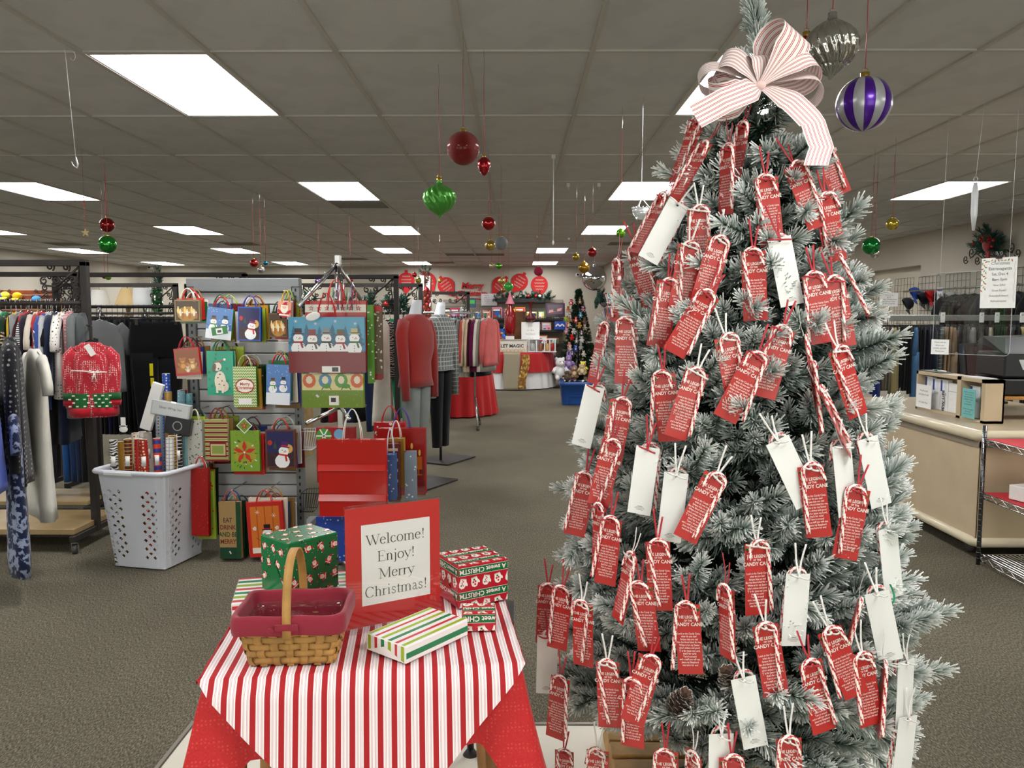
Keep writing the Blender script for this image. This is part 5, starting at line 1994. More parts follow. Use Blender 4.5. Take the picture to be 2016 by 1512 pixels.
def art_dog(a, w, h):
    a.at(0, 0, 0, 1)
    for i in range(14):
        a.at(w * rnd.uniform(-.45, .45), h * rnd.uniform(-.46, .46), rnd.uniform(-.4, .4), w * .05)
        a.ell(0, 0, .7, .6, '#0e7a60', 8)
        for q in (-.7, 0, .7):
            a.ell(q, 1, .3, .4, '#0e7a60', 6)
    a.at(0, 0, 0, h * .5)
    a.ell(0, -.35, .26, .45, '#e6dcc8'); a.ell(.18, -.6, .2, .25, '#ddd0ba'); a.rect(-.2, -.9, -.1, -.4, '#e6dcc8'); a.rect(.05, -.9, .15, -.4, '#e6dcc8')
    a.ell(-.12, .3, .2, .2, '#ece4d4'); a.ell(-.26, .25, .09, .2, '#6a5648', 10, -.2); a.ell(-.06, .2, .04, None, '#222222', 6)
    for x, z in ((-.1, -.2), (.08, -.35), (.16, -.55), (-.05, -.5), (.0, -.05)):
        a.ell(x, z, .035, None, '#4a3a30', 6)
    a.poly([(-.3, .45), (.02, .50), (.2, .62)], '#c8382e'); a.ell(.22, .62, .06, None, '#f4f4f0', 8)


def chevron(a, w, h, c1, c2, n=14):
    a.at(0, 0, 0, 1); a.rect(-w / 2, -h / 2, w / 2, h / 2, c1)
    dz = h / n
    for i in range(n + 1):
        z = -h / 2 + i * dz
        y = a.y
        for k in range(10):
            a.y = y
            x0 = -w / 2 + k * w / 10; x1 = x0 + w / 20; x2 = x0 + w / 10
            a.y = y - a.step
            a.y = y; a._p([(x0, z), (x1, z + dz * .5), (x1, z + dz * .9), (x0, z + dz * .4)], c2)
            a.y = y; a._p([(x1, z + dz * .5), (x2, z), (x2, z + dz * .4), (x1, z + dz * .9)], c2)
        a.y = y


def art_chevron(a, w, h):
    chevron(a, w, h, '#d8d4a8', '#4a9a34')
    a.at(0, h * .02, 0, 1); a.ell(0, 0, w * .42, h * .19, '#c43a30'); a.ell(0, 0, w * .37, h * .16, '#f4eadc')
    me = textmesh('Merry\nChristmas', 'CENTER', .03)
    y_ = a.y
    for f in me[1]:
        a.y = y_; a._p([(me[0][i][0] * w * .17, me[0][i][1] * w * .17 + h * .02) for i in f], '#b52a2a')
    a.rect(-w * .28, -h * .46, w * .28, -h * .31, '#f0f0ec')


def art_teddies(a, w, h):
    a.at(0, 0, 0, 1); a.rect(-w * .44, -h * .40, w * .44, h * .44, '#8a4a24'); a.rect(-w * .44, -h * .40, w * .44, -h * .2, '#a0602c')
    a.at(-w * .18, -h * .02, 0, w * .36); bear(a); a.at(w * .2, -h * .06, 0, w * .34); bear(a, '#c08a4a', '#e6c890'); a.at(0, -h * .25, 0, w * .2); bear(a, '#d8b890', '#f2e2c8')


def art_nativity(a, w, h):
    a.at(0, 0, 0, 1); a.rect(-w * .46, -h * .44, w * .46, h * .44, '#4a3826')
    a.ell(0, -.02, w * .4, h * .34, '#b08038')
    for i in range(9):
        a.at(w * (-.36 + .09 * i), -h * (.1 + .12 * (i % 3) - .1), 0, 1); a.ell(0, 0, w * .055, h * .15, ('#f0cf7c', '#e6e0cc', '#a8662e')[i % 3], 8); a.ell(0, h * .16, w * .03, None, '#f2dcae', 8)


def art_poinsettia(a, w, h):
    a.at(0, 0, 0, 1); a.rect(-w / 2, -h / 2, w / 2, h / 2, '#7ea436'); a.ell(0, -h * .05, w * .4, h * .3, '#a8a83c')
    for i in range(22):
        t = rnd.uniform(0, 2 * PI); r_ = rnd.uniform(.28, .46)
        a.at(math.cos(t) * r_ * w, math.sin(t) * r_ * h, t, w * .05); a.ell(0, 0, 1, .5, ('#35642c', '#dfe8d8', '#4a8038')[i % 3], 8)
    for i in range(14):
        a.at(w * rnd.uniform(-.45, .45), h * rnd.uniform(-.45, .45), 0, w * .018); a.ell(0, 0, 1, None, '#c8382a', 6)
    a.at(-w * .02, -h * .03, 0, w * .42); poinsettia(a)


def art_night_snowman(a, w, h):
    a.at(0, 0, 0, 1); a.rect(-w * .45, -h * .46, w * .45, h * .46, '#2a2a5a'); a.rect(-w * .45, -h * .46, w * .45, -h * .1, '#3a2630'); a.ell(w * .28, 0, w * .14, h * .12, '#e0b060')
    a.at(-w * .18, h * .1, 0, w * .16); pinetree(a, '#3a4a3a')
    a.at(-w * .35, h * .16, 0, 1); a.ell(0, 0, w * .08, h * .07, '#b8382e')
    a.at(w * .10, -h * .12, -.15, w * .6); snowman(a, '#4a2a6a', '#c8302c', False)


def art_plank_snowman(a, w, h):
    a.at(0, 0, 0, 1); a.rect(-w * .40, -h * .43, w * .40, h * .42, '#d8762c')
    for x in (-.22, 0, .22):
        a.rect(w * x - w * .012, -h * .43, w * x + w * .012, h * .42, '#a8501c'); a.y += a.step
    a.y -= a.step; a.rect(-w * .40, -h * .43, w * .40, -h * .33, '#f0ead8')
    a.at(w * .04, -h * .12, 0, w * .48); snowman(a)
    for sx in (-.3, .32):
        a.at(w * sx, h * .02, 0, w * .1); mitten(a)
    for p in ((-.2, .32), (.25, .25)):
        a.at(w * p[0], h * p[1], 0, w * .06); flake(a, '#f4eadc')


def art_eat(a, w, h):
    a.at(0, 0, 0, 1); a.rect(w * .28, -h / 2, w / 2, h / 2, '#1f4a30'); a.rect(-w / 2, -h / 2, w * .28, -h * .3, '#1c4430')
    for i, (t_, c) in enumerate((('EAT', '#4a3428'), ('DRINK', '#6a3028'), ('AND BE', '#2f4a2c'), ('MERRY', '#7a2c24'))):
        me = textmesh(t_, 'CENTER', .02)
        y_ = a.y
        for f in me[1]:
            a.y = y_; a._p([(me[0][k][0] * w * .24 - w * .1, me[0][k][1] * w * .3 + h * (.14 - .125 * i)) for k in f], c)
    a.at(-w * .02, -h * .39, .5, 1); a.rect(-.004, -.009, .004, .009, '#e8e8e8')


def art_glitter(a, w, h):
    for i in range(90):
        a.at(w * rnd.uniform(-.5, .5), h * rnd.uniform(-.5, .5), rnd.uniform(0, 3), 1); a.y = 0; a.ell(0, 0, rnd.uniform(.001, .0035), None, ('#d8443a', '#e83a2e', '#8e1414')[i % 3], 5)


def art_stripes(a, w, h):
    a.at(0, 0, 0, 1)
    n = 9
    for i in range(n):
        z = -h / 2 + i * h / n
        y = a.y
        a.rect(-w / 2, z, w / 2, z + h / n * .4, '#7a1a1e'); a.y = y; a.rect(-w / 2, z + h / n * .55, w / 2, z + h / n * .85, '#8a9a4a'); a.y = y
    a.y -= a.step * 2
    a.rect(-w * .3, -h * .4, w * .42, -h * .05, '#7a1a1e'); a.rect(-w * .26, -h * .36, w * .38, -h * .09, '#c8b88a'); a.rect(-w * .2, -h * .32, w * .3, -h * .13, '#8a9a4a')


def art_candles(a, w, h):
    for i, x in enumerate((-.28, -.12, .22, .38)):
        a.at(w * x, h * (.08 - .1 * (i % 2)), 0, 1); a.rect(-w * .05, -h * .2, w * .05, h * .1, '#e07a20'); a.ell(0, h * .16, w * .025, h * .05, '#ffd860', 8)
    a.at(w * .2, -h * .25, 0, 1)
    for r_ in range(4):
        for q in range(3):
            a.rect(-w * .25 + q * w * .17 + (r_ % 2) * w * .08, -h * .2 + r_ * h * .09, -w * .10 + q * w * .17 + (r_ % 2) * w * .08, -h * .13 + r_ * h * .09, '#8a2420')


def art_dots(c, n=40, r_=.004):
    def f(a, w, h):
        for i in range(n):
            a.at(w * rnd.uniform(-.47, .47), h * rnd.uniform(-.47, .47), 0, 1); a.y = 0; a.ell(0, 0, r_ * rnd.uniform(.6, 1.1), None, c, 6)
    return f


def art_owls(a, w, h):
    a.at(0, 0, 0, 1); a.rect(-w / 2, h * .02, w / 2, h / 2, '#e6dc9c')
    for i in range(4):
        a.at(w * (-.38 + .26 * i), h * .3, 0, w * .11); a.ell(0, 0, 1, 1.1, ('#d8602c', '#4a8ab0', '#58a03a', '#d8602c')[i], 10); a.ell(0, .1, .5, .6, '#f0e8cc', 8)
    for sx in (-.1, .22):
        a.at(w * sx, h * .14, 0, w * .05); a.ell(0, 0, 1.4, .8, '#4a9a34', 8); a.line(-1, -.4, -1.6, -1.2, .25, '#3a2a1c'); a.line(1, -.4, 1.6, -1.2, .25, '#3a2a1c')
    a.at(0, 0, 0, 1); a.rect(-w / 2, -h / 2, w / 2, h * .02, '#6f8f1e')
    for i in range(30):
        a.at(w * rnd.uniform(-.46, .46), h * rnd.uniform(-.46, 0), 0, 1); a.ell(0, 0, .002, None, '#a8bc5a', 6)
    a.at(w * .02, -h * .28, 0, 1); a.rect(-w * .08, -h * .14, w * .08, h * .14, '#f0efe8'); a.rect(-w * .05, -h * .05, w * .03, h * .08, '#333333')
    a.at(-w * .25, -h * .15, .8, 1); a.rect(-.006, -.009, .006, .009, '#e8e8e4')


def art_text(lines, c, sz=.1, top=.3, step=.15, sx=1.0):
    def f(a, w, h):
        for i, t_ in enumerate(lines):
            me = textmesh(t_, 'CENTER', .01)
            for fc in me[1]:
                a.at(0, 0, 0, 1); a.y = -.0004; a._p([(me[0][k][0] * w * sz * sx, me[0][k][1] * w * sz + h * (top - step * i)) for k in fc], c)
    return f


def bag(label, rect, Y, base, art=None, hcol='#c8c8c8', t=.035, yaw=0.0, group='gift bags on display', handle=True, hh=.11, roll=0.0, mt=VGLOSS, name='gift_bag', cat='gift bag', loops='ribbon'):
    x0, z0, x1, z1 = rect
    pa, pb = atY(x0, z0, Y), atY(x1, z1, Y)
    w, h = abs(pb.x - pa.x), abs(pa.z - pb.z)
    cx, cz = (pa.x + pb.x) / 2, (pa.z + pb.z) / 2
    g = thing(name, label, cat, (cx, Y, cz), group=group, rot=(0, roll, yaw))
    mb = MB()
    # paper bag: open top, creased sides
    v = [(-w / 2, 0, -h / 2), (w / 2, 0, -h / 2), (w / 2, t, -h / 2), (-w / 2, t, -h / 2), (-w / 2, 0, h / 2), (w / 2, 0, h / 2), (w / 2, t, h / 2), (-w / 2, t, h / 2),
         (-w / 2 + t * .25, t / 2, -h / 2), (w / 2 - t * .25, t / 2, -h / 2), (-w / 2 + t * .25, t / 2, h / 2), (w / 2 - t * .25, t / 2, h / 2)]
    mb.add(v, [(0, 1, 5, 4), (2, 3, 7, 6), (1, 9, 11, 5), (9, 2, 6, 11), (3, 8, 10, 7), (8, 0, 4, 10), (0, 8, 9, 1), (8, 3, 2, 9), (4, 5, 11, 10), (10, 11, 6, 7)], base)
    link('bag_body', mb, mt, g)
    if art:
        a = ClipArt(Matrix.Identity(4), w - .001, h - .001)
        art(a, w, h)
        link('printed_front', a, mt, g)
    if handle:
        for k, yy in enumerate((.002, t - .002)):
            mb = MB()
            n = 12
            wd = min(w * .3, .05)
            pts = [(wd * math.cos(PI - PI * i / n) * (1 - .35 * math.sin(PI * i / n)), yy + (t / 2 - yy) * math.sin(PI * i / n), h / 2 - .012 + (hh + .012) * math.sin(PI * i / n) ** .7) for i in range(n + 1)]
            mb.tube(pts, .0028, 5, hcol)
            link('handle', mb, mat('bag_handle', None, .6), g)
    return g


# ================================================================== slatwall stand with gift bags
SY = 5.12
SXL, SXR = LX(381, SY), LX(586, SY)
SZT = atY(500, 552, SY).z
GREY = mat('grey_upright', '#7d8184', .45, .4, vary=.06)
SLATW = mat('white_slat', '#c9cbcd', .5, vary=.03)
sw = thing('slatwall_stand', 'grey framed white slatwall display stand on casters covered in gift bags', 'display stand', ((SXL + SXR) / 2, SY, 0))
hw = (SXR - SXL) / 2
for sx in (-1, 1):
    mb = MB(); mb.box((sx * hw, 0, SZT / 2 + .05), (.045, .055, SZT - .1)); up = link('upright', mb, GREY, sw)
    mb = MB()
    for k in range(34):
        mb.box((sx * hw, -.0276, .20 + k * .045), (.011, .002, .020), col='#16181a')
    link('slots', mb, VPLAST, up, kind='stuff')
mb = MB(); mb.rbox((0, 0, SZT - .015), (hw * 2 + .05, .07, .055), .003); mb.box((0, -.02, SZT - .055), (hw * 2 - .05, .03, .03)); link('top_rail', mb, GREY, sw)
nsl = 19
sme = MB(); sme.rbox((0, 0, 0), (hw * 2 - .05, .018, .070), .003); sme = sme.mesh('slat')
for k in range(nsl):
    link('slat', sme, SLATW, sw, (0, .005, SZT - .115 - k * .0785))
mb = MB(); mb.box((0, .017, SZT / 2 + .08), (hw * 2 - .05, .006, SZT - .26)); link('back_board', mb, mat('groove_dark', '#6c6e70', .7), sw)
for sx in (-1, 1):
    mb = MB(); mb.rbox((sx * hw, -.02, .11), (.05, .62, .045), .003); link('foot_beam', mb, GREY, sw)
    for yy in (-.28, .26):
        caster(sw, (sx * hw, yy, 0), 1.1)
mb = MB(); mb.rbox((0, 0, .12), (hw * 2, .05, .04), .003); link('base_rail', mb, GREY, sw)

PEGM = CHROME
pk = 0
BAGS = [
    ('brown gift bag with a golden nativity scene at the top corner of the stand', (343, 590, 394, 633), '#8e7a52', art_nativity, '#e0d8c8', 0.0),
    ('green gift bag with a smiling snowman and a folded green label', (405, 606, 458, 668), '#6a9a3a', art_snowpair, '#b8222c', .12),
    ('blue gift bag with a dark window print and snowman', (467, 604, 514, 671), '#2456b0', art_night_snowman, '#4a3a9a', .03),
    ('brown gift bag with a village fence print', (529, 616, 566, 664), '#6a4a3a', art_nativity, '#3a5a2a', .0),
    ('red gift bag printed with teddy bears at the edge of the stand', (343, 685, 394, 739), '#b02a22', art_teddies, '#b8222c', -.08),
    ('teal gift bag with paw prints and a spotted puppy', (406, 691, 461, 778), '#1aa080', art_dog, '#1a8a6a', .0),
    ('green chevron gift bag reading Merry Christmas', (458, 722, 506, 801), '#4a9a34', art_chevron, '#c8b08a', .0),
    ('light blue gift bag with two snowmen in hats', (523, 718, 572, 797), '#5c86c4', art_snowpair, '#c8222c', .04),
    ('red and green striped gift bag with a boxed print', (402, 826, 450, 908), '#c8b88a', art_stripes, '#8e2a2a', .0),
    ('silver birch print gift bag hanging above the red glitter bag', (367, 828, 400, 916), '#b8b8b0', art_dots('#5a5a50', 30, .005), '#e8e0c8', .0),
    ('lime gift bag with a large red poinsettia', (453, 848, 512, 928), '#7ea436', art_poinsettia, '#1a2238', .0),
    ('dark blue gift bag with a snowman in a purple hat', (522, 846, 582, 921), '#6a3a2c', art_night_snowman, '#c8382a', .0),
    ('tall red glitter bottle bag beside the laundry basket', (374, 922, 412, 1055), '#a01818', art_glitter, '#c82a22', .02),
    ('burlap bottle bag reading EAT DRINK AND BE MERRY', (430, 988, 476, 1100), '#a88a5c', art_eat, '#b85a50', .0),
    ('red bordered gift bag with a snowman before orange planks', (486, 988, 560, 1096), '#c42a24', art_plank_snowman, '#c42a24', -.05),
    ('pink gift bag with a jolly bearded face', (546, 594, 573, 628), '#e8a08a', lambda a, w, h: (a.at(0, 0, 0, w * .8), santa(a)), '#c8a83a', .1),
]
backc = ['#c82a2a', '#1f6a3a', '#e8e0d0', '#2a3a7a', '#8a6a3a', '#d8d8d8', '#6a1a1e', '#9ab03a', '#b88a2a', '#14301f']
for i, (lb, rc, c, art, hc, roll) in enumerate(BAGS):
    Yb = SY - .26 if i not in (12, 13, 14) else SY - .33
    bag(lb, rc, Yb, c, art, hc, t=.03, roll=roll, group='gift bags on the slatwall stand', hh=.07)
    for k in range(4):
        dx, dz = 4 + 5 * k + rnd.uniform(-2, 3), rnd.uniform(-9, 8)
        gr = rnd.uniform(.9, 1.1)
        bag('%s gift bag hanging %s behind the front bag of peg group %s' % (['scarlet', 'pine green', 'cream', 'navy', 'kraft brown', 'silver', 'burgundy', 'lime', 'gold', 'forest'][(i * 3 + k) % 10], ORD[k], ORD[i]),
            (rc[0] + dx, rc[1] + dz, rc[0] + dx + (rc[2] - rc[0]) * gr, rc[3] + dz), Yb + .045 + .038 * k, backc[(i * 3 + k) % 10], art_dots(backc[(i * 3 + k + 3) % 10], 12, .006) if k % 2 else None, backc[(i + k * 2) % 10],
            t=.02, roll=rnd.uniform(-.04, .04), group='gift bags behind the front ones on the slatwall', hh=.06)
    cxp = (rc[0] + rc[2]) / 2
    p = atY(cxp, rc[1] - 20, Yb + .03)
    mb = MB(); mb.cyl((0, 0, 0), (0, SY - p.y, -.0), .004, n=6); mb.ball((0, 0, .003), .006, 8)
    link('peg', mb, PEGM, sw, (p.x - sw.location.x, p.y - sw.location.y, p.z))
a = Art(); a.mb.box((0, 0, 0), (.095, .004, .05), col='#2a7a3c'); a.y = -.003; a.rect(-.02, -.02, .02, .015, '#eef0ee'); a.rect(-.012, -.012, .012, .004, '#444444')
tag(link('folded_label', a, VGLOSS, loc=atY(432, 651, SY - .30), rot=(0, -.15, 0)), 'folded green card label across the lower half of the smiling snowman bag', 'label')
a = Art(); a.poly([(-.05, 0), (0, -.05), (.05, 0), (0, .05)], '#f0efe8'); a.poly([(-.043, 0), (0, -.043), (.043, 0), (0, .043)], '#6a9a3a')
_p = Art._p
sv = ClipArt(Matrix.Identity(4), .2, .2); sv.at(0, 0, 0, .028); sv.y = -.001; poinsettia(sv)
o_ = len(a.mb.v); a.mb.v.extend(sv.mb.v); a.mb.f.extend([[q + o_ for q in f] for f in sv.mb.f]); a.mb.c.extend(sv.mb.c); a.mb.s.extend(sv.mb.s); a.mb.mi.extend(sv.mb.mi)
tag(link('gift_tag', a, VGLOSS, loc=atY(481, 838, SY - .31)), 'diamond shaped poinsettia tag tied over the lime gift bag', 'tag')
# small wire baskets on the stand's side
for z, lb in ((atY(600, 845, SY).z, 'small white wire basket on the side of the slatwall stand'), (atY(600, 965, SY).z, 'small black wire basket low on the side of the slatwall stand')):
    mb = MB()
    for q in range(7):
        x = q * .017
        mb.tube([(x, 0, 0), (x * .7, 0, -.12), (x * .7, .12, -.12), (x, .14, 0)], .0018, 4)
    mb.tube([(0, 0, 0), (.11, 0, 0), (.11, .14, 0), (0, .14, 0)], .003, 5, closed=True); mb.tube([(0, 0, -.12), (.075, 0, -.12), (.075, .12, -.12), (0, .12, -.12)], .003, 5, closed=True)
    tag(link('wire_basket', mb, WHITEP if 'white' in lb else IRON, loc=(SXR + .025, SY - .1, z)), lb, 'basket')

# ================================================================== chrome waterfall rack of large bags
wf = thing('waterfall_rack', 'chrome four arm waterfall rack carrying large gift bags', 'display stand', (LX(668, 4.75), 4.75, 0))
mb = MB(); mb.rbox((0, 0, .95), (.035, .035, 1.86), .003); link('post', mb, CHROME, wf)
for a_ in (0, PI / 2):
    mb = MB(); mb.rbox((0, 0, .03), (.95, .04, .03), .003, rz=a_ + .4); link('base_bar', mb, CHROME, wf)
top = atY(668, 518, 4.75).z
for k, (dx, dy) in enumerate(((-.14, -.36), (.03, -.2), (.06, -.1), (.12, .2))):
    mb = MB(); mb.tube([(0, 0, top), (dx, dy, top - .26)], .013, 6)
    for q in range(5):
        t_ = .15 + q * .19
        mb.tube([(dx * t_, dy * t_, top - .26 * t_ + .01), (dx * t_, dy * t_ - .01, top - .26 * t_ + .03)], .005, 5)
    link('arm', mb, CHROME, wf)
for k, (dx, dy) in enumerate(((-.05, -.58), (.1, .25), (.14, -.42))):
    zz_ = atY(690, 818, 4.5).z
    mb = MB(); mb.tube([(0, 0, zz_ + .02), (dx, dy, zz_)], .012, 6); link('arm', mb, CHROME, wf)

GB = 'large gift bags on the chrome waterfall rack'
SNB = bag('large blue gift bag with a row of five snowmen', (567, 624, 718, 694), 4.33, '#4f9fc4', art_snowmen, '#c8222c', t=.03, group=GB, hh=.13)
g = bag('x', (568, 692, 720, 734), 4.325, '#7a1420', lambda a, w, h: (a.at(w * .05, -h * .36, 0, 1), a.rect(-.05, -.015, .05, .02, '#ecece6'), a.rect(.005, -.01, .04, .014, '#333333')), t=.04, group=GB, handle=False)
g.parent = SNB; g.location = g.location - SNB.location; g.name = 'folded_base'
for k_ in ('label', 'category', 'group'):
    del g[k_]
bag('olive green gift bag with owls and leaves', (594, 736, 716, 803), 4.36, '#6f8f1e', art_owls, '#4a7a2a', t=.04, group=GB, hh=.10)
bag('red gift bag with a white poinsettia band behind the snowmen bag', (600, 592, 722, 700), 4.48, '#b8201f', lambda a, w, h: [(a.at(0, h * .38, 0, 1), a.rect(-w / 2, -h * .09, w / 2, h * .05, '#f0eadc'))] + [(a.at(w * (-.4 + .13 * i), h * .36, 0, w * .05), poinsettia(a)) for i in range(7)], '#c82a2a', t=.04, group=GB, hh=.12)
bag('green gift bag with snowflake dots seen edge on beside the snowmen bag', (722, 600, 736, 755), 4.5, '#5a9a2c', art_dots('#e8f0e0', 14, .006), t=.10, yaw=.1, group=GB, handle=False)
bag('brown gift bag with white polka dots and red ends', (736, 602, 753, 748), 4.6, '#6a5440', lambda a, w, h: (art_dots('#f0eadc', 26, .006)(a, w, h), a.at(0, 0, 0, 1), a.rect(-w / 2, -h / 2, w / 2, -h * .42, '#a01c24'), a.rect(-w / 2, h * .42, w / 2, h / 2, '#b82a34')), t=.10, yaw=.1, group=GB, handle=False)
# lower group
def art_folds(a, w, h):
    a.at(0, 0, 0, 1)


g = bag('large glossy red foil gift bag with two folded creases', (626, 866, 761, 1017), 4.10, '#b8120e', None, '#eeeae4', t=.05, group=GB, hh=.16)
mb = MB()
w_ = abs(LX(761, 4.1) - LX(626, 4.1))
for zz_, q in ((.055, .02), (-.105, .02)):
    mb.add([(-w_ / 2, -.004, zz_ + q), (w_ / 2, -.004, zz_ + q), (w_ / 2, -.020, zz_ - .012), (-w_ / 2, -.020, zz_ - .012), (w_ / 2, -.001, zz_ - .018), (-w_ / 2, -.001, zz_ - .018)], [(0, 3, 2, 1), (3, 5, 4, 2)], '#c21610')
link('fold', mb, mat('red_foil', '#c4140e', .16, coat=.6), g)
g.children[0].material_slots[0].link = 'OBJECT'
g.children[0].material_slots[0].material = mat('red_foil', '#c4140e', .16, coat=.6)
bag('blue snowflake gift bag below the red foil bag', (622, 1018, 690, 1105), 4.2, '#2444a0', art_dots('#a8c0e8', 14, .005), '#d8d8e8', t=.05, group=GB, hh=.32)
bag('sky blue snow scene gift bag edge beside the red foil bag', (756, 896, 781, 985), 4.25, '#3a6ab0', art_dots('#e0ecf8', 12, .005), '#d8d8e8', t=.08, group=GB, hh=.14, yaw=.1)
bag('maroon gift bag with cream stripes', (764, 874, 789, 988), 4.34, '#6a1a20', lambda a, w, h: [(a.at(0, h * (.4 - .18 * i), 0, 1), a.rect(-w * .5, -.008, w * .3, .008, '#e0cf9a')) for i in range(4)], t=.08, group=GB, handle=False, yaw=.1)
bag('gold gift bag behind the maroon striped one', (762, 864, 796, 960), 4.42, '#a8802e', None, '#e8e0d0', t=.06, group=GB, hh=.1)
bag('silver snowflake gift bag beside the candle print bag', (796, 890, 821, 986), 4.42, '#8a9cae', art_dots('#eef4fa', 9, .007), t=.06, group=GB, handle=False, yaw=.1)
bag('red gift bag printed with lit orange candles', (742, 844, 838, 975), 4.62, '#a81c1a', art_candles, '#5a3aa0', t=.06, group=GB, hh=.12)
bag('white and red dotted gift bag top behind the candle bag', (736, 832, 798, 900), 4.75, '#c8242e', art_dots('#f4f4f0', 16, .010), '#c8222c', t=.05, group=GB, hh=.1)
bag('red bag with green snowflake circle behind the foil bag', (622, 842, 700, 950), 4.72, '#a01c22', lambda a, w, h: [(a.at(-w * .3, h * .35, 0, w * .2), a.ell(0, 0, 1, None, '#4a9a3a', 12), flake(a)), (a.at(w * .1, h * .38, 0, w * .14), a.ell(0, 0, 1, None, '#7ab0d8', 12))], t=.05, group=GB, handle=False)
# ribbons on the arms
wf.location
for i in range(12):
    px = 645 + i * 4.6
    cc = ('#c8202a', '#2f8a3a', '#e8e8e4', '#5a3a9a', '#c8202a', '#b8222a')[i % 6]
    p, q = atY(px + 6, 560 + (i % 3) * 8, 4.45), atY(px - 4 + (i % 2) * 8, 610, 4.40)
    mb = MB(); mb.tube([(0, 0, 0), ((q.x - p.x) * .4, -.01, (q.z - p.z) * .5), (q.x - p.x, 0, q.z - p.z)], .007, 6, cc, flat=.3)
    link('ribbon_handle', mb, RIBM, wf, p - wf.location)
mb = MB(); mb.ball((0, 0, 0), .040, 16, '#f2f3f2', (1, .04, .55)); link('paper_tag', mb, VPRINT, SNB, atY(616, 623, 4.29) - SNB.location, rot=(0, -.3, 0))

# ================================================================== laundry basket of wrapping paper
BKY = 4.62
BX, BYc = -2.235, 4.83
bk = thing('laundry_basket', 'tall white plastic laundry basket with diamond holes holding wrapping paper', 'basket', (BX, BYc, 0), R(-13))
LBP = mat('basket_white', '#d4d8e2', .38, vary=.02)


def bwall(z, k=0):
    t = z / .62
    return .185 + .055 * t + k, .19 + .06 * t + k


HB = .60


def basket_wall():
    """four walls with real diamond holes, corners rounded"""
    mb = MB()
    for side in range(4):
        half_long = side % 2
        nu, nv = 14, 22
        cells = set()
        for j in range(2, nv - 4):
            for i in (1, 2, 3, 4, 9, 10, 11, 12):
                if (i + j) % 2:
                    cells.add((i, j))
        def P(i, j, off=0.0):
            u, v = i / nu * 2 - 1, j / nv
            z = .012 + v * (HB - .012)
            a_, b_ = bwall(z)
            r_ = .05
            L_ = a_ if not half_long else b_
            D_ = b_ if not half_long else a_
            x = u * L_; y = -D_ - off
            e = abs(x) - (L_ - r_)
            if e > 0:
                y += r_ * (1 - math.cos(min(1, e / r_) * PI / 2)); x = math.copysign((L_ - r_) + r_ * math.sin(min(1, e / r_) * PI / 2), x)
            M_ = Matrix.Rotation(side * PI / 2, 4, 'Z')
            return M_ @ Vector((x, y, z))
        idx = {}
        def V(i, j):
            if (i, j) not in idx:
                idx[(i, j)] = len(mb.v); mb.v.append(tuple(P(i, j)))
            return idx[(i, j)]
        for j in range(nv):
            for i in range(nu):
                if (i, j) in cells:
                    # diamond hole: leave the four corner triangles
                    m = [(i + .5, j), (i + 1, j + .5), (i + .5, j + 1), (i, j + .5)]
                    c_ = [(i, j), (i + 1, j), (i + 1, j + 1), (i, j + 1)]
                    for q in range(4):
                        f = [V(*c_[q]), V(*m[q]), V(*m[q - 1])]
                        mb.f.append(f); mb.c.append((1, 1, 1)); mb.s.append(False); mb.mi.append(0)
                else:
                    f = [V(i, j), V(i + 1, j), V(i + 1, j + 1), V(i, j + 1)]
                    # stitch midpoints used by neighbouring holes
                    mb.f.append(f); mb.c.append((1, 1, 1)); mb.s.append(False); mb.mi.append(0)
    return mb


mb = basket_wall(); a_, b_ = bwall(.012)
bw = link('basket_wall', mb, LBP, bk)
so = bw.modifiers.new('thickness', 'SOLIDIFY'); so.thickness = .004
mb = MB(); mb.rbox((0, 0, .012), (a_ * 2 - .02, b_ * 2 - .02, .014), .004); link('basket_floor', mb, LBP, bk)
a_, b_ = bwall(HB)
mb = MB()
pts = []
for i in range(48):
    x, y = rrect(i / 48, a_ * 2 + .03, b_ * 2 + .03, .07); pts.append((x, y, HB))
mb.tube(pts, .016, 10, closed=True, flat=.9); link('rim', mb, LBP, bk)
mb = MB(); mb.rbox((-.05, -b_ - .022, HB - .004), (.20, .02, .03), .008); link('grip', mb, mat('basket_white_grip', '#e8eaee', .3), bk)

ROLLS = [(217, 866, 0, '#e8e8e6', '#2a2a2a', 'black and white scribble print'), (235, 870, 1, '#a87c26', '#a87c26', 'plain gold'), (248, 864, 0, '#5a2a1c', '#d8b060', 'brown and gold houndstooth'), (258, 862, 2, '#8a1420', '#d0a050', 'dark red starred'),
         (269, 865, 0, '#b01c1c', '#e0b050', 'red with tiny gold dots'), (289, 865, 0, '#a82420', '#f0dca0', 'red with a moonlit scene'), (310, 864, 0, '#2f3a8a', '#d8442a', 'blue, green and red striped'), (326, 862, 0, '#eceae6', '#9a9aa0', 'white diamond lattice'),
         (338, 857, 1, '#6a4424', '#c8a050', 'brown wood grain'), (349, 855, 1, '#1a1a1a', '#f0f0f0', 'black and white checked'), (322, 735, 3, '#2a52b0', '#e8e8f0', 'tall blue snowman'), (310, 770, 3, '#a8ccd8', '#c83a2a', 'tall pale blue Santa'), (325, 772, 2, '#b08a44', '#d0b070', 'tall gold'),
         (343, 768, 3, '#8ec8e0', '#e8f0f4', 'tall light blue'), (358, 768, 3, '#a02a34', '#d8a0a0', 'tall raspberry'), (371, 775, 3, '#7ac0cc', '#3a6a4a', 'tall aqua holly'), (276, 852, 2, '#e8e2d2', '#c8302a', 'cream and red'), (298, 850, 2, '#d8d4c8', '#888888', 'ivory'),
         (283, 850, 3, '#f0f0ee', '#c8a050', 'white and gold'), (366, 840, 2, '#86c4cc', '#c83a3a', 'aqua with snowmen')]
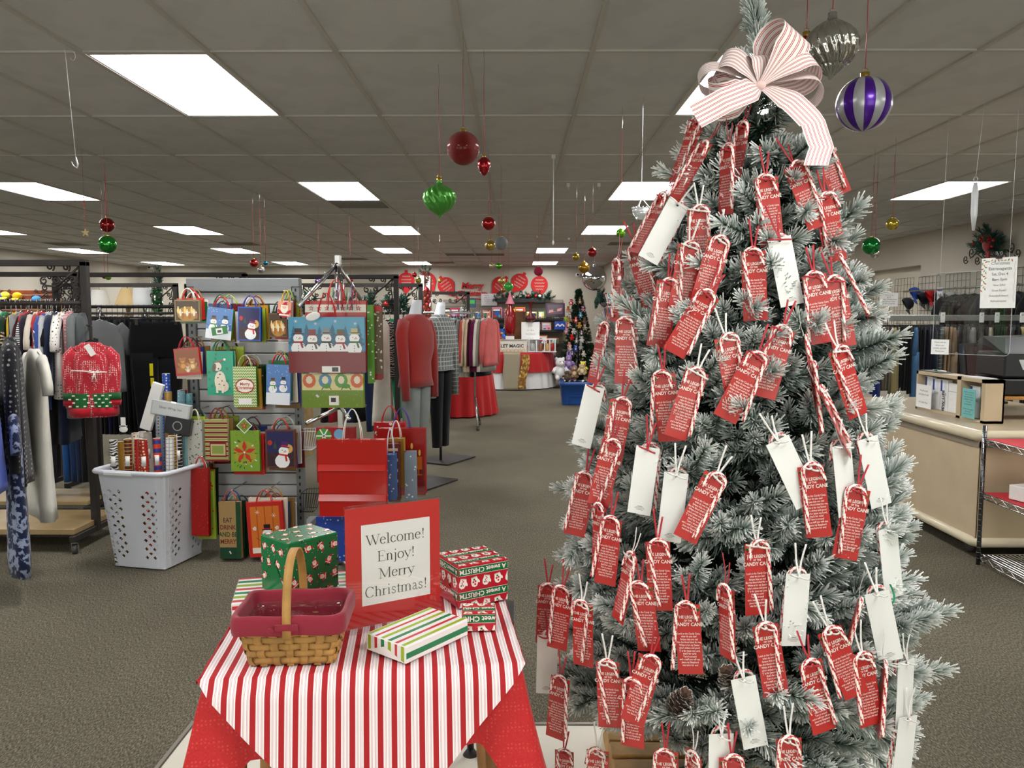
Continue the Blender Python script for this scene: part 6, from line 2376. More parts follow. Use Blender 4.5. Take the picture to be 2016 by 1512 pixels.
pats = ['zebra', None, 'grid', 'dots', 'dots', 'dots', 'hstripe', 'grid', 'zebra', 'grid', 'dots', 'dots', None, 'dots', None, 'dots', 'dots', None, 'dots', 'dots']
for i, (px, py, d, c, c2, lb) in enumerate(ROLLS):
    Y = 4.70 + d * .10
    p = atY(px, py, Y)
    h = p.z - .03
    m_ = mat('wrap_%d' % i, c, .3, coat=.3, pat=pats[i], col2=c2, pscale={'zebra': 18, 'grid': 14, 'dots': 50, 'hstripe': 6}.get(pats[i], 10))
    g = thing('wrapping_paper_roll', '%s wrapping paper roll standing in the laundry basket' % lb, 'wrapping paper', (min(max(p.x, BX - .19), BX + .20), Y, .03), group='wrapping paper rolls in the laundry basket', rot=(rnd.uniform(-.03, .03), rnd.uniform(-.04, .04), i))
    mb = MB(); mb.tube([(0, 0, 0), (0, 0, h)], .023 + .001 * (i % 3), 16, cap=False); link('paper', mb, m_, g)
    mb = MB(); mb.tube([(0, 0, h - .003), (0, 0, h - .25)], .017, 14, '#8a6f4a', cap=False); mb.lathe([(.017, h - .002), (.0235, h)], 16, '#d8d0c0'); link('core', mb, VPLAST, g)
    if i % 3 != 1:
        a = MB(); a.grid(lambda u, v: ((.0252) * math.cos(-PI / 2 - .3 + u * 1.1 - i), (.0252) * math.sin(-PI / 2 - .3 + u * 1.1 - i), h - .16 + v * .06), 6, 1, '#ecebe6', thick=.0004); link('paper_label', a, VPRINT, g)
# flat tissue packs leaning
for i, (px, py, c, rl, lb) in enumerate(((300, 800, '#e6e6e4', .32, 'white tissue paper pack leaning in the laundry basket'), (338, 806, '#b9bcbe', .18, 'silver boxed gift wrap set on top of the rolls'), (352, 838, '#2a2c30', .18, 'dark gift wrap box end with a round logo ring'))):
    p = atY(px, py, 4.84)
    g = thing('wrap_pack', lb, 'wrapping paper', p, rot=(0, rl, 0))
    a = Art(); a.mb.rbox((0, 0, 0), ((.06, .30, .09), (.22, .03, .085), (.15, .03, .10))[i][0:1][0] and (((.07, .03, .30), (.24, .04, .09), (.16, .04, .11))[i]), .003, col=c)
    a.y = -.021
    if i == 1:
        a.rect(-.11, -.038, .11, .038, '#c9cccd'); a.text('Silver Wrap Set', .0, .0, .022, '#4a4a4a')
    if i == 2:
        a.ell(0, 0, .03, None, '#9a9a9a', 20); a.ell(0, 0, .024, None, '#2a2c30', 20)
    link('pack', a, VGLOSS, g)
# ================================================================== counter
CREAM = mat('counter_edge', '#d6cbb0', .3, coat=.3, vary=.04)
MAPLE = mat('pale_maple', '#c4b294', .45, vary=.08, vscale=4, bump=.03)
ct = thing('service_counter', 'pale maple service counter with rounded cream edges on casters', 'counter', (0, 0, 0))
X0, Y0, Y1, ZT = 2.87, 4.87, 6.95, .81
mb = MB(); mb.box((X0 + .01, (Y0 + Y1) / 2, .44), (.03, Y1 - Y0, .66)); link('side_panel', mb, MAPLE, ct)
mb = MB(); mb.box(((X0 + 5.6) / 2, Y0 + .01, .44), (5.6 - X0, .03, .66)); link('front_panel', mb, MAPLE, ct)
mb = MB(); mb.box((X0 + .63, (Y0 + Y1) / 2, ZT - .015), (1.24, Y1 - Y0, .03)); mb.box(((X0 + 5.6) / 2, Y0 + .3, ZT - .0155), (5.6 - X0, .6, .029)); link('counter_top', mb, mat('counter_laminate', '#b5a68c', .35, vary=.05), ct)
mb = MB(); mb.tube([(5.6, Y0 - .01, ZT - .03), (X0 + .02, Y0 - .01, ZT - .03), (X0 - .01, Y0 + .02, ZT - .03), (X0 - .01, Y1, ZT - .03)], .036, 12); link('edge_trim', mb, CREAM, ct)
mb = MB(); mb.tube([(5.6, Y0 - .01, .11), (X0 + .02, Y0 - .01, .11), (X0 - .01, Y0 + .02, .11), (X0 - .01, Y1, .11)], .03, 12); link('base_trim', mb, CREAM, ct)
mb = MB(); mb.box((X0 - .004, (Y0 + Y1) / 2, ZT - .085), (.02, Y1 - Y0, .035)); mb.box(((X0 + 5.6) / 2, Y0 - .004, ZT - .085), (5.6 - X0, .02, .035)); link('under_moulding', mb, mat('moulding', '#8d8272', .5), ct)
mb = MB(); mb.box((X0 - .003, Y0 + .03, .44), (.012, .06, .62)); link('corner_post', mb, MAPLE, ct)
mb = MB(); mb.box((X0 + .33, (Y0 + Y1) / 2, .12), (.6, Y1 - Y0 - .04, .02)); link('base_board', mb, MAPLE, ct)
for x, y in ((X0 + .06, Y0 + .17), (X0 + .5, Y0 + .17), (X0 + .06, Y1 - .15), (X0 + .5, Y1 - .15)):
    caster(ct, (x, y, 0), 1.25)

def Mloc(x, y, z, rz=0.0):
    return Matrix.Translation((x, y, z)) @ Matrix.Rotation(rz, 4, 'Z')


CW, CH, CD = .90, .29, .13
cb = thing('brochure_rack', 'pale maple cubby rack of brochures on the service counter', 'brochure rack', (3.08, 5.66, ZT + .001), -PI / 2)
mb = MB()
mb.box((0, CD / 2, CH - .012), (CW, CD, .024)); mb.box((-CW / 2 + .012, CD / 2, CH / 2), (.024, CD, CH)); mb.box((CW / 2 - .02, CD / 2, CH / 2), (.04, CD, CH)); mb.box((.14, CD / 2, CH / 2), (.05, CD, CH)); mb.box((0, CD / 2, .008), (CW, CD, .016)); mb.box((0, CD - .006, CH / 2), (CW, .012, CH))
link('cabinet', mb, MAPLE, cb)


def oncb(x, y, z):
    return cb.matrix_basis @ Vector((x, y, z)) if False else Vector((3.08 + y, 5.66 - x, ZT + .001 + z))


def leaflet(label, x, w, h, art, base='#eef0f0', y=.05, t=.03, cat='brochure', name='brochure_stack', z0=.017):
    a = Art(Matrix.Identity(4), .0004); a.mb.box((0, t / 2, h / 2), (w, t, h), col=base); art(a, w, h)
    return tag(link(name, a, VPRINT, loc=oncb(x, y, z0), rot=(0, 0, -PI / 2)), label, cat, 'papers in the brochure rack')


def lf(a, w, h):
    a.rect(-w * .5, h * .62, -w * .28, h * .98, '#2a3f9a'); a.ell(w * .15, h * .8, w * .22, h * .14, '#dfe4ee'); a.rect(-w * .3, h * .5, w * .3, h * .58, '#b8bcc4')


leaflet('white and blue brochures first in the cubby, behind the payment sign', -.36, .10, .235, lf)
leaflet('white and blue brochures second in the cubby, behind the payment sign', -.25, .10, .225, lf)
leaflet('NEW LIFE brochures in the middle of the cubby', -.14, .10, .225, lambda a, w, h: (lf(a, w, h), a.text('NEW LIFE', w * .05, h * .28, .040, '#222a2c', rot=PI / 2, bold=.03), a.poly([(w * .12, h * .05), (w * .22, h * .3), (w * .1, h * .6), (w * .06, h * .3)], '#9aa8a4')))
leaflet('plain white brochure box beside the NEW LIFE brochures', -.02, .12, .21, lambda a, w, h: a.rect(-w * .5, h * .70, w * .5, h * .72, '#b8b8b8'), t=.06)
leaflet('brown cardboard leaflet holder beside the white box', .065, .035, .21, lambda a, w, h: a.rect(-w * .5, h * .75, w * .3, h, '#e8e8e4'), '#9a7a50', t=.05)
leaflet('white and blue brochures behind the turquoise notice', .25, .12, .215, lf)
leaflet('small cardboard box behind the turquoise notice', .35, .06, .15, lambda a, w, h: None, '#8a6a44', t=.05)


def pay(a, w, h):
    for i, t_ in enumerate(('We gladly accept', 'Cash, Debit & Credit', '', 'No Checks, Please')):
        a.text(t_, 0, h * (.72 - i * .17), .017, '#30343a')


leaflet('white payment sign: We gladly accept Cash, Debit and Credit', -.31, .22, .175, pay, '#f2f3f2', y=-.012, t=.002, cat='sign', name='paper_sign')


def turq(a, w, h):
    for i, t_ in enumerate(('Christmas merchandise', 'sold in the store', 'helps fund our classes', 'and support services', 'for families', 'in our community', '', 'Thank you for shopping', 'with us today', 'and Merry Christmas')):
        a.text(t_, 0, h * (.86 - i * .082), .0125, '#2a4a50')


leaflet('turquoise notice leaning on the cubby front', .285, .155, .20, turq, '#7cc4c2', y=-.012, t=.002, cat='sign', name='paper_notice')
a = Art(); a.mb.rbox((0, 0, .004), (.10, .30, .006), .002, col='#3a3a44'); tag(link('clipboard', a, VPLAST, loc=(3.14, 5.95, ZT + CH + .001)), 'dark clipboard on top of the brochure cubby', 'clipboard')
mb = MB(); mb.tube([(0, -.09, 0), (0, .02, 0)], .006, 8, '#e6e8e8'); mb.tube([(0, .02, 0), (0, .06, 0)], .0065, 8, '#1c8a4a'); mb.tube([(0, .06, 0), (0, .09, 0)], .004, 8, '#e6e8e8')
tag(link('marker_pen', mb, VPLAST, loc=(3.13, 5.88, ZT + CH + .0155)), 'green and white marker lying on the dark clipboard', 'pen')
a = Art(); a.mb.box((0, 0, .002), (.10, .24, .003), col='#c8cacc'); tag(link('paper_stack', a, VPRINT, loc=(3.15, 5.40, ZT + CH + .001)), 'thin paper stack on top of the brochure cubby', 'paper')

# register and reflection stand-in on the counter
mb = MB(); BM = mat('black_plastic', '#26282b', .35, vary=.05)
t = thing('receipt_printer', 'large dark grey cash register on a black box behind the counter', 'cash register', (3.66, 5.62, ZT + .162), R(-6))
mb = MB(); mb.rbox((0, 0, .06), (.62, .44, .11), .008); link('drawer', mb, mat('drawer_black', '#191b1e', .3), t)
mb = MB(); mb.rbox((0, 0, .21), (.60, .42, .17), .012); mb.add([(-.30, -.21, .29), (.30, -.21, .29), (.30, .21, .36), (-.30, .21, .36), (-.26, -.12, .40), (.30, -.10, .42), (.30, .21, .42), (-.26, .21, .40)], [(0, 1, 5, 4), (4, 5, 6, 7), (0, 4, 7, 3), (1, 2, 6, 5)]); link('housing', mb, BM, t)
a = Art(Mloc(-.16, -.212, .20)); a.poly([(-.05, .05), (-.01, .05), (.02, -.02), (-.02, -.02)], '#b8babc'); a.poly([(.0, .05), (.05, .05), (.09, -.02), (.03, -.02)], '#a4a6a8'); link('stickers', a, VPRINT, t, kind='stuff')
t = thing('reflection_panel', 'dark reddish screen standing in for a reflection on the acrylic guard', 'reflection_panel', (3.82, 6.45, ZT + .001), R(15))  # added panel; its dark red stands in for a reflection on the guard
mb = MB(); mb.rbox((0, 0, .012), (.25, .2, .02), .004); mb.cyl((0, .03, .02), (0, .03, .2), .02); link('stand', mb, BM, t)
mb = MB(); mb.rbox((0, 0, .33), (.52, .05, .32), .012, rx=-.15); link('pane_case', mb, BM, t)
mb = MB(); mb.box((0, -.03, .33), (.47, .004, .27), rx=-.15); link('pane', mb, mat('reflection_red', '#341a20', .1, coat=.5), t)
t = thing('wooden_stool', 'small orange wood stand under the black register', 'stand', (3.55, 5.12, ZT + .001)) if False else None
t = thing('wood_stand', 'small orange wood frame stand beside the cubby', 'stand', (3.62, 5.60, ZT + .001))
for sx in (-.36, .36):
    mb = MB(); mb.rbox((sx, 0, .07), (.024, .44, .14), .002); link('leg', mb, mat('orange_wood', '#b07c3c', .45), t)
mb = MB(); mb.rbox((0, 0, .15), (.76, .46, .02), .002); link('shelf', mb, mat('orange_wood', '#b07c3c', .45), t)

# chrome wire shelf
ws = thing('wire_shelf', 'black chrome wire shelf unit with red liners against the counter', 'shelf unit', (3.05, 4.55, 0))
PX = ((-.22, .22), (-.22, -.26), (.32, .22), (.32, -.26))
for x, y in PX:
    mb = MB()
    mb.cyl((x, y, .0), (x, y, .86), .0125, n=10)
    for k in range(24):
        mb.cyl((x, y, .04 + k * .034), (x, y, .044 + k * .034), .0138, n=10)
    link('post', mb, mat('dark_chrome', '#6d7074', .2, 1.0), ws)
for zi, z in enumerate((.775, .445, .06)):
    mb = MB()
    loop_ = [(-.22, .22, z), (-.22, -.26, z), (.32, -.26, z), (.32, .22, z)]
    mb.tube(loop_, .004, 6, closed=True); mb.tube([(a_, b_, c_ - .03) for a_, b_, c_ in loop_], .004, 6, closed=True)
    for (p, q) in zip(loop_, loop_[1:] + loop_[:1]):
        n = 9
        zig = [(p[0] + (q[0] - p[0]) * i / n, p[1] + (q[1] - p[1]) * i / n, z - (.03 if i % 2 else 0)) for i in range(n + 1)]
        mb.tube(zig, .0035, 5)
    for k in range(1, 20):
        x = -.22 + k * .027
        mb.tube([(x, -.26, z), (x, .22, z)], .0025, 4)
    sh = link('shelf', mb, CHROME, ws)
    if zi < 2:
        mb = MB(); mb.box((.05, -.02, z + .005), (.52, .46, .003)); link('red_liner', mb, mat('red_liner', '#c22a3a', .6), sh)
t = thing('tissue_box', 'white patterned tissue box on the middle wire shelf', 'tissue box', (3.0, 4.55, .453), R(15))
mb = MB(); mb.rbox((0, 0, .045), (.23, .12, .085), .003, col='#e6e4e0'); link('box', mb, VPRINT, t)
a = ClipArt(faceM(.23, .12, .088)['front'] , .22, .08)
for i in range(5):
    a.at(-.09 + i * .045, -.01 + .02 * (i % 2), .5 * i, .018); poinsettia_c = ('#e0a040', '#9ab4d0', '#d8d0b0')[i % 3]
    for k in range(4):
        a.ell(.5 * math.cos(k * PI / 2), .5 * math.sin(k * PI / 2), .4, .25, poinsettia_c, 8, k * PI / 2)
link('printed_side', a, VPRINT, t)
mb = MB(); mb.grid(lambda u, v: ((u - .5) * .10 + .01 * math.sin(v * 4), .02 * math.sin(u * 7) * (1 - v) + (v - .5) * .04, .088 + .05 * math.sin(v * PI / 2) + .012 * math.sin(u * 9)), 10, 6, '#f2f3f5', thick=.001); link('tissue', mb, VPRINT, t)
t = thing('small_bag', 'lime green and red bag at the edge of the upper wire shelf', 'bag', (3.02, 4.36, .781))
mb = MB(); mb.rbox((0, 0, .05), (.10, .06, .10), .01, col='#9ac820'); link('bag_body', mb, VCLOTH, t)
mb = MB(); mb.tube([(-.03, 0, .10), (-.02, 0, .15), (.02, 0, .15), (.03, 0, .10)], .006, 6, '#c82a2a'); link('handle', mb, VCLOTH, t)

# acrylic guard
P0, P1 = Vector((2.677, 5.10, 1.555)), Vector((2.905, 4.72, 1.52))
gc = (P0 + P1) / 2; gw = (P1 - P0).length + .03; gh = .51
gr = math.atan2(P1.y - P0.y, P1.x - P0.x)
ga = thing('acrylic_guard', 'clear acrylic guard hung by threads above the service counter', 'guard', gc, gr)
mb = MB(); pts = []
for cx, cz, a0 in ((gw / 2 - .03, gh / 2 - .03, 0), (-gw / 2 + .03, gh / 2 - .03, 90), (-gw / 2 + .03, -gh / 2 + .03, 180), (gw / 2 - .03, -gh / 2 + .03, 270)):
    pts += arc(cx, cz, .03, .03, a0, a0 + 90, 5)
mb.prism(pts[::-1], .005); link('sheet', mb, glass('acrylic_sheet', .2, .02, (.93, .95, .95)), ga)
mb = MB(); mb.tube([(p[0], .0025, p[1]) for p in pts], .0016, 5, closed=True); link('polished_edge', mb, mat('acrylic_edge', '#e4eaec', .15, trans=.3), ga)
for sx in (-1, 1):
    mb = MB(); mb.tube([(sx * (gw / 2 - .03), .002, gh / 2 - .02), (sx * (gw / 2 - .03) + .01, 0, CEIL - gc.z)], .0013, 5); link('thread', mb, mat('thread', '#d8dadc', .3), ga)
# signs on the guard
def on_guard(px, py, off=-.004):
    d = ray(px, py); n = Vector((math.sin(gr), -math.cos(gr), 0))
    k = (gc - CAM).dot(n) / d.dot(n)
    return CAM + d * k + n * -off * 1.0


p = on_guard(1966, 557)
t = thing('event_sign', 'white Christmas Extravaganza sign with floral border clipped to the acrylic guard', 'sign', p, gr)
a = Art(Matrix.Translation((0, 0, 0)), .0003); w, h = .205, .30
a.mb.box((0, .001, 0), (w, .002, h), col='#f4f5f2')
for i in range(26):
    s_ = i / 25
    x, z = (-w * .42 + .012 * math.sin(i * 2.1), h * (.46 - .9 * s_)) if i < 18 else (w * (-.3 + .75 * (i - 18) / 8), h * .44 + .006 * math.sin(i * 3))
    a.y = -.0006; a.ell(x, z, .009, .004, ('#7a9a6a', '#c86a5a', '#9ab088', '#c8a060')[i % 4], 6, i * .7)
a.y = -.001
a.pline([(w * .43, h * (.42 - .1 * i)) if i % 2 else (w * .46, h * (.42 - .1 * i)) for i in range(9)], .0015, '#b8a8a0')
for i, (t_, sz) in enumerate((('Christmas', .026), ('Extravaganza', .026), ('Sat, Dec 4', .023), ('8am-5pm', .023), ('New Gifts!', .016), ('Great Deals!', .016), ('Extended Hours!', .016), ('Refreshments!', .016))):
    a.text(t_, .008, h * (.36 - .105 * i), sz, '#6a6e72')
link('printed_sheet', a, VPRINT, t)
mb = MB(); mb.box((0, -.002, h / 2 + .002), (.032, .014, .018), col='#17181a'); mb.tube([(-.010, 0, h / 2 + .01), (-.02, -.01, h / 2 + .034), (-.012, -.01, h / 2 + .036), (-.004, 0, h / 2 + .01)], .0015, 5, '#c8c8c8'); mb.tube([(.004, 0, h / 2 + .01), (.012, -.01, h / 2 + .036), (.02, -.01, h / 2 + .034), (.010, 0, h / 2 + .01)], .0015, 5, '#c8c8c8')
link('binder_clip', mb, VPLAST, t)
p = on_guard(1851, 683)
a = Art(Matrix.Identity(4), .0003); a.mb.box((0, .001, 0), (.115, .002, .095), col='#f0f1ef')
for i, t_ in enumerate(('Please ask us', 'about our', 'weekly specials', 'Thank you')):
    a.text(t_, 0, .026 - i * .019, .014, '#5a5e64')
tag(link('paper_sign', a, VPRINT, loc=p, rot=(0, 0, gr)), 'small white notice taped to the lower corner of the acrylic guard', 'sign')
# clear blade hook and white hook on threads
p = atY(1921, 352, 4.75)
t = thing('clear_hook', 'translucent white blade hook hanging on a thread over the counter', 'hook', p)
mb = MB(); mb.tube([(0, 0, 0), (.03, 0, CEIL - p.z)], .0013, 5); link('thread', mb, mat('thread', '#d8dadc', .3), t)
mb = MB(); mb.tube(arc(0, .008, .012, .014, 90, 450, 12) and [(q[0], 0, q[1] - .01) for q in arc(0, .008, .012, .014, 90, 450, 12)], .002, 5); mb.tube([(0, 0, -.02), (0, 0, -.08), (0, 0, -.2), (0, 0, -.30)], [.012, .021, .021, .008], 12, flat=.3, up=(0, 1, 0)); link('blade', mb, mat('milky_plastic', '#e6eaee', .3, trans=.3), t)
p = atY(150, 318, 3.7)
t = thing('white_hook', 'white forked hook hanging on a long thread by the first ceiling light', 'hook', p)
mb = MB(); mb.tube([(0, 0, 0), (-.03, 0, CEIL - p.z)], .0016, 5); link('thread', mb, WHITEP, t)
mb = MB(); mb.tube([(-.022, 0, .0), (-.014, 0, -.018), (.004, 0, -.03), (.006, 0, -.01), (0, 0, .02)], [.001, .004, .005, .005, .003], 8, flat=.6); mb.tube([(p_[0] + .006, 0, p_[1]) for p_ in arc(0, .47, .012, .02, 90, -150, 10)], .0016, 5); link('hook', mb, WHITEP, t)

# ================================================================== right wall: wire grids, hats, dark shirts, swag
WIREM = mat('grid_wire', '#3a3c3e', .4, .5)
gridm = MB()
for k in range(7):
    gridm.cyl((-.3 + k * .1, 0, 0), (-.3 + k * .1, 0, 1.1), .003, n=4)
for k in range(12):
    gridm.cyl((-.3, 0, k * .1), (.3, 0, k * .1), .003, n=4)
gridme = gridm.mesh('wire_grid')
for i, Y in enumerate((13.2, 12.45, 11.7, 10.95, 10.2, 9.45, 8.7, 8.0)):
    o = link('wire_grid', gridme, WIREM, loc=(XR - .03, Y, 1.0), rot=(0, 0, -PI / 2))
    tag(o, 'black wire grid panel on the counter side wall, %s from the far end' % ORD[i], 'wire grid', 'wire grids on the counter side wall')
for i, (px, py, c, lb) in enumerate(((1796, 580, '#2a4a9a', 'royal blue cap'), (1812, 590, '#1a1a22', 'black cap'), (1828, 585, '#b82226', 'red cap'), (1845, 590, '#2a2a5a', 'dark violet cap'), (1868, 590, '#c8cccc', 'pale grey cap'), (1882, 598, '#6a6e70', 'grey cap'),
                                     (1782, 600, '#2a2c30', 'dark camouflage cap'), (1955, 612, '#b82a26', 'scarlet cap'), (1975, 610, '#1a2040', 'navy cap'))):
    p = atX(px, py, XR - .12)
    t = thing('cap', '%s hanging on the wire grid behind the counter' % lb, 'cap', p, R(70), group='caps on the wire grid')
    t.rotation_euler = (R(60), 0, R(75))
    mb = MB(); mb.lathe([(.095, 0), (.098, .03), (.085, .08), (.05, .115), (.002, .125)], 16); link('crown', mb, cloth(c), t)
    mb = MB(); mb.grid(lambda u, v: ((u - .5) * .16, -.08 - .085 * v * math.sin(u * PI) ** .5, .004 - .012 * v * v - .02 * abs(u - .5)), 10, 4, thick=.003); link('visor', mb, cloth(c), t)
for i in range(16):
    Y = 10.5 - i * .22
    c = ('#1c1d20', '#26282a', '#141518', '#2e3032', '#1a1c24', '#3a3c3e')[i % 6]
    garment('shirt', cloth(c), (XR - .30, Y, 1.88), R(8) + rnd.uniform(-.1, .1), 'dark shirt hanging on the counter side wall, %s from the caps' % ORD[i], ('thick', 'black'), 'dark shirts on the counter side wall', seed=i)
mb = MB(); mb.cyl((XR - .30, 7.4, 1.88), (XR - .30, 11.9, 1.88), .012, n=8)
tag(link('wall_rail', mb, CHROME), 'long chrome rail carrying dark shirts on the counter side wall', 'rail')
t = thing('paper_sign', 'white card sign about coats standing above the steel trouser rack', 'sign', atY(1750, 590, 7.9))
a = Art(Matrix.Identity(4), .0004); a.mb.box((0, .002, 0), (.18, .003, .135), col='#eceeed')
for i, t_ in enumerate(("Men's Coats", '$6.99', 'Leather, Windbreakers', 'and Winter Coats', 'Priced as marked')):
    a.text(t_, 0, .04 - i * .021, .017, '#5a5e60')
link('card', a, VPRINT, t); mb = MB(); mb.cyl((0, .01, -.32), (0, .01, -.06), .005, n=6); link('holder', mb, CHROME, t)
t = thing('product_card', 'blue and white packet hanging beside the acrylic guard', 'packet', atX(1850, 582, XR - .16), R(-75))
a = Art(); a.mb.box((0, .01, 0), (.10, .02, .22), col='#e8eaf0'); a.rect(-.04, -.09, .04, -.05, '#2a3a8a'); a.rect(-.04, .06, .04, .09, '#4a3a8a'); a.pline([(-.02, .03), (.0, -.02), (.02, .03), (.03, -.03)], .008, '#22242a'); link('packet', a, VPRINT, t)


def swag(label, loc, rz, s_=1.0, seed=0, red=True):
    t = thing('evergreen_swag', label, 'wall decoration', loc, rz)
    r = random.Random(seed); nd = Needles(seed + 50)
    for i in range(34):
        a_ = r.uniform(-.3, PI + .3); l = r.uniform(.10, .26) * s_
        p0 = (math.cos(a_) * .05, -.03, .06 + math.sin(a_) * .03)
        nd.sprig(p0, (math.cos(a_) * l, -.03 - r.uniform(.0, .08), .06 + math.sin(a_) * l * .7), 70, .045 * s_, .0, w=.0022)
    link('greenery', nd.mesh('greenery', MB()), NEEDLE, t, kind='stuff')
    for i in range(9):
        a_ = r.uniform(.1, PI); l = r.uniform(.08, .22) * s_
        mb = MB(); mb.ball((math.cos(a_) * l, -.10, .06 + math.sin(a_) * l * .65), .02, 10); link('berry_ball', mb, mat('red_shiny', '#b01414', .15, coat=.5), t)
    return t


SWX = XR - .05
p = atX(1953, 500, SWX)
t = swag('dark evergreen swag with red baubles on the counter side wall', p, -PI / 2, 1.5, 1)
mb = MB()
for sx in (-1, 1):
    mb.tube([(0, -.02, -.02), (sx * .15, -.02, -.05), (sx * .30, -.02, .03), (sx * .45, -.02, -.02)], .008, 6)
    for cx, cz, r_ in ((.12, .02, .06), (.28, -.06, .06), (.42, .05, .07), (.55, -.03, .06)):
        mb.tube([(sx * a_, -.02, c_) for a_, b_, c_ in spiral(cx, cz, r_, 200, 1.4, .2)], .007, 5)
link('scrollwork', mb, IRON, t)
mb = MB(); mb.box((0, -.05, .0), (.06, .02, .34)); mb.ball((0, -.07, .14), .09, 12, sc=(1, .4, 1.3)); link('red_bow', mb, mat('red_velvet', '#9a1218', .8, sheen=.5), t)

# ================================================================== far end: red tables
def round_table(label, x, y, r, h, label2, drop2, top_col, under_col, group=None):
    t = thing('round_table', label, 'table', (x, y, 0))
    mb = MB(); mb.cyl((0, 0, h - .03), (0, 0, h), r, n=40); link('tabletop', mb, WOOD, t)
    for k in range(4):
        a_ = k * PI / 2 + .4
        mb = MB(); mb.cyl((math.cos(a_) * r * .6, math.sin(a_) * r * .6, 0), (math.cos(a_) * r * .6, math.sin(a_) * r * .6, h - .03), .018, n=8); link('leg', mb, IRON, t)
    def skirt(rr0, z0, z1, nf, amp, col, nm, lb, fl):
        def fn(u, v):
            th = u * 2 * PI
            t_ = max(0, (v - .2) / .8)
            rr_ = rr0 * min(1, v / .2) + fl * t_ + amp * t_ * math.sin(nf * th)
            return (math.cos(th) * rr_, math.sin(th) * rr_, z0 - (z0 - z1) * t_)
        mb = MB(); mb.grid(fn, 200, 14)
        tag(link(nm, mb, mat('cloth_' + nm + col, col, .8, sheen=.2, bump=.1), loc=(x, y, 0)), lb, 'tablecloth')
    if under_col:
        skirt(r + .006, h + .003, .02, 26, .018, under_col, 'white_tablecloth', label2[0], .06)
        skirt(r + .012, h + .007, h - drop2, 26, .020, top_col, 'red_tablecloth', label2[1], .065)
    else:
        skirt(r + .006, h + .004, .02, 20, .03, top_col, 'red_tablecloth', label2[1], .08)
    return t


FX, FY, FR, FH = -.10, 17.05, .86, .76
round_table('round table under red and white cloths at the end of the aisle', FX, FY, FR, FH, ('long white tablecloth with deep folds at the end of the aisle', 'red cloth over the long white tablecloth'), .40, '#b3161c', '#e9e9ea')
round_table('round table under a red cloth behind the chrome rolling rack', -.95, 12.3, .55, .74, ('', 'red tablecloth reaching the floor behind the chrome rolling rack'), 0, '#b8161a', None)
mb = MB(); mb.grid(lambda u, v: (-.28 + u * .34 + .01 * math.sin(v * 8), FY - FR - .10 - .03 * v, FH + .02 - v * .76), 8, 16, thick=.004)
tag(link('table_runner', mb, mat('burlap', '#a09680', .9, bump=.4, bscale=120)), 'beige burlap runner hanging to the floor from the red and white table', 'runner')
mb = MB(); mb.grid(lambda u, v: (.09 + u * .16 - .06 * v + .02 * math.sin(v * 6), FY - FR - .13 - .02 * math.sin(u * 8), FH - .02 - v * .70), 6, 16, thick=.004)
tag(link('patterned_scarf', mb, mat('autumn_print', '#8a6230', .9, pat='blotch', col2='#d8b060', pscale=18)), 'autumn leaf print scarf hanging beside the burlap runner', 'scarf')

TT = FH + .012
def vase(label, x, y, prof_, m_, name='vase', cat='vase', z=TT, n=20, fn=None, extra=None):
    mb = MB(); mb.lathe(prof_, n, fn=fn)
    return tag(link(name, mb, m_, loc=(x, y, z)), label, cat)


REDG = mat('red_glass_dots', '#a01420', .25, coat=.4, pat='dots', col2='#f0e4e0', pscale=26)
vase('tall red vase with white dots on the red and white table', -.46, 16.55, [(.02, 0), (.06, .01), (.13, .12), (.15, .26), (.12, .42), (.05, .56), (.02, .66)], REDG)
vase('squat red spotted jar beside the tall dotted vase', -.72, 16.7, [(.02, 0), (.10, .02), (.13, .12), (.08, .22), (.03, .30)], REDG, 'jar', 'jar')
vase('pale grey round bowl before the dotted vase', -.62, 16.4, [(.02, 0), (.09, .02), (.12, .07), (.08, .13), (.05, .14)], mat('pale_glaze', '#b8c0b4', .3), 'bowl', 'bowl')
vase('red jug standing behind the marquee board', -.15, 16.75, [(.02, .33), (.08, .34), (.12, .5), (.12, .78), (.07, .90), (.05, 1.0)], mat('red_glaze', '#8e1218', .2, coat=.5), 'jug', 'jug')
mb = MB(); mb.box((0, 0, .16), (.18, .18, .33)); tag(link('riser_box', mb, VPLAST, loc=(-.15, 16.75, TT)), 'tall white riser box under the red jug', 'box')
vase('pink gnome hat ornament on the red jug', -.15, 16.72, [(.10, 0), (.06, .08), (.02, .2), (.002, .28)], mat('pink_felt', '#e08a98', .9), 'gnome_hat', 'ornament', TT + 1.0)
vase('dark red flared vase on the white board', .28, 16.6, [(.02, 0), (.09, .03), (.11, .09), (.03, .18), (.025, .34), (.08, .42)], mat('dark_red_glaze', '#5a1a1e', .3), 'vase', 'vase', TT + .62)
vase('orange red candle jar behind the marquee board', -.30, 16.8, [(.02, .0), (.10, .01), (.10, .26), (.02, .27)], mat('red_glaze', '#8e1218', .2, coat=.5), 'candle_jar', 'candle', TT)
mb = MB(); mb.rbox((0, 0, .42), (.30, .05, .84), .004); tag(link('wood_plank', mb, mat('rustic_wood', '#6a4a2a', .7, vary=.4, vscale=5), loc=(.02, 16.95, TT)), 'tall rustic wooden board leaning behind the red jug', 'board')
a = Art(); a.mb.rbox((0, .02, .31), (.38, .04, .62), .003, col='#eeefec')
for i, t_ in enumerate(('JOY', 'to the', 'WORLD', 'peace', 'and love', 'NOEL')):
    a.text(t_, 0, .52 - i * .085, .055, '#a8aaa8')
tag(link('standing_sign', a, VPRINT, loc=(.28, 16.6, TT)), 'tall white board with pale lettering on the red and white table', 'sign')
t = thing('marquee_board', 'white framed board lettered LET MAGIC on the red and white table', 'sign', (-.10, 16.32, TT))
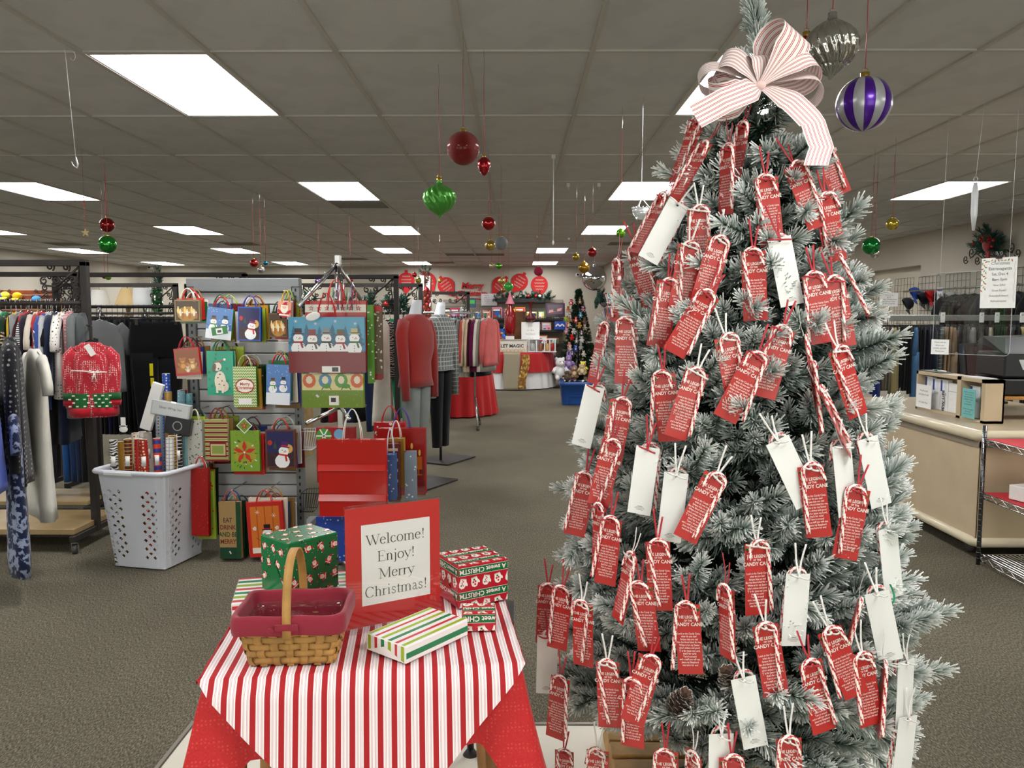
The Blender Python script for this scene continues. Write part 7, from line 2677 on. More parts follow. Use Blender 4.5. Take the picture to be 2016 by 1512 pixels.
a = Art(); a.mb.box((0, .01, .13), (.60, .02, .26), col='#dedcd2'); a.y = -.001; a.text('LET MAGIC', 0, .10, .095, '#3a3a38', bold=.03); a.mb.box((0, 0, .265), (.66, .03, .014), col='#c8c0aa'); a.mb.box((0, 0, .006), (.66, .03, .012), col='#c8c0aa')
link('board', a, VPRINT, t)
mb = MB()
for i in range(7):
    mb.tube([(q[0] - .24 + i * .08, -.02, q[1] + .04) for q in arc(0, 0, .035, .035, 0, 330, 12)], .006, 5, '#c8bc90')
link('scroll_trim', mb, VPLAST, t)
t = thing('lantern', 'white framed candle lantern tray on the red and white table', 'lantern', (.52, 16.45, TT))
for sx in (-.27, -.12, .05, .16, .27):
    mb = MB(); mb.box((sx, 0, .13), (.02, .02, .26)); mb.box((sx, .14, .13), (.02, .02, .26)); link('bar', mb, WHITEP, t)
mb = MB(); mb.box((0, .07, .265), (.60, .18, .018)); mb.box((0, .07, .008), (.60, .18, .016)); link('tray', mb, WHITEP, t)
for sx, c in ((-.2, '#b8c4bc'), (-.03, '#8a5a34'), (.11, '#c8a868'), (.21, '#b02028')):
    mb = MB(); mb.lathe([(.02, .02), (.045, .03), (.045, .17), (.02, .18)], 12, c); link('candle', mb, VPLAST, t, (sx, .07, 0))

# ================================================================== back wall shelves with toys and boxes
SHX0, SHX1 = -1.85, 1.15
BW = YB - .02
t = thing('wall_shelving', 'grey slatwall with five black shelves along the back wall', 'shelving', (0, BW, 0))
for k in range(20):
    mb = MB(); mb.box(((SHX0 + SHX1) / 2, -.01, .12 + k * .093), (SHX1 - SHX0, .018, .085)); link('slat', mb, mat('slat_taupe', '#8a8378', .6), t)
ROWS = (1.42, 1.13, .80, .50, .20)
for z in ROWS:
    mb = MB(); mb.box(((SHX0 + SHX1) / 2, -.19, z), (SHX1 - SHX0, .34, .02)); mb.box(((SHX0 + SHX1) / 2, -.36, z + .02), (SHX1 - SHX0, .006, .05)); link('shelf', mb, mat('shelf_black', '#262628', .5), t)
PAL = ['#c8323a', '#2a5aa8', '#e0b830', '#5aa04a', '#e8e4e0', '#8a4a9a', '#3a9ab0', '#d8743a', '#b8c8d8', '#e090b0', '#2a2a34', '#6a4a34', '#f0f0e8', '#1f7a5a']
PNM = ['red', 'blue', 'yellow', 'green', 'white', 'purple', 'teal', 'orange', 'pale blue', 'pink', 'black', 'brown', 'cream', 'emerald']
TOYW = ['game box', 'toy box', 'puzzle box', 'craft kit', 'book', 'doll box', 'activity set']
rb = random.Random(21)
n_toy = 0
for ri, z in enumerate(ROWS):
    x = SHX0 + .03; k = 0
    while x < SHX1 - .12:
        w, h = rb.uniform(.14, .30), rb.uniform(.15, .25) + (.06 if ri == 0 else 0)
        if x + w > SHX1 - .02:
            break
        c1, c2, c3 = rb.randrange(14), rb.randrange(14), rb.randrange(14)
        a = Art(Matrix.Identity(4), .0012); d = rb.uniform(.05, .12); a.mb.box((0, d / 2, h / 2), (w, d, h), col=PAL[c1]); a.y = -.001
        a.rect(-w * .42, h * .12, w * .42, h * .88, PAL[c2]); a.ell(rb.uniform(-.2, .2) * w, h * .5, w * .24, h * .26, PAL[c3], 10); a.rect(-w * .38, h * .72, w * .3, h * .84, PAL[12]); a.ell(w * .25, h * .3, w * .12, h * .13, PAL[(c3 + 5) % 14], 8); a.rect(-w * .3, h * .2, -w * .05, h * .34, PAL[(c2 + 3) % 14])
        tag(link('toy_box', a, VGLOSS, loc=(x + w / 2, BW - .33 + rb.uniform(0, .03), z + .0105), rot=(rb.uniform(-.08, 0), 0, 0)), '%s and %s %s, %s on the %s shelf of the back wall' % (PNM[c1], PNM[c2], TOYW[(c1 + k) % 7], ORD[k], ('top', 'second', 'third', 'fourth', 'lowest')[ri]), 'box', 'boxes on the back wall shelves')
        x += w + rb.uniform(.005, .03); k += 1
def wallbox(label, rect, c, art=None, Y=BW - .25, name='toy_box', cat='box', d=.08):
    pa, pb = atY(rect[0], rect[1], Y), atY(rect[2], rect[3], Y); w, h = pb.x - pa.x, pa.z - pb.z
    a = Art(Matrix.Identity(4), .0012); a.mb.rbox((0, d / 2, 0), (w, d, h), .004, col=c); a.y = -.002
    if art:
        art(a, w, h)
    return tag(link(name, a, VGLOSS, loc=((pa.x + pb.x) / 2, Y, (pa.z + pb.z) / 2)), label, cat)


wallbox('large dark racing game box on the top back wall shelf', (1074, 597, 1112, 624), '#3a2a3a', lambda a, w, h: (a.rect(-w * .4, -h * .3, w * .4, h * .4, '#5a4a5a'), a.poly([(-w * .35, -h * .2), (w * .3, -h * .05), (w * .35, h * .15), (-w * .3, 0)], '#c88a8a'), a.rect(-w * .1, -h * .1, w * .1, h * .15, '#4a4a50')), BW - .40)
wallbox('bright yellow crayon shaped box on the second shelf', (995, 608, 1014, 624), '#e8d014', lambda a, w, h: (a.rect(-w * .45, -h * .5, w * .45, -h * .38, '#2a7a3a'), a.ell(0, h * .05, w * .35, h * .2, '#f0e060', 12)), BW - .42)
wallbox('blue green handled case standing on the top shelf', (922, 587, 937, 605), '#2a5a7a', lambda a, w, h: a.rect(-w * .35, -h * .1, w * .35, h * .3, '#4ac84a'), BW - .38)
wallbox('deep blue puzzle box near the plush toy tree', (1092, 633, 1113, 649), '#1a4aa8', lambda a, w, h: a.pline([(-w * .4, -h * .1), (-w * .2, h * .2), (0, -h * .1), (w * .2, h * .2), (w * .4, -h * .1)], .03, '#e8e8f0'), BW - .42)
# generic blue plush figure sitting on the second shelf
t = thing('plush_figure', 'blue caped plush figure sitting on the second back wall shelf', 'plush toy', (atY(987, 640, BW - .5).x, BW - .46, 1.0))
mb = MB(); mb.ball((0, 0, .12), .09, 12, '#2a5ac0', (1, .7, 1.2)); mb.ball((0, -.04, .10), .05, 10, '#d8c83a', (1.2, .6, .5))
link('body', mb, VCLOTH, t)
mb = MB(); mb.ball((0, -.01, .27), .07, 12, '#1a1a2a'); link('head', mb, VCLOTH, t)
for sx in (-1, 1):
    mb = MB(); mb.tube([(sx * .07, 0, .18), (sx * .18, 0, .22)], [.035, .03], 8, '#1f3f8a'); link('arm', mb, VCLOTH, t)
    mb = MB(); mb.tube([(sx * .04, -.02, .05), (sx * .09, -.10, .0), (sx * .10, -.12, -.12)], [.04, .035, .03], 8, '#2a6ad0'); link('leg', mb, VCLOTH, t)

# garland shelf, framed sign, wall cut-outs
gz = atY(1025, 592, BW - .1).z
mb = MB(); mb.rbox((0, 0, 0), (1.22, .22, .10), .005); tag(link('floating_shelf', mb, mat('shelf_black', '#262628', .5), loc=(atY(1026, 592, BW - .12).x, BW - .12, gz)), 'black floating shelf under the evergreen garland on the back wall', 'shelf')
def garland(label, loc, ln, seed, droop=.0, rz=0.0, balls=6):
    t = thing('garland', label, 'garland', loc, rz)
    nd = Needles(seed); r = random.Random(seed)
    for i in range(int(ln * 44)):
        x = -ln / 2 + r.uniform(0, ln); z = -droop * (2 * x / ln) ** 2
        nd.sprig((x, 0, z), (x + r.uniform(-.12, .12), r.uniform(-.10, .02), z + r.uniform(-.04, .17)), 34, .06, .08, w=.004)
    link('greenery', nd.mesh('greenery', MB()), NEEDLE, t, kind='stuff')
    for i in range(balls):
        mb = MB(); rr_ = r.uniform(.02, .05); mb.ball((r.uniform(-ln / 2, ln / 2), -.12, r.uniform(.02, .12)), rr_, 10, ('#b01818', '#b01818', '#e8e4e0')[i % 3]); link('bauble', mb, mat('bauble', None, .15, coat=.6), t)
    return t


garland('evergreen garland with red baubles on the floating shelf', (atY(1030, 584, BW - .12).x, BW - .14, gz + .055), 1.45, 3, .02)
garland('evergreen garland on a rack frame behind the snowmen gift bags', (LX(700, 9.3), 9.25, 1.62), 1.3, 4, .05, balls=3)
garland('dark evergreen garland with red baubles over the book shelves', (XRF - .26, 18.6, 1.95), 1.2, 6, .2, PI / 2)
a = Art(Matrix.Identity(4), .002); a.mb.rbox((0, .01, 0), (.40, .02, .30), .004, col='#d8d9dc'); a.y = -.002
for i, t_ in enumerate(('May the', 'magic of', 'Christmas', 'be with', 'you')):
    a.text(t_, -.06, .09 - i * .045, .036, '#6a6e78')
a.ell(.11, 0, .02, .03, '#b04a5a', 8)
tag(link('wall_sign', a, VPRINT, loc=atY(963, 590, BW - .05)), 'silvery framed sign hanging beside the garland shelf', 'sign')
RCUT = mat('red_felt', '#bc2226', .8)
def cutout(label, px, py, rot, s_=.50, X=None):
    p = atY(px, py, BW - .01) if X is None else Vector(X)
    t = link('ornament_cutout', None, loc=p, rot=(0, rot, 0) if X is None else (0, 0, -PI / 2)); tag(t, label, 'wall decoration', 'red ornament cut-outs')
    pts = arc(0, 0, s_ * .42, s_ * .42, -35, 215, 24)
    pts = [(x, z) for x, z in pts] + [(0, -s_ * .66)]
    mb = MB(); mb.prism(pts[::-1], .006, M=Matrix.Translation((0, -.006, 0))); mb.box((0, -.003, s_ * .47), (s_ * .16, .006, s_ * .13)); link('felt_shape', mb, RCUT, t)
    a = Art(Matrix.Translation((0, -.007, 0)), .0004); rr_ = random.Random(px)
    for zz_, n_ in ((.22, 6), (.06, 7), (-.1, 7), (-.24, 5)):
        a.pline([((-.5 + i / (n_ * 2)) * s_ * .55 * (1.1 - abs(zz_)), s_ * (zz_ + (.04 if i % 2 else -.03))) for i in range(1, n_ * 2)], s_ * .02, '#b3aa9c')
    link('cut_pattern', a, VPRINT, t)
    return t


for px, py, rot, lb in ((800, 553, 0, 'upright, half behind the rack frame'), (842, 553, -.5, 'tilted, behind the red ball vase'), (878, 562, -.6, 'tilted, beside the Merry Christmas lettering'), (985, 561, .7, 'tilted, behind the hanging bells'), (1023, 555, -2.6 + PI / 1.0, 'tilted, above the garland shelf'), (1062, 560, 0, 'upright, below the raspberry ball')):
    cutout('red felt ornament cut-out on the wall, ' + lb, px, py, rot)
for i, y in enumerate((17.6, 17.1, 16.5)):
    cutout('red felt ornament cut-out on the side wall past the corner, %s from the corner' % ORD[i], 0, 0, 0, .55, (XRF - .012, y, 2.42))
t = thing('wall_lettering', 'red cut-out Merry Christmas lettering on the back wall', 'wall decoration', atY(929, 572, BW - .015))
mb = MB()
for t_, z, sz, x in (('Merry', .05, .22, .0), ('Christmas', -.12, .17, 0)):
    m_ = textmesh(t_, 'CENTER', .03)
    vs = [(x + v[0] * sz + v[1] * sz * .2, 0, z + v[1] * sz) for v in m_[0]]; vb = [(q[0], .008, q[2]) for q in vs]; k = len(vs)
    mb.add(vs + vb, m_[1] + [tuple(i + k for i in f)[::-1] for f in m_[1]])
link('letters', mb, RCUT, t)
mb = MB(); mb.tube([(q[0] - .30, 0, q[1] - .12) for q in arc(0, 0, .10, .10, 60, 330, 14)], .016, 6); mb.tube([(q[0] + .33, 0, q[1] - .14) for q in arc(0, 0, .09, .09, 120, -200, 14)], .014, 6); mb.tube([(-.3, 0, -.22), (0, 0, -.19), (.3, 0, -.23)], .014, 6); link('swirl', mb, RCUT, t)
# security cameras
for i, (px, py, Y) in enumerate(((1137, 541, BW - .12), (297, 527, BW - .12), (254, 526, BW - .12))):
    t = thing('security_camera', 'small white security camera on the back wall, %s' % ('near the plush toy tree', 'above the lamp shelf', 'in the corner beyond the lamps')[i], 'camera', atY(px, py, Y))
    mb = MB(); mb.tube([(0, .10, .03), (0, 0, .02)], .02, 8); mb.rbox((0, -.02, 0), (.09, .14, .07), .01); link('housing', mb, WHITEP, t)
    mb = MB(); mb.cyl((0, -.10, 0), (0, -.09, 0), .026, n=12); link('lens', mb, mat('lens_black', '#111111', .1), t)

# ================================================================== plush toy tree
PTX, PTY = atY(1139, 600, 17.6).x, 17.6
pt = thing('plush_tree', 'dark green Christmas tree hung with small plush toys', 'tree', (PTX, PTY, 0))
nd = Needles(77); r = random.Random(5)
def pprof(z):
    return max(.03, .44 * (1 - (z - .25) / 1.85)) if z > .25 else .4
for i in range(520):
    z = .2 + 1.85 * (r.random() ** 1.15); a_ = r.uniform(0, 2 * PI); rr_ = pprof(z)
    nd.sprig((math.cos(a_) * rr_ * .35, math.sin(a_) * rr_ * .35, z), (math.cos(a_) * rr_, math.sin(a_) * rr_, z + .03), 34, .06, .0, w=.0035)
link('branches', nd.mesh('branches', MB()), mat('dark_needles', '#1c3a24', .8), pt, kind='stuff')
mb = MB(); mb.cyl((0, 0, 0), (0, 0, 2.05), .02, n=8); link('trunk', mb, BARK, pt)
mb = MB(); mb.lathe([(.13, 0), (.13, .2), (.02, .21)], 16); mb.cyl((0, 0, 0), (0, 0, .01), .16, n=16); link('stand', mb, IRON, pt)


def plush(label, loc, s_, c, c2='#f0ece4', kind='bear', rz=0.0, group=None, cat='plush toy', rx=0.0):
    t = thing('plush_toy', label, cat, loc, rz, group, rot=(rx, 0, rz))
    mb = MB(); mb.ball((0, 0, 0), s_ * .5, 12, c, (1, .8, 1.15)); mb.ball((0, -s_ * .32, 0), s_ * .28, 10, c2, (1, .5, 1.2)); link('body', mb, VCLOTH, t)
    mb = MB(); mb.ball((0, -.1 * s_, s_ * .72), s_ * .40, 12, c); mb.ball((0, -s_ * .45, s_ * .64), s_ * .17, 8, c2)
    for sx in (-1, 1):
        mb.ball((sx * s_ * .15, -s_ * .47, s_ * .80), s_ * .045, 6, '#1a1a1a')
    link('head', mb, VCLOTH, t)
    for sx in (-1, 1):
        mb = MB()
        if kind == 'bunny':
            mb.ball((sx * s_ * .18, 0, s_ * 1.25), s_ * .13, 8, c, (1, .6, 2.4))
        else:
            mb.ball((sx * s_ * .30, 0, s_ * 1.02), s_ * .14, 8, c)
        link('ear', mb, VCLOTH, t)
        mb = MB(); mb.tube([(sx * s_ * .40, -s_ * .1, s_ * .25), (sx * s_ * .68, -s_ * .3, -s_ * .05)], [s_ * .16, s_ * .14], 8, c); link('arm', mb, VCLOTH, t)
        mb = MB(); mb.tube([(sx * s_ * .25, -s_ * .1, -s_ * .4), (sx * s_ * .38, -s_ * .55, -s_ * .55)], [s_ * .19, s_ * .17], 8, c); link('leg', mb, VCLOTH, t)
    return t


PL = [(1131, 595, '#e8e6e2', 'white'), (1124, 596, '#c83028', 'red star'), (1141, 594, '#8a6a4a', 'tan'), (1118, 610, '#c88a4a', 'orange brown'), (1147, 610, '#e88aa8', 'pink'), (1126, 616, '#a8a8a8', 'grey'), (1117, 618, '#d8d8d8', 'pale grey'), (1123, 622, '#e078a0', 'rose'),
      (1142, 621, '#2aa0c0', 'turquoise'), (1115, 628, '#a8c83a', 'lime'), (1124, 630, '#e8a83a', 'amber'), (1133, 631, '#d83a3a', 'scarlet'), (1150, 634, '#8a6a5a', 'brown'), (1118, 640, '#d86a5a', 'salmon'), (1122, 643, '#e8e4dc', 'cream'), (1140, 642, '#d8a03a', 'golden'),
      (1150, 646, '#c8b49a', 'beige'), (1115, 654, '#e89ab0', 'pale pink'), (1128, 654, '#dcdcda', 'light grey'), (1143, 657, '#5a5a5a', 'charcoal'), (1115, 670, '#8a8a4a', 'olive'), (1125, 666, '#d82a1e', 'bright red'), (1134, 672, '#7a7e84', 'slate'), (1144, 670, '#e4e4e4', 'white striped'),
      (1120, 681, '#e89a9a', 'blush'), (1131, 687, '#1f5ad0', 'cobalt'), (1121, 688, '#e0c8b8', 'peach'), (1142, 684, '#b8bcc0', 'silver grey'), (1124, 697, '#6a4a9a', 'violet'), (1147, 698, '#e8e0d0', 'penguin white')]
for i, (px, py, c, nm) in enumerate(PL):
    dx = (px - 1139) / F_PX * 17.2
    z = atY(px, py, 17.25).z
    rr_ = pprof(z); dy = math.sqrt(max(.0, rr_ * rr_ - dx * dx))
    plush('%s small plush toy on the dark green tree' % nm, (PTX + dx, PTY - dy - .03, z), .075, c, '#f4eee4' if i % 3 else c, 'bunny' if i % 5 == 2 else 'bear', rnd.uniform(-.4, .4), 'small plush toys on the dark green tree')
# plush heap around it
PG = None
plush('big white plush dog with black patch sitting before the toy shelves', (atY(1102, 740, 16.6).x, 16.6, .36), .26, '#e8e8ea', '#f2f2f2', rz=.3)
plush('lavender plush rabbit beside the big white plush dog', (atY(1120, 722, 16.9).x, 16.95, .50), .17, '#a888c8', '#c8b4e0', 'bunny')
plush('yellow plush duck on the heap under the plush tree', (atY(1148, 727, 16.5).x, 16.5, .42), .14, '#e8d84a', '#f0e890')
plush('brown plush turtle toy piled over the blue bin', (.98, 13.55, .52), .13, '#8a6a48', '#c8b490', rx=-.5)
plush('beige plush puppy piled over the blue bin', (1.10, 13.45, .58), .11, '#b8a080', '#d8c8a8', rx=-.3)
plush('dark brown plush toy lying in the blue bin', (.86, 13.5, .47), .12, '#4a3a30', '#5a4a3c', rx=-.8)
mb = MB(); mb.grid(lambda u, v: (.62 + u * .65, 16.9 + v * .35, .42 + .10 * math.sin(u * 6) * math.cos(v * 4) + .04 * math.sin(u * 17 + v * 9) - .34 * (v < .01)), 22, 10, thick=.05)
tag(link('plush_blanket', mb, mat('lavender_plush', '#a87ac8', .95, sheen=.4, bump=.4, bscale=90)), 'crumpled lavender plush blanket beside the red and white table', 'blanket')
t = thing('low_bench', 'low dark bench under the plush heap', 'bench', (1.05, 17.0, 0))
mb = MB(); mb.rbox((0, 0, .30), (1.1, .6, .04), .004); link('bench_top', mb, IRON, t)
for sx in (-.5, .5):
    mb = MB(); mb.box((sx, 0, .14), (.04, .5, .28)); link('leg', mb, IRON, t)

# blue storage bin
t = thing('storage_bin', 'royal blue plastic storage bin full of plush toys at the end of the aisle', 'bin', (1.01, 13.62, 0))
mb = MB()
def rr2(z, k=0.0):
    a_, b_ = .235 + .04 * z / .4 + k, .17 + .03 * z / .4 + k
    return [(*rrect(i / 32, 2 * a_, 2 * b_, .05), z) for i in range(32)]
mb.loft([rr2(.0), rr2(.02), rr2(.33), rr2(.335, .012), rr2(.40, .014), rr2(.40, .0), rr2(.335, -.006), rr2(.03, -.012)], '#24509a'); link('tub', mb, mat('blue_plastic', '#24509a', .35), t)
mb = MB(); mb.tube([(-.12, -.19, .02), (-.12, -.195, .13), (-.09, -.198, .16), (.09, -.198, .16), (.12, -.195, .13), (.12, -.19, .02)], .005, 6); link('moulded_rib', mb, mat('blue_plastic', '#24509a', .35), t)
mb = MB(); mb.grid(lambda u, v: (.78 + u * .46, 13.46 + v * .32, .40 + .05 * math.sin(u * 9 + v * 3) * math.sin(v * 7) - .02), 18, 12, thick=.06); tag(link('black_bag', mb, mat('black_bag_plastic', '#18191c', .25)), 'crumpled black plastic in the blue storage bin', 'bag')

# magazine shelves on the side wall past the corner
for k in range(5):
    z = .55 + k * .30
    t = thing('book_shelf', 'black wall book ledge past the plush tree, %s from the top' % ORD[4 - k], 'shelf', (XRF - .16, 17.1, z))
    mb = MB(); mb.box((0, 0, 0), (.30, 1.1, .02)); mb.box((-.15, 0, .03), (.01, 1.1, .06)); link('ledge', mb, mat('shelf_black', '#262628', .5), t)
    for q in range(7):
        c = PAL[(q * 3 + k * 5) % 14]
        mb = MB(); mb.rbox((0, 0, .12), (.02, .13, .22), .002, col=c)
        tag(link('book', mb, VPRINT, loc=(XRF - .20 + .02 * (q % 2), 16.68 + q * .14, z + .012), rot=(0, -.25, 0)), '%s book leaning on the %s ledge past the plush tree, %s along' % (PNM[(q * 3 + k * 5) % 14], ('lowest', 'second lowest', 'middle', 'second highest', 'highest')[k], ORD[q]), 'book', 'books on the ledges past the plush tree')
mb = MB(); mb.ball((0, 0, 0), .24, 24); mb.lathe([(.02, .23), (.04, .24), (.03, .27)], 10)
tag(link('silver_globe', mb, mat('mirror_silver', '#c8cacc', .08, 1.0), loc=(atY(1170, 548, 15.6).x, 15.6, atY(1170, 548, 15.6).z)), 'large mirrored silver globe hanging by the far corner', 'ornament')
mb = MB(); mb.cyl((atY(1170, 548, 15.6).x, 15.6, atY(1170, 548, 15.6).z + .26), (atY(1170, 548, 15.6).x, 15.6, CEIL), .002, n=5); tag(link('thread', mb, WHITEP), 'thread holding the mirrored silver globe', 'thread')

# ================================================================== lamps and vases over the clothes racks
t = thing('tall_shelf', 'tall black shelf carrying lamps behind the black trousers', 'shelf unit', (-4.9, 9.75, 0))
mb = MB(); mb.rbox((.1, 0, 1.50), (2.5, .42, .03), .003); mb.rbox((.1, 0, 1.1), (2.5, .42, .03), .003); link('shelf', mb, mat('shelf_black', '#262628', .5), t)
for sx in (-1.1, 1.3):
    mb = MB(); mb.box((sx, 0, .75), (.04, .4, 1.5)); link('side', mb, mat('shelf_black', '#262628', .5), t)
for i, (px, r0, r1, h, c, lb) in enumerate(((196, .08, .14, .20, '#e6e4de', 'white bell lamp beside the scroll post'), (252, .07, .16, .22, '#d8bc88', 'tan cone lamp on the tall shelf'), (286, .135, .145, .22, '#e4e6e8', 'white drum lamp on the tall shelf'))):
    x = LX(px, 9.7)
    g = thing('table_lamp', lb, 'lamp', (x, 9.72, 1.516))
    mb = MB(); mb.lathe([(.05, 0), (.055, .012), (.02, .03), (.03, .09), (.012, .14)], 14, cap=True); link('base', mb, (CHROME, WOOD, CHROME)[i], g)
    mb = MB(); mb.lathe([(r1, .12), (r0, .12 + h)], 24); link('shade', mb, mat('shade_%d' % i, c, .8), g)
    mb = MB(); mb.cyl((0, 0, .12 + h), (0, 0, .15 + h), .006, n=8); link('finial', mb, CHROME, g)
def ball_vase(label, px, Y, z0, h, r_, c, n=22, sprigs=True):
    x = LX(px, Y)
    g = thing('ornament_vase', label, 'vase', (x, Y, z0))
    mb = MB(); mb.lathe([(r_ * .98, 0), (r_, .01), (r_, h), (r_ - .006, h), (r_ - .006, .014), (.001, .014)], 24); link('glass_cylinder', mb, glass('vase_glass', .3), g)
    rr_ = random.Random(n); bm_ = mat('ball_' + c, c, .12, .6, coat=.4)
    bmsh = MB(); bmsh.ball((0, 0, 0), r_ * .43, 10); bmsh = bmsh.mesh('bauble')
    for i in range(n):
        a_ = i * 2.4; q = r_ * .48
        link('bauble', bmsh, bm_, g, (math.cos(a_) * q, math.sin(a_) * q, r_ * .5 + (h * .72) * i / n))
    if sprigs:
        nd = Needles(n + 3)
        for i in range(5):
            nd.sprig((0, 0, h * .8), (rr_.uniform(-.08, .08), rr_.uniform(-.05, .05), h + rr_.uniform(.05, .16)), 40, .05, 0, w=.003)
        link('greenery', nd.mesh('greenery', MB()), NEEDLE, g, kind='stuff')


ball_vase('tall glass vase of green baubles with sprigs', 311, 9.6, 1.516, .42, .075, '#0f7a3a')
ball_vase('tall glass vase of red baubles behind the rust sweater', 838, 11.6, 1.35, .75, .10, '#a81418', 34)
ball_vase('tall glass vase of red baubles beside the silver slatwall', 585, 8.6, 1.45, .40, .07, '#a8181c', 20, False)
t = thing('pedestal_table', 'narrow pedestal carrying the red bauble vase', 'pedestal', (LX(838, 11.6), 11.6, 0)); mb = MB(); mb.box((0, 0, .67), (.3, .3, 1.34)); link('pedestal', mb, WOOD, t)
t = thing('pedestal_table', 'narrow pedestal behind the silver slatwall stand', 'pedestal', (LX(585, 8.6), 8.6, 0)); mb = MB(); mb.box((0, 0, .72), (.25, .25, 1.44)); link('pedestal', mb, WOOD, t)
# brown slat board with caps on the clothes side wall
t = thing('slat_board', 'reddish brown wooden slat board with scroll frame beyond the bright tops', 'display board', (LX(50, 12.0), 12.0, 0))
for k in range(6):
    mb = MB(); mb.rbox((0, 0, 1.50 + k * .075), (.95, .02, .066), .003); link('slat', mb, mat('red_brown', '#8a4426', .5, vary=.15), t)
mb = MB()
for sx in (-.45, .45):
    mb.box((sx, .03, .98), (.04, .04, 1.96))
link('frame', mb, IRON, t)
link('scroll_bracket', SCROLL, IRON, t, (.4, -.04, 1.90)); link('scroll_bracket', SCROLL, IRON, t, (-.4, -.04, 1.90), scale=(-1, 1, 1))
for i, (px, py, c, lb) in enumerate(((34, 583, '#d8b418', 'yellow cap on the reddish brown slat board'), (72, 590, '#4a9ad8', 'sky blue toy on the reddish brown slat board'), (3, 585, '#1f4aa8', 'blue cap at the end of the slat board'), (10, 582, '#e0d040', 'yellow packet beside the blue cap'))):
    p = atY(px, py, 11.94); mb = MB(); mb.ball((0, 0, 0), .075, 12, c, (1, .6, .8)); mb.grid(lambda u, v: ((u - .5) * .11, -.04 - .05 * v, -.03 - .03 * v), 4, 3, c, thick=.004)
    tag(link('cap', mb, VCLOTH, loc=p), lb, 'cap')
# silver figurine on the slatwall frame, misc
t = thing('glass_finial', 'clear stacked glass ornament behind the silver slatwall stand', 'ornament', (LX(579, 8.6) - .08, 8.52, 1.441))
mb = MB(); mb.lathe([(.05, 0), (.07, .08), (.03, .14), (.06, .20), (.02, .26), (.045, .32), (.01, .40), (.002, .44)], 14); link('glass', mb, mat('cut_glass', '#f0f4f6', .08, .4, trans=.5), t)

# ================================================================== hanging ornaments
SHINY = {}
def shiny(c, rough=.12, metal=.75):
    k = 'orn_%s_%s_%s' % (c, rough, metal)
    return mat(k, c, rough, metal, coat=.5)


ROUNDP = [(math.sin(PI * i / 16) + 1e-4, -math.cos(PI * i / 16)) for i in range(17)]
ONION = [(.001, -1.22), (.06, -1.14), (.12, -1.02), (.34, -.87), (.66, -.66), (.88, -.36), (.97, .0), (.92, .28), (.75, .50), (.5, .68), (.24, .80), (.15, .92), (.15, 1.08)]
EGG = [(.001, -1.15), (.2, -1.05), (.55, -.6), (.72, 0), (.62, .5), (.3, .9), (.1, 1.0)]


def ornament(label, px, py, Y, rpx, m_, prof_=ROUNDP, fn=None, rib='#b0202c', cap='#c8a848', n=24, ribtop=None, cols=None, ribw=.0035, kind='bauble'):
    p = atY(px, py, Y); r_ = rpx / F_PX * Y
    g = thing('hanging_ornament', label, 'ornament', p, group='ornaments hanging from the ceiling')
    mb = MB(); mb.lathe([(a_ * r_, b_ * r_) for a_, b_ in prof_], n, fn=fn, cols=cols)
    link(kind, mb, m_, g)
    zt = prof_[-1][1] * r_
    mb = MB(); mb.lathe([(.16 * r_, zt - .05 * r_), (.17 * r_, zt + .14 * r_), (.04 * r_, zt + .16 * r_)], 12, cap); mb.tube([(q[0] * r_ * .12, 0, zt + .2 * r_ + q[1] * r_ * .12) for q in arc(0, 0, 1, 1, 0, 360, 10)], .012 * r_, 4, cap); link('cap', mb, mat('gold_cap', None, .25, .9), g)
    ztop = CEIL - p.z
    mid = (ztop - .12) if ztop > .3 else ztop
    mb = MB(); mb.tube([(0, 0, zt + .28 * r_), (.001, 0, (zt + mid) / 2), (0, 0, mid)], ribw, 5, rib, flat=.4); link('ribbon', mb, RIBM, g)
    mb = MB(); mb.tube([(0, 0, mid - .01), (.004, 0, mid + .03), (0, 0, ztop)], .0013, 4, '#8a8a88'); link('hook', mb, CHROME, g)
    return g


swirl = lambda k, amp, tw: (lambda th, r_, z: 1 + amp * math.sin(k * th + z * tw))
RN = [(math.sin(PI * i / 24) + 1e-4, -math.cos(PI * i / 24)) for i in range(25)]
def fine(pf, n=4):
    out = []
    for a_, b_ in zip(pf, pf[1:]):
        for i in range(n):
            out.append((a_[0] + (b_[0] - a_[0]) * i / n, a_[1] + (b_[1] - a_[1]) * i / n))
    return out + [pf[-1]]


ornament('large glittery dark red ball hanging over the aisle', 912, 292, 3.55, 32, mat('glitter_red', '#8a1414', .45, .35, bump=.9, bscale=600, coat=.3), n=32)
ornament('light green swirled onion ornament hanging over the aisle', 865, 390, 4.0, 32, shiny('#4aa038', .28, .5), fine(ONION), swirl(14, .06, 110), n=84)
ornament('small red pine cone ornament on a red ribbon over the aisle', 953, 326, 3.8, 17, shiny('#a81020', .2), EGG, lambda th, r_, z: 1 + .16 * math.sin(9 * th) * math.sin(z * 500), n=54)
ornament('large purple and silver striped ball beside the bow', 1701, 205, 2.75, 51, mat('purple_stripe', None, .30, .55, coat=.4), RN, n=48, ribw=.003,
         cols=lambda i, j: '#4a1090' if (j // 3) % 2 else '#b4b6ba')
ornament('large silver swirled ornament with a pointed base beside the bow', 1637, 88, 2.62, 49, shiny('#b4b2ac', .12, .95), fine([(.001, -1.45), (.06, -1.3), (.12, -1.2), (.32, -1.02), (.46, -.90), (.50, -.80), (.62, -.76), (.84, -.54), (.96, -.24), (.98, .08), (.88, .38), (.66, .62), (.38, .82), (.2, .92), (.16, 1.05)]), swirl(18, .06, 75), n=108, cap='#b8b8b8')
ornament('dark red onion ornament partly behind the bow', 1586, 118, 3.0, 42, shiny('#a01418', .15), fine(ONION, 2), n=32)
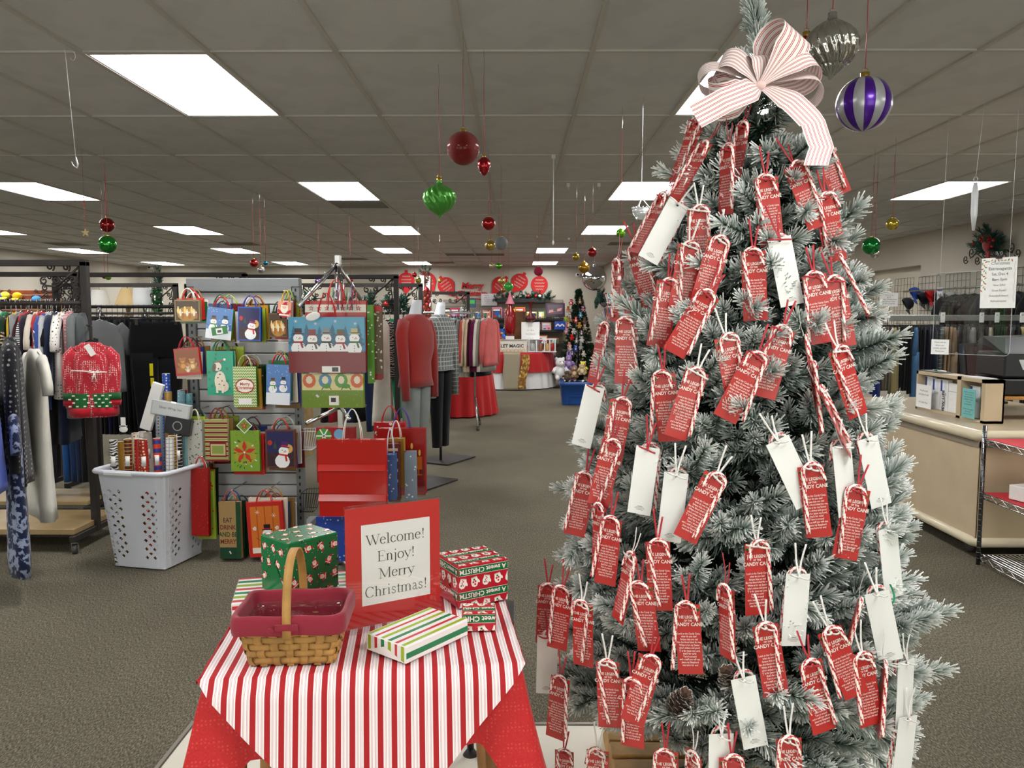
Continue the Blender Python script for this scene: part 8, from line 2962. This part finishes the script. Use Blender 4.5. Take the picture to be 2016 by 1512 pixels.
SM = [(211, 443, 6.3, 14, '#8a0f12', 'shiny dark red ball above the green ball'), (212, 481, 5.9, 17, '#1f8a2a', 'shiny green ball near the scroll post'), (962, 440, 6.0, 13, '#a01014', 'shiny red ball over the aisle above the gold lantern'),
      (965, 483, 7.0, 10, '#b89a48', 'gold ribbed ball over the aisle'), (987, 479, 6.6, 13, '#8a8e90', 'silver glitter ball over the aisle'), (968, 523, 9.5, 5, '#c8b890', 'tiny pale gold ball over the aisle'), (982, 524, 9.0, 6, '#4a9a1a', 'tiny green ball over the aisle'),
      (1150, 527, 8.0, 11, '#a87c1c', 'large gold ball left of the frosted tree'), (1134, 506, 7.6, 7, '#b09028', 'small gold ball left of the frosted tree'), (1166, 497, 7.4, 9, '#a0101a', 'red ball left of the frosted tree'), (1060, 534, 9.6, 9, '#a82448', 'raspberry glitter ball over the far table'),
      (1715, 484, 6.0, 17, '#0a7a34', 'shiny emerald ball right of the frosted tree'), (1757, 441, 5.6, 12, '#a89430', 'dented gold ball right of the frosted tree'), (500, 518, 8.0, 8, '#a81818', 'red ball above the silver slatwall stand'), (514, 531, 7.8, 7, '#c8c0b8', 'silver ball above the silver slatwall stand'), (523, 518, 8.2, 4.5, '#1a7a9a', 'tiny teal ball above the silver slatwall stand'),
      (628, 553, 9.0, 8, '#5a2aa0', 'violet ball behind the waterfall rack'), (816, 541, 9.5, 5, '#a8181c', 'small red ball near the upright cut-out'), (690, 551, 9.0, 5, '#b81a1a', 'small red ball behind the ribbon handles'), (988, 553, 12, 7, '#c8b060', 'gold bell over the far table'), (991, 571, 12, 5, '#a86a3a', 'copper ball over the far table'),
      (206, 543, 7.4, 6, '#b01a20', 'red ball behind the scroll post'), (213, 546, 7.2, 5.5, '#7ab82a', 'lime ball behind the scroll post'), (1222, 459, 4.8, 9, '#6ab81e', 'lime ball tucked beside the frosted tree'), (824, 552, 11, 6, '#a8a848', 'olive gold ball by the red bauble vase'), (866, 553, 12, 4, '#c8a03a', 'tiny amber ball by the tilted cut-out')]
for i, (px, py, Y, rp, c, lb) in enumerate(SM):
    ornament(lb, px, py, Y, rp, mat('glit_' + c, c, .5, .4, bump=.8, bscale=500) if 'glitter' in lb else shiny(c, .14, .7), n=20, fn=(swirl(16, .03, 0) if 'ribbed' in lb else None))
ornament('pearl green onion ornament over the far table', 1001, 564, 10.5, 10, shiny('#4ac052', .25, .4), fine(ONION, 2), n=20)
ornament('small silver pointed ornament behind the emerald ball', 1722, 500, 6.3, 9, shiny('#b8b8b4', .15, .9), fine(ONION, 2), n=20)
# star ornament and glass pendant
p = atY(168, 458, 6.0)
g = thing('hanging_ornament', 'small gold star ornament on a beaded string near the scroll post', 'ornament', p, group='ornaments hanging from the ceiling')
mb = MB(); pts = [((.035 if k % 2 == 0 else .014) * math.cos(PI / 2 + k * PI / 5), (.035 if k % 2 == 0 else .014) * math.sin(PI / 2 + k * PI / 5)) for k in range(10)]
mb.prism(pts[::-1], .008); link('star', mb, shiny('#a89468', .3, .8), g)
mb = MB(); mb.tube([(0, 0, .03), (0, 0, CEIL - p.z)], .0015, 4, '#8a6a5a')
for k in range(9):
    mb.ball((0, 0, .06 + k * .025), .006 if k != 6 else .012, 6, '#b85a4a')
link('beaded_string', mb, RIBM, g)
p = atY(1263, 412, 4.6)
g = thing('glass_pendant', 'clear beaded glass pendant beside the frosted tree', 'ornament', p)
mb = MB(); mb.lathe([(.001, -.06), (.03, -.055), (.05, -.02), (.055, 0), (.05, .004)], 20); 
for k in range(16):
    mb.ball((.053 * math.cos(k * PI / 8), .053 * math.sin(k * PI / 8), .006), .006, 6)
for k in range(3):
    mb.tube([(.05 * math.cos(k * 2.1), .05 * math.sin(k * 2.1), .005), (.02 * math.cos(k * 2.1), .02 * math.sin(k * 2.1), .04), (0, 0, .065)], .002, 4)
link('bowl', mb, mat('cut_glass', '#f0f4f6', .08, .4, trans=.5), g)
mb = MB(); mb.tube([(0, 0, .065), (0, 0, CEIL - p.z)], .0012, 4); link('wire', mb, CHROME, g)
# ceiling hooks: long white rod, square clips
p = atY(1089, 478, 6.2)
g = thing('ceiling_rod', 'thin white rod hanging from a ceiling clip over the aisle', 'hook', p)
mb = MB(); mb.cyl((0, 0, 0), (0, 0, CEIL - p.z), .004, n=6); mb.rbox((0, 0, CEIL - p.z - .015), (.03, .02, .03), .003); mb.ball((0, 0, .0), .009, 8, sc=(1, 1, 2)); link('rod', mb, WHITEP, g)
for i, (px, py) in enumerate(((1119, 364), (1179, 364), (1058, 466), (1120, 470))):
    p = atZ(px, py, CEIL - .02)
    mb = MB(); mb.rbox((0, 0, 0), (.028, .006, .035), .002); mb.tube([(0, 0, -.015), (0, -.004, -.035), (.004, -.006, -.045)], .0015, 5)
    tag(link('ceiling_clip', mb, WHITEP, loc=p), 'small white square ceiling clip over the aisle, %s counted from the entrance side' % ORD[i], 'clip')
# blue plastic scraps at the edges
mb = MB(); mb.ball((0, 0, 0), .012, 10, '#3aa0e0', (1, .3, .8)); tag(link('blue_tag', mb, VPLAST, loc=atY(1124, 1048, 2.25)), 'small sky blue tag on the edge of the frosted tree', 'tag')
mb = MB(); mb.ball((0, 0, 0), .022, 10, '#3aa0e0', (1, .3, .8)); tag(link('blue_tag', mb, VPLAST, loc=Vector((2.83, 4.28, .30))), 'small sky blue tag low on the wire shelf post', 'tag')
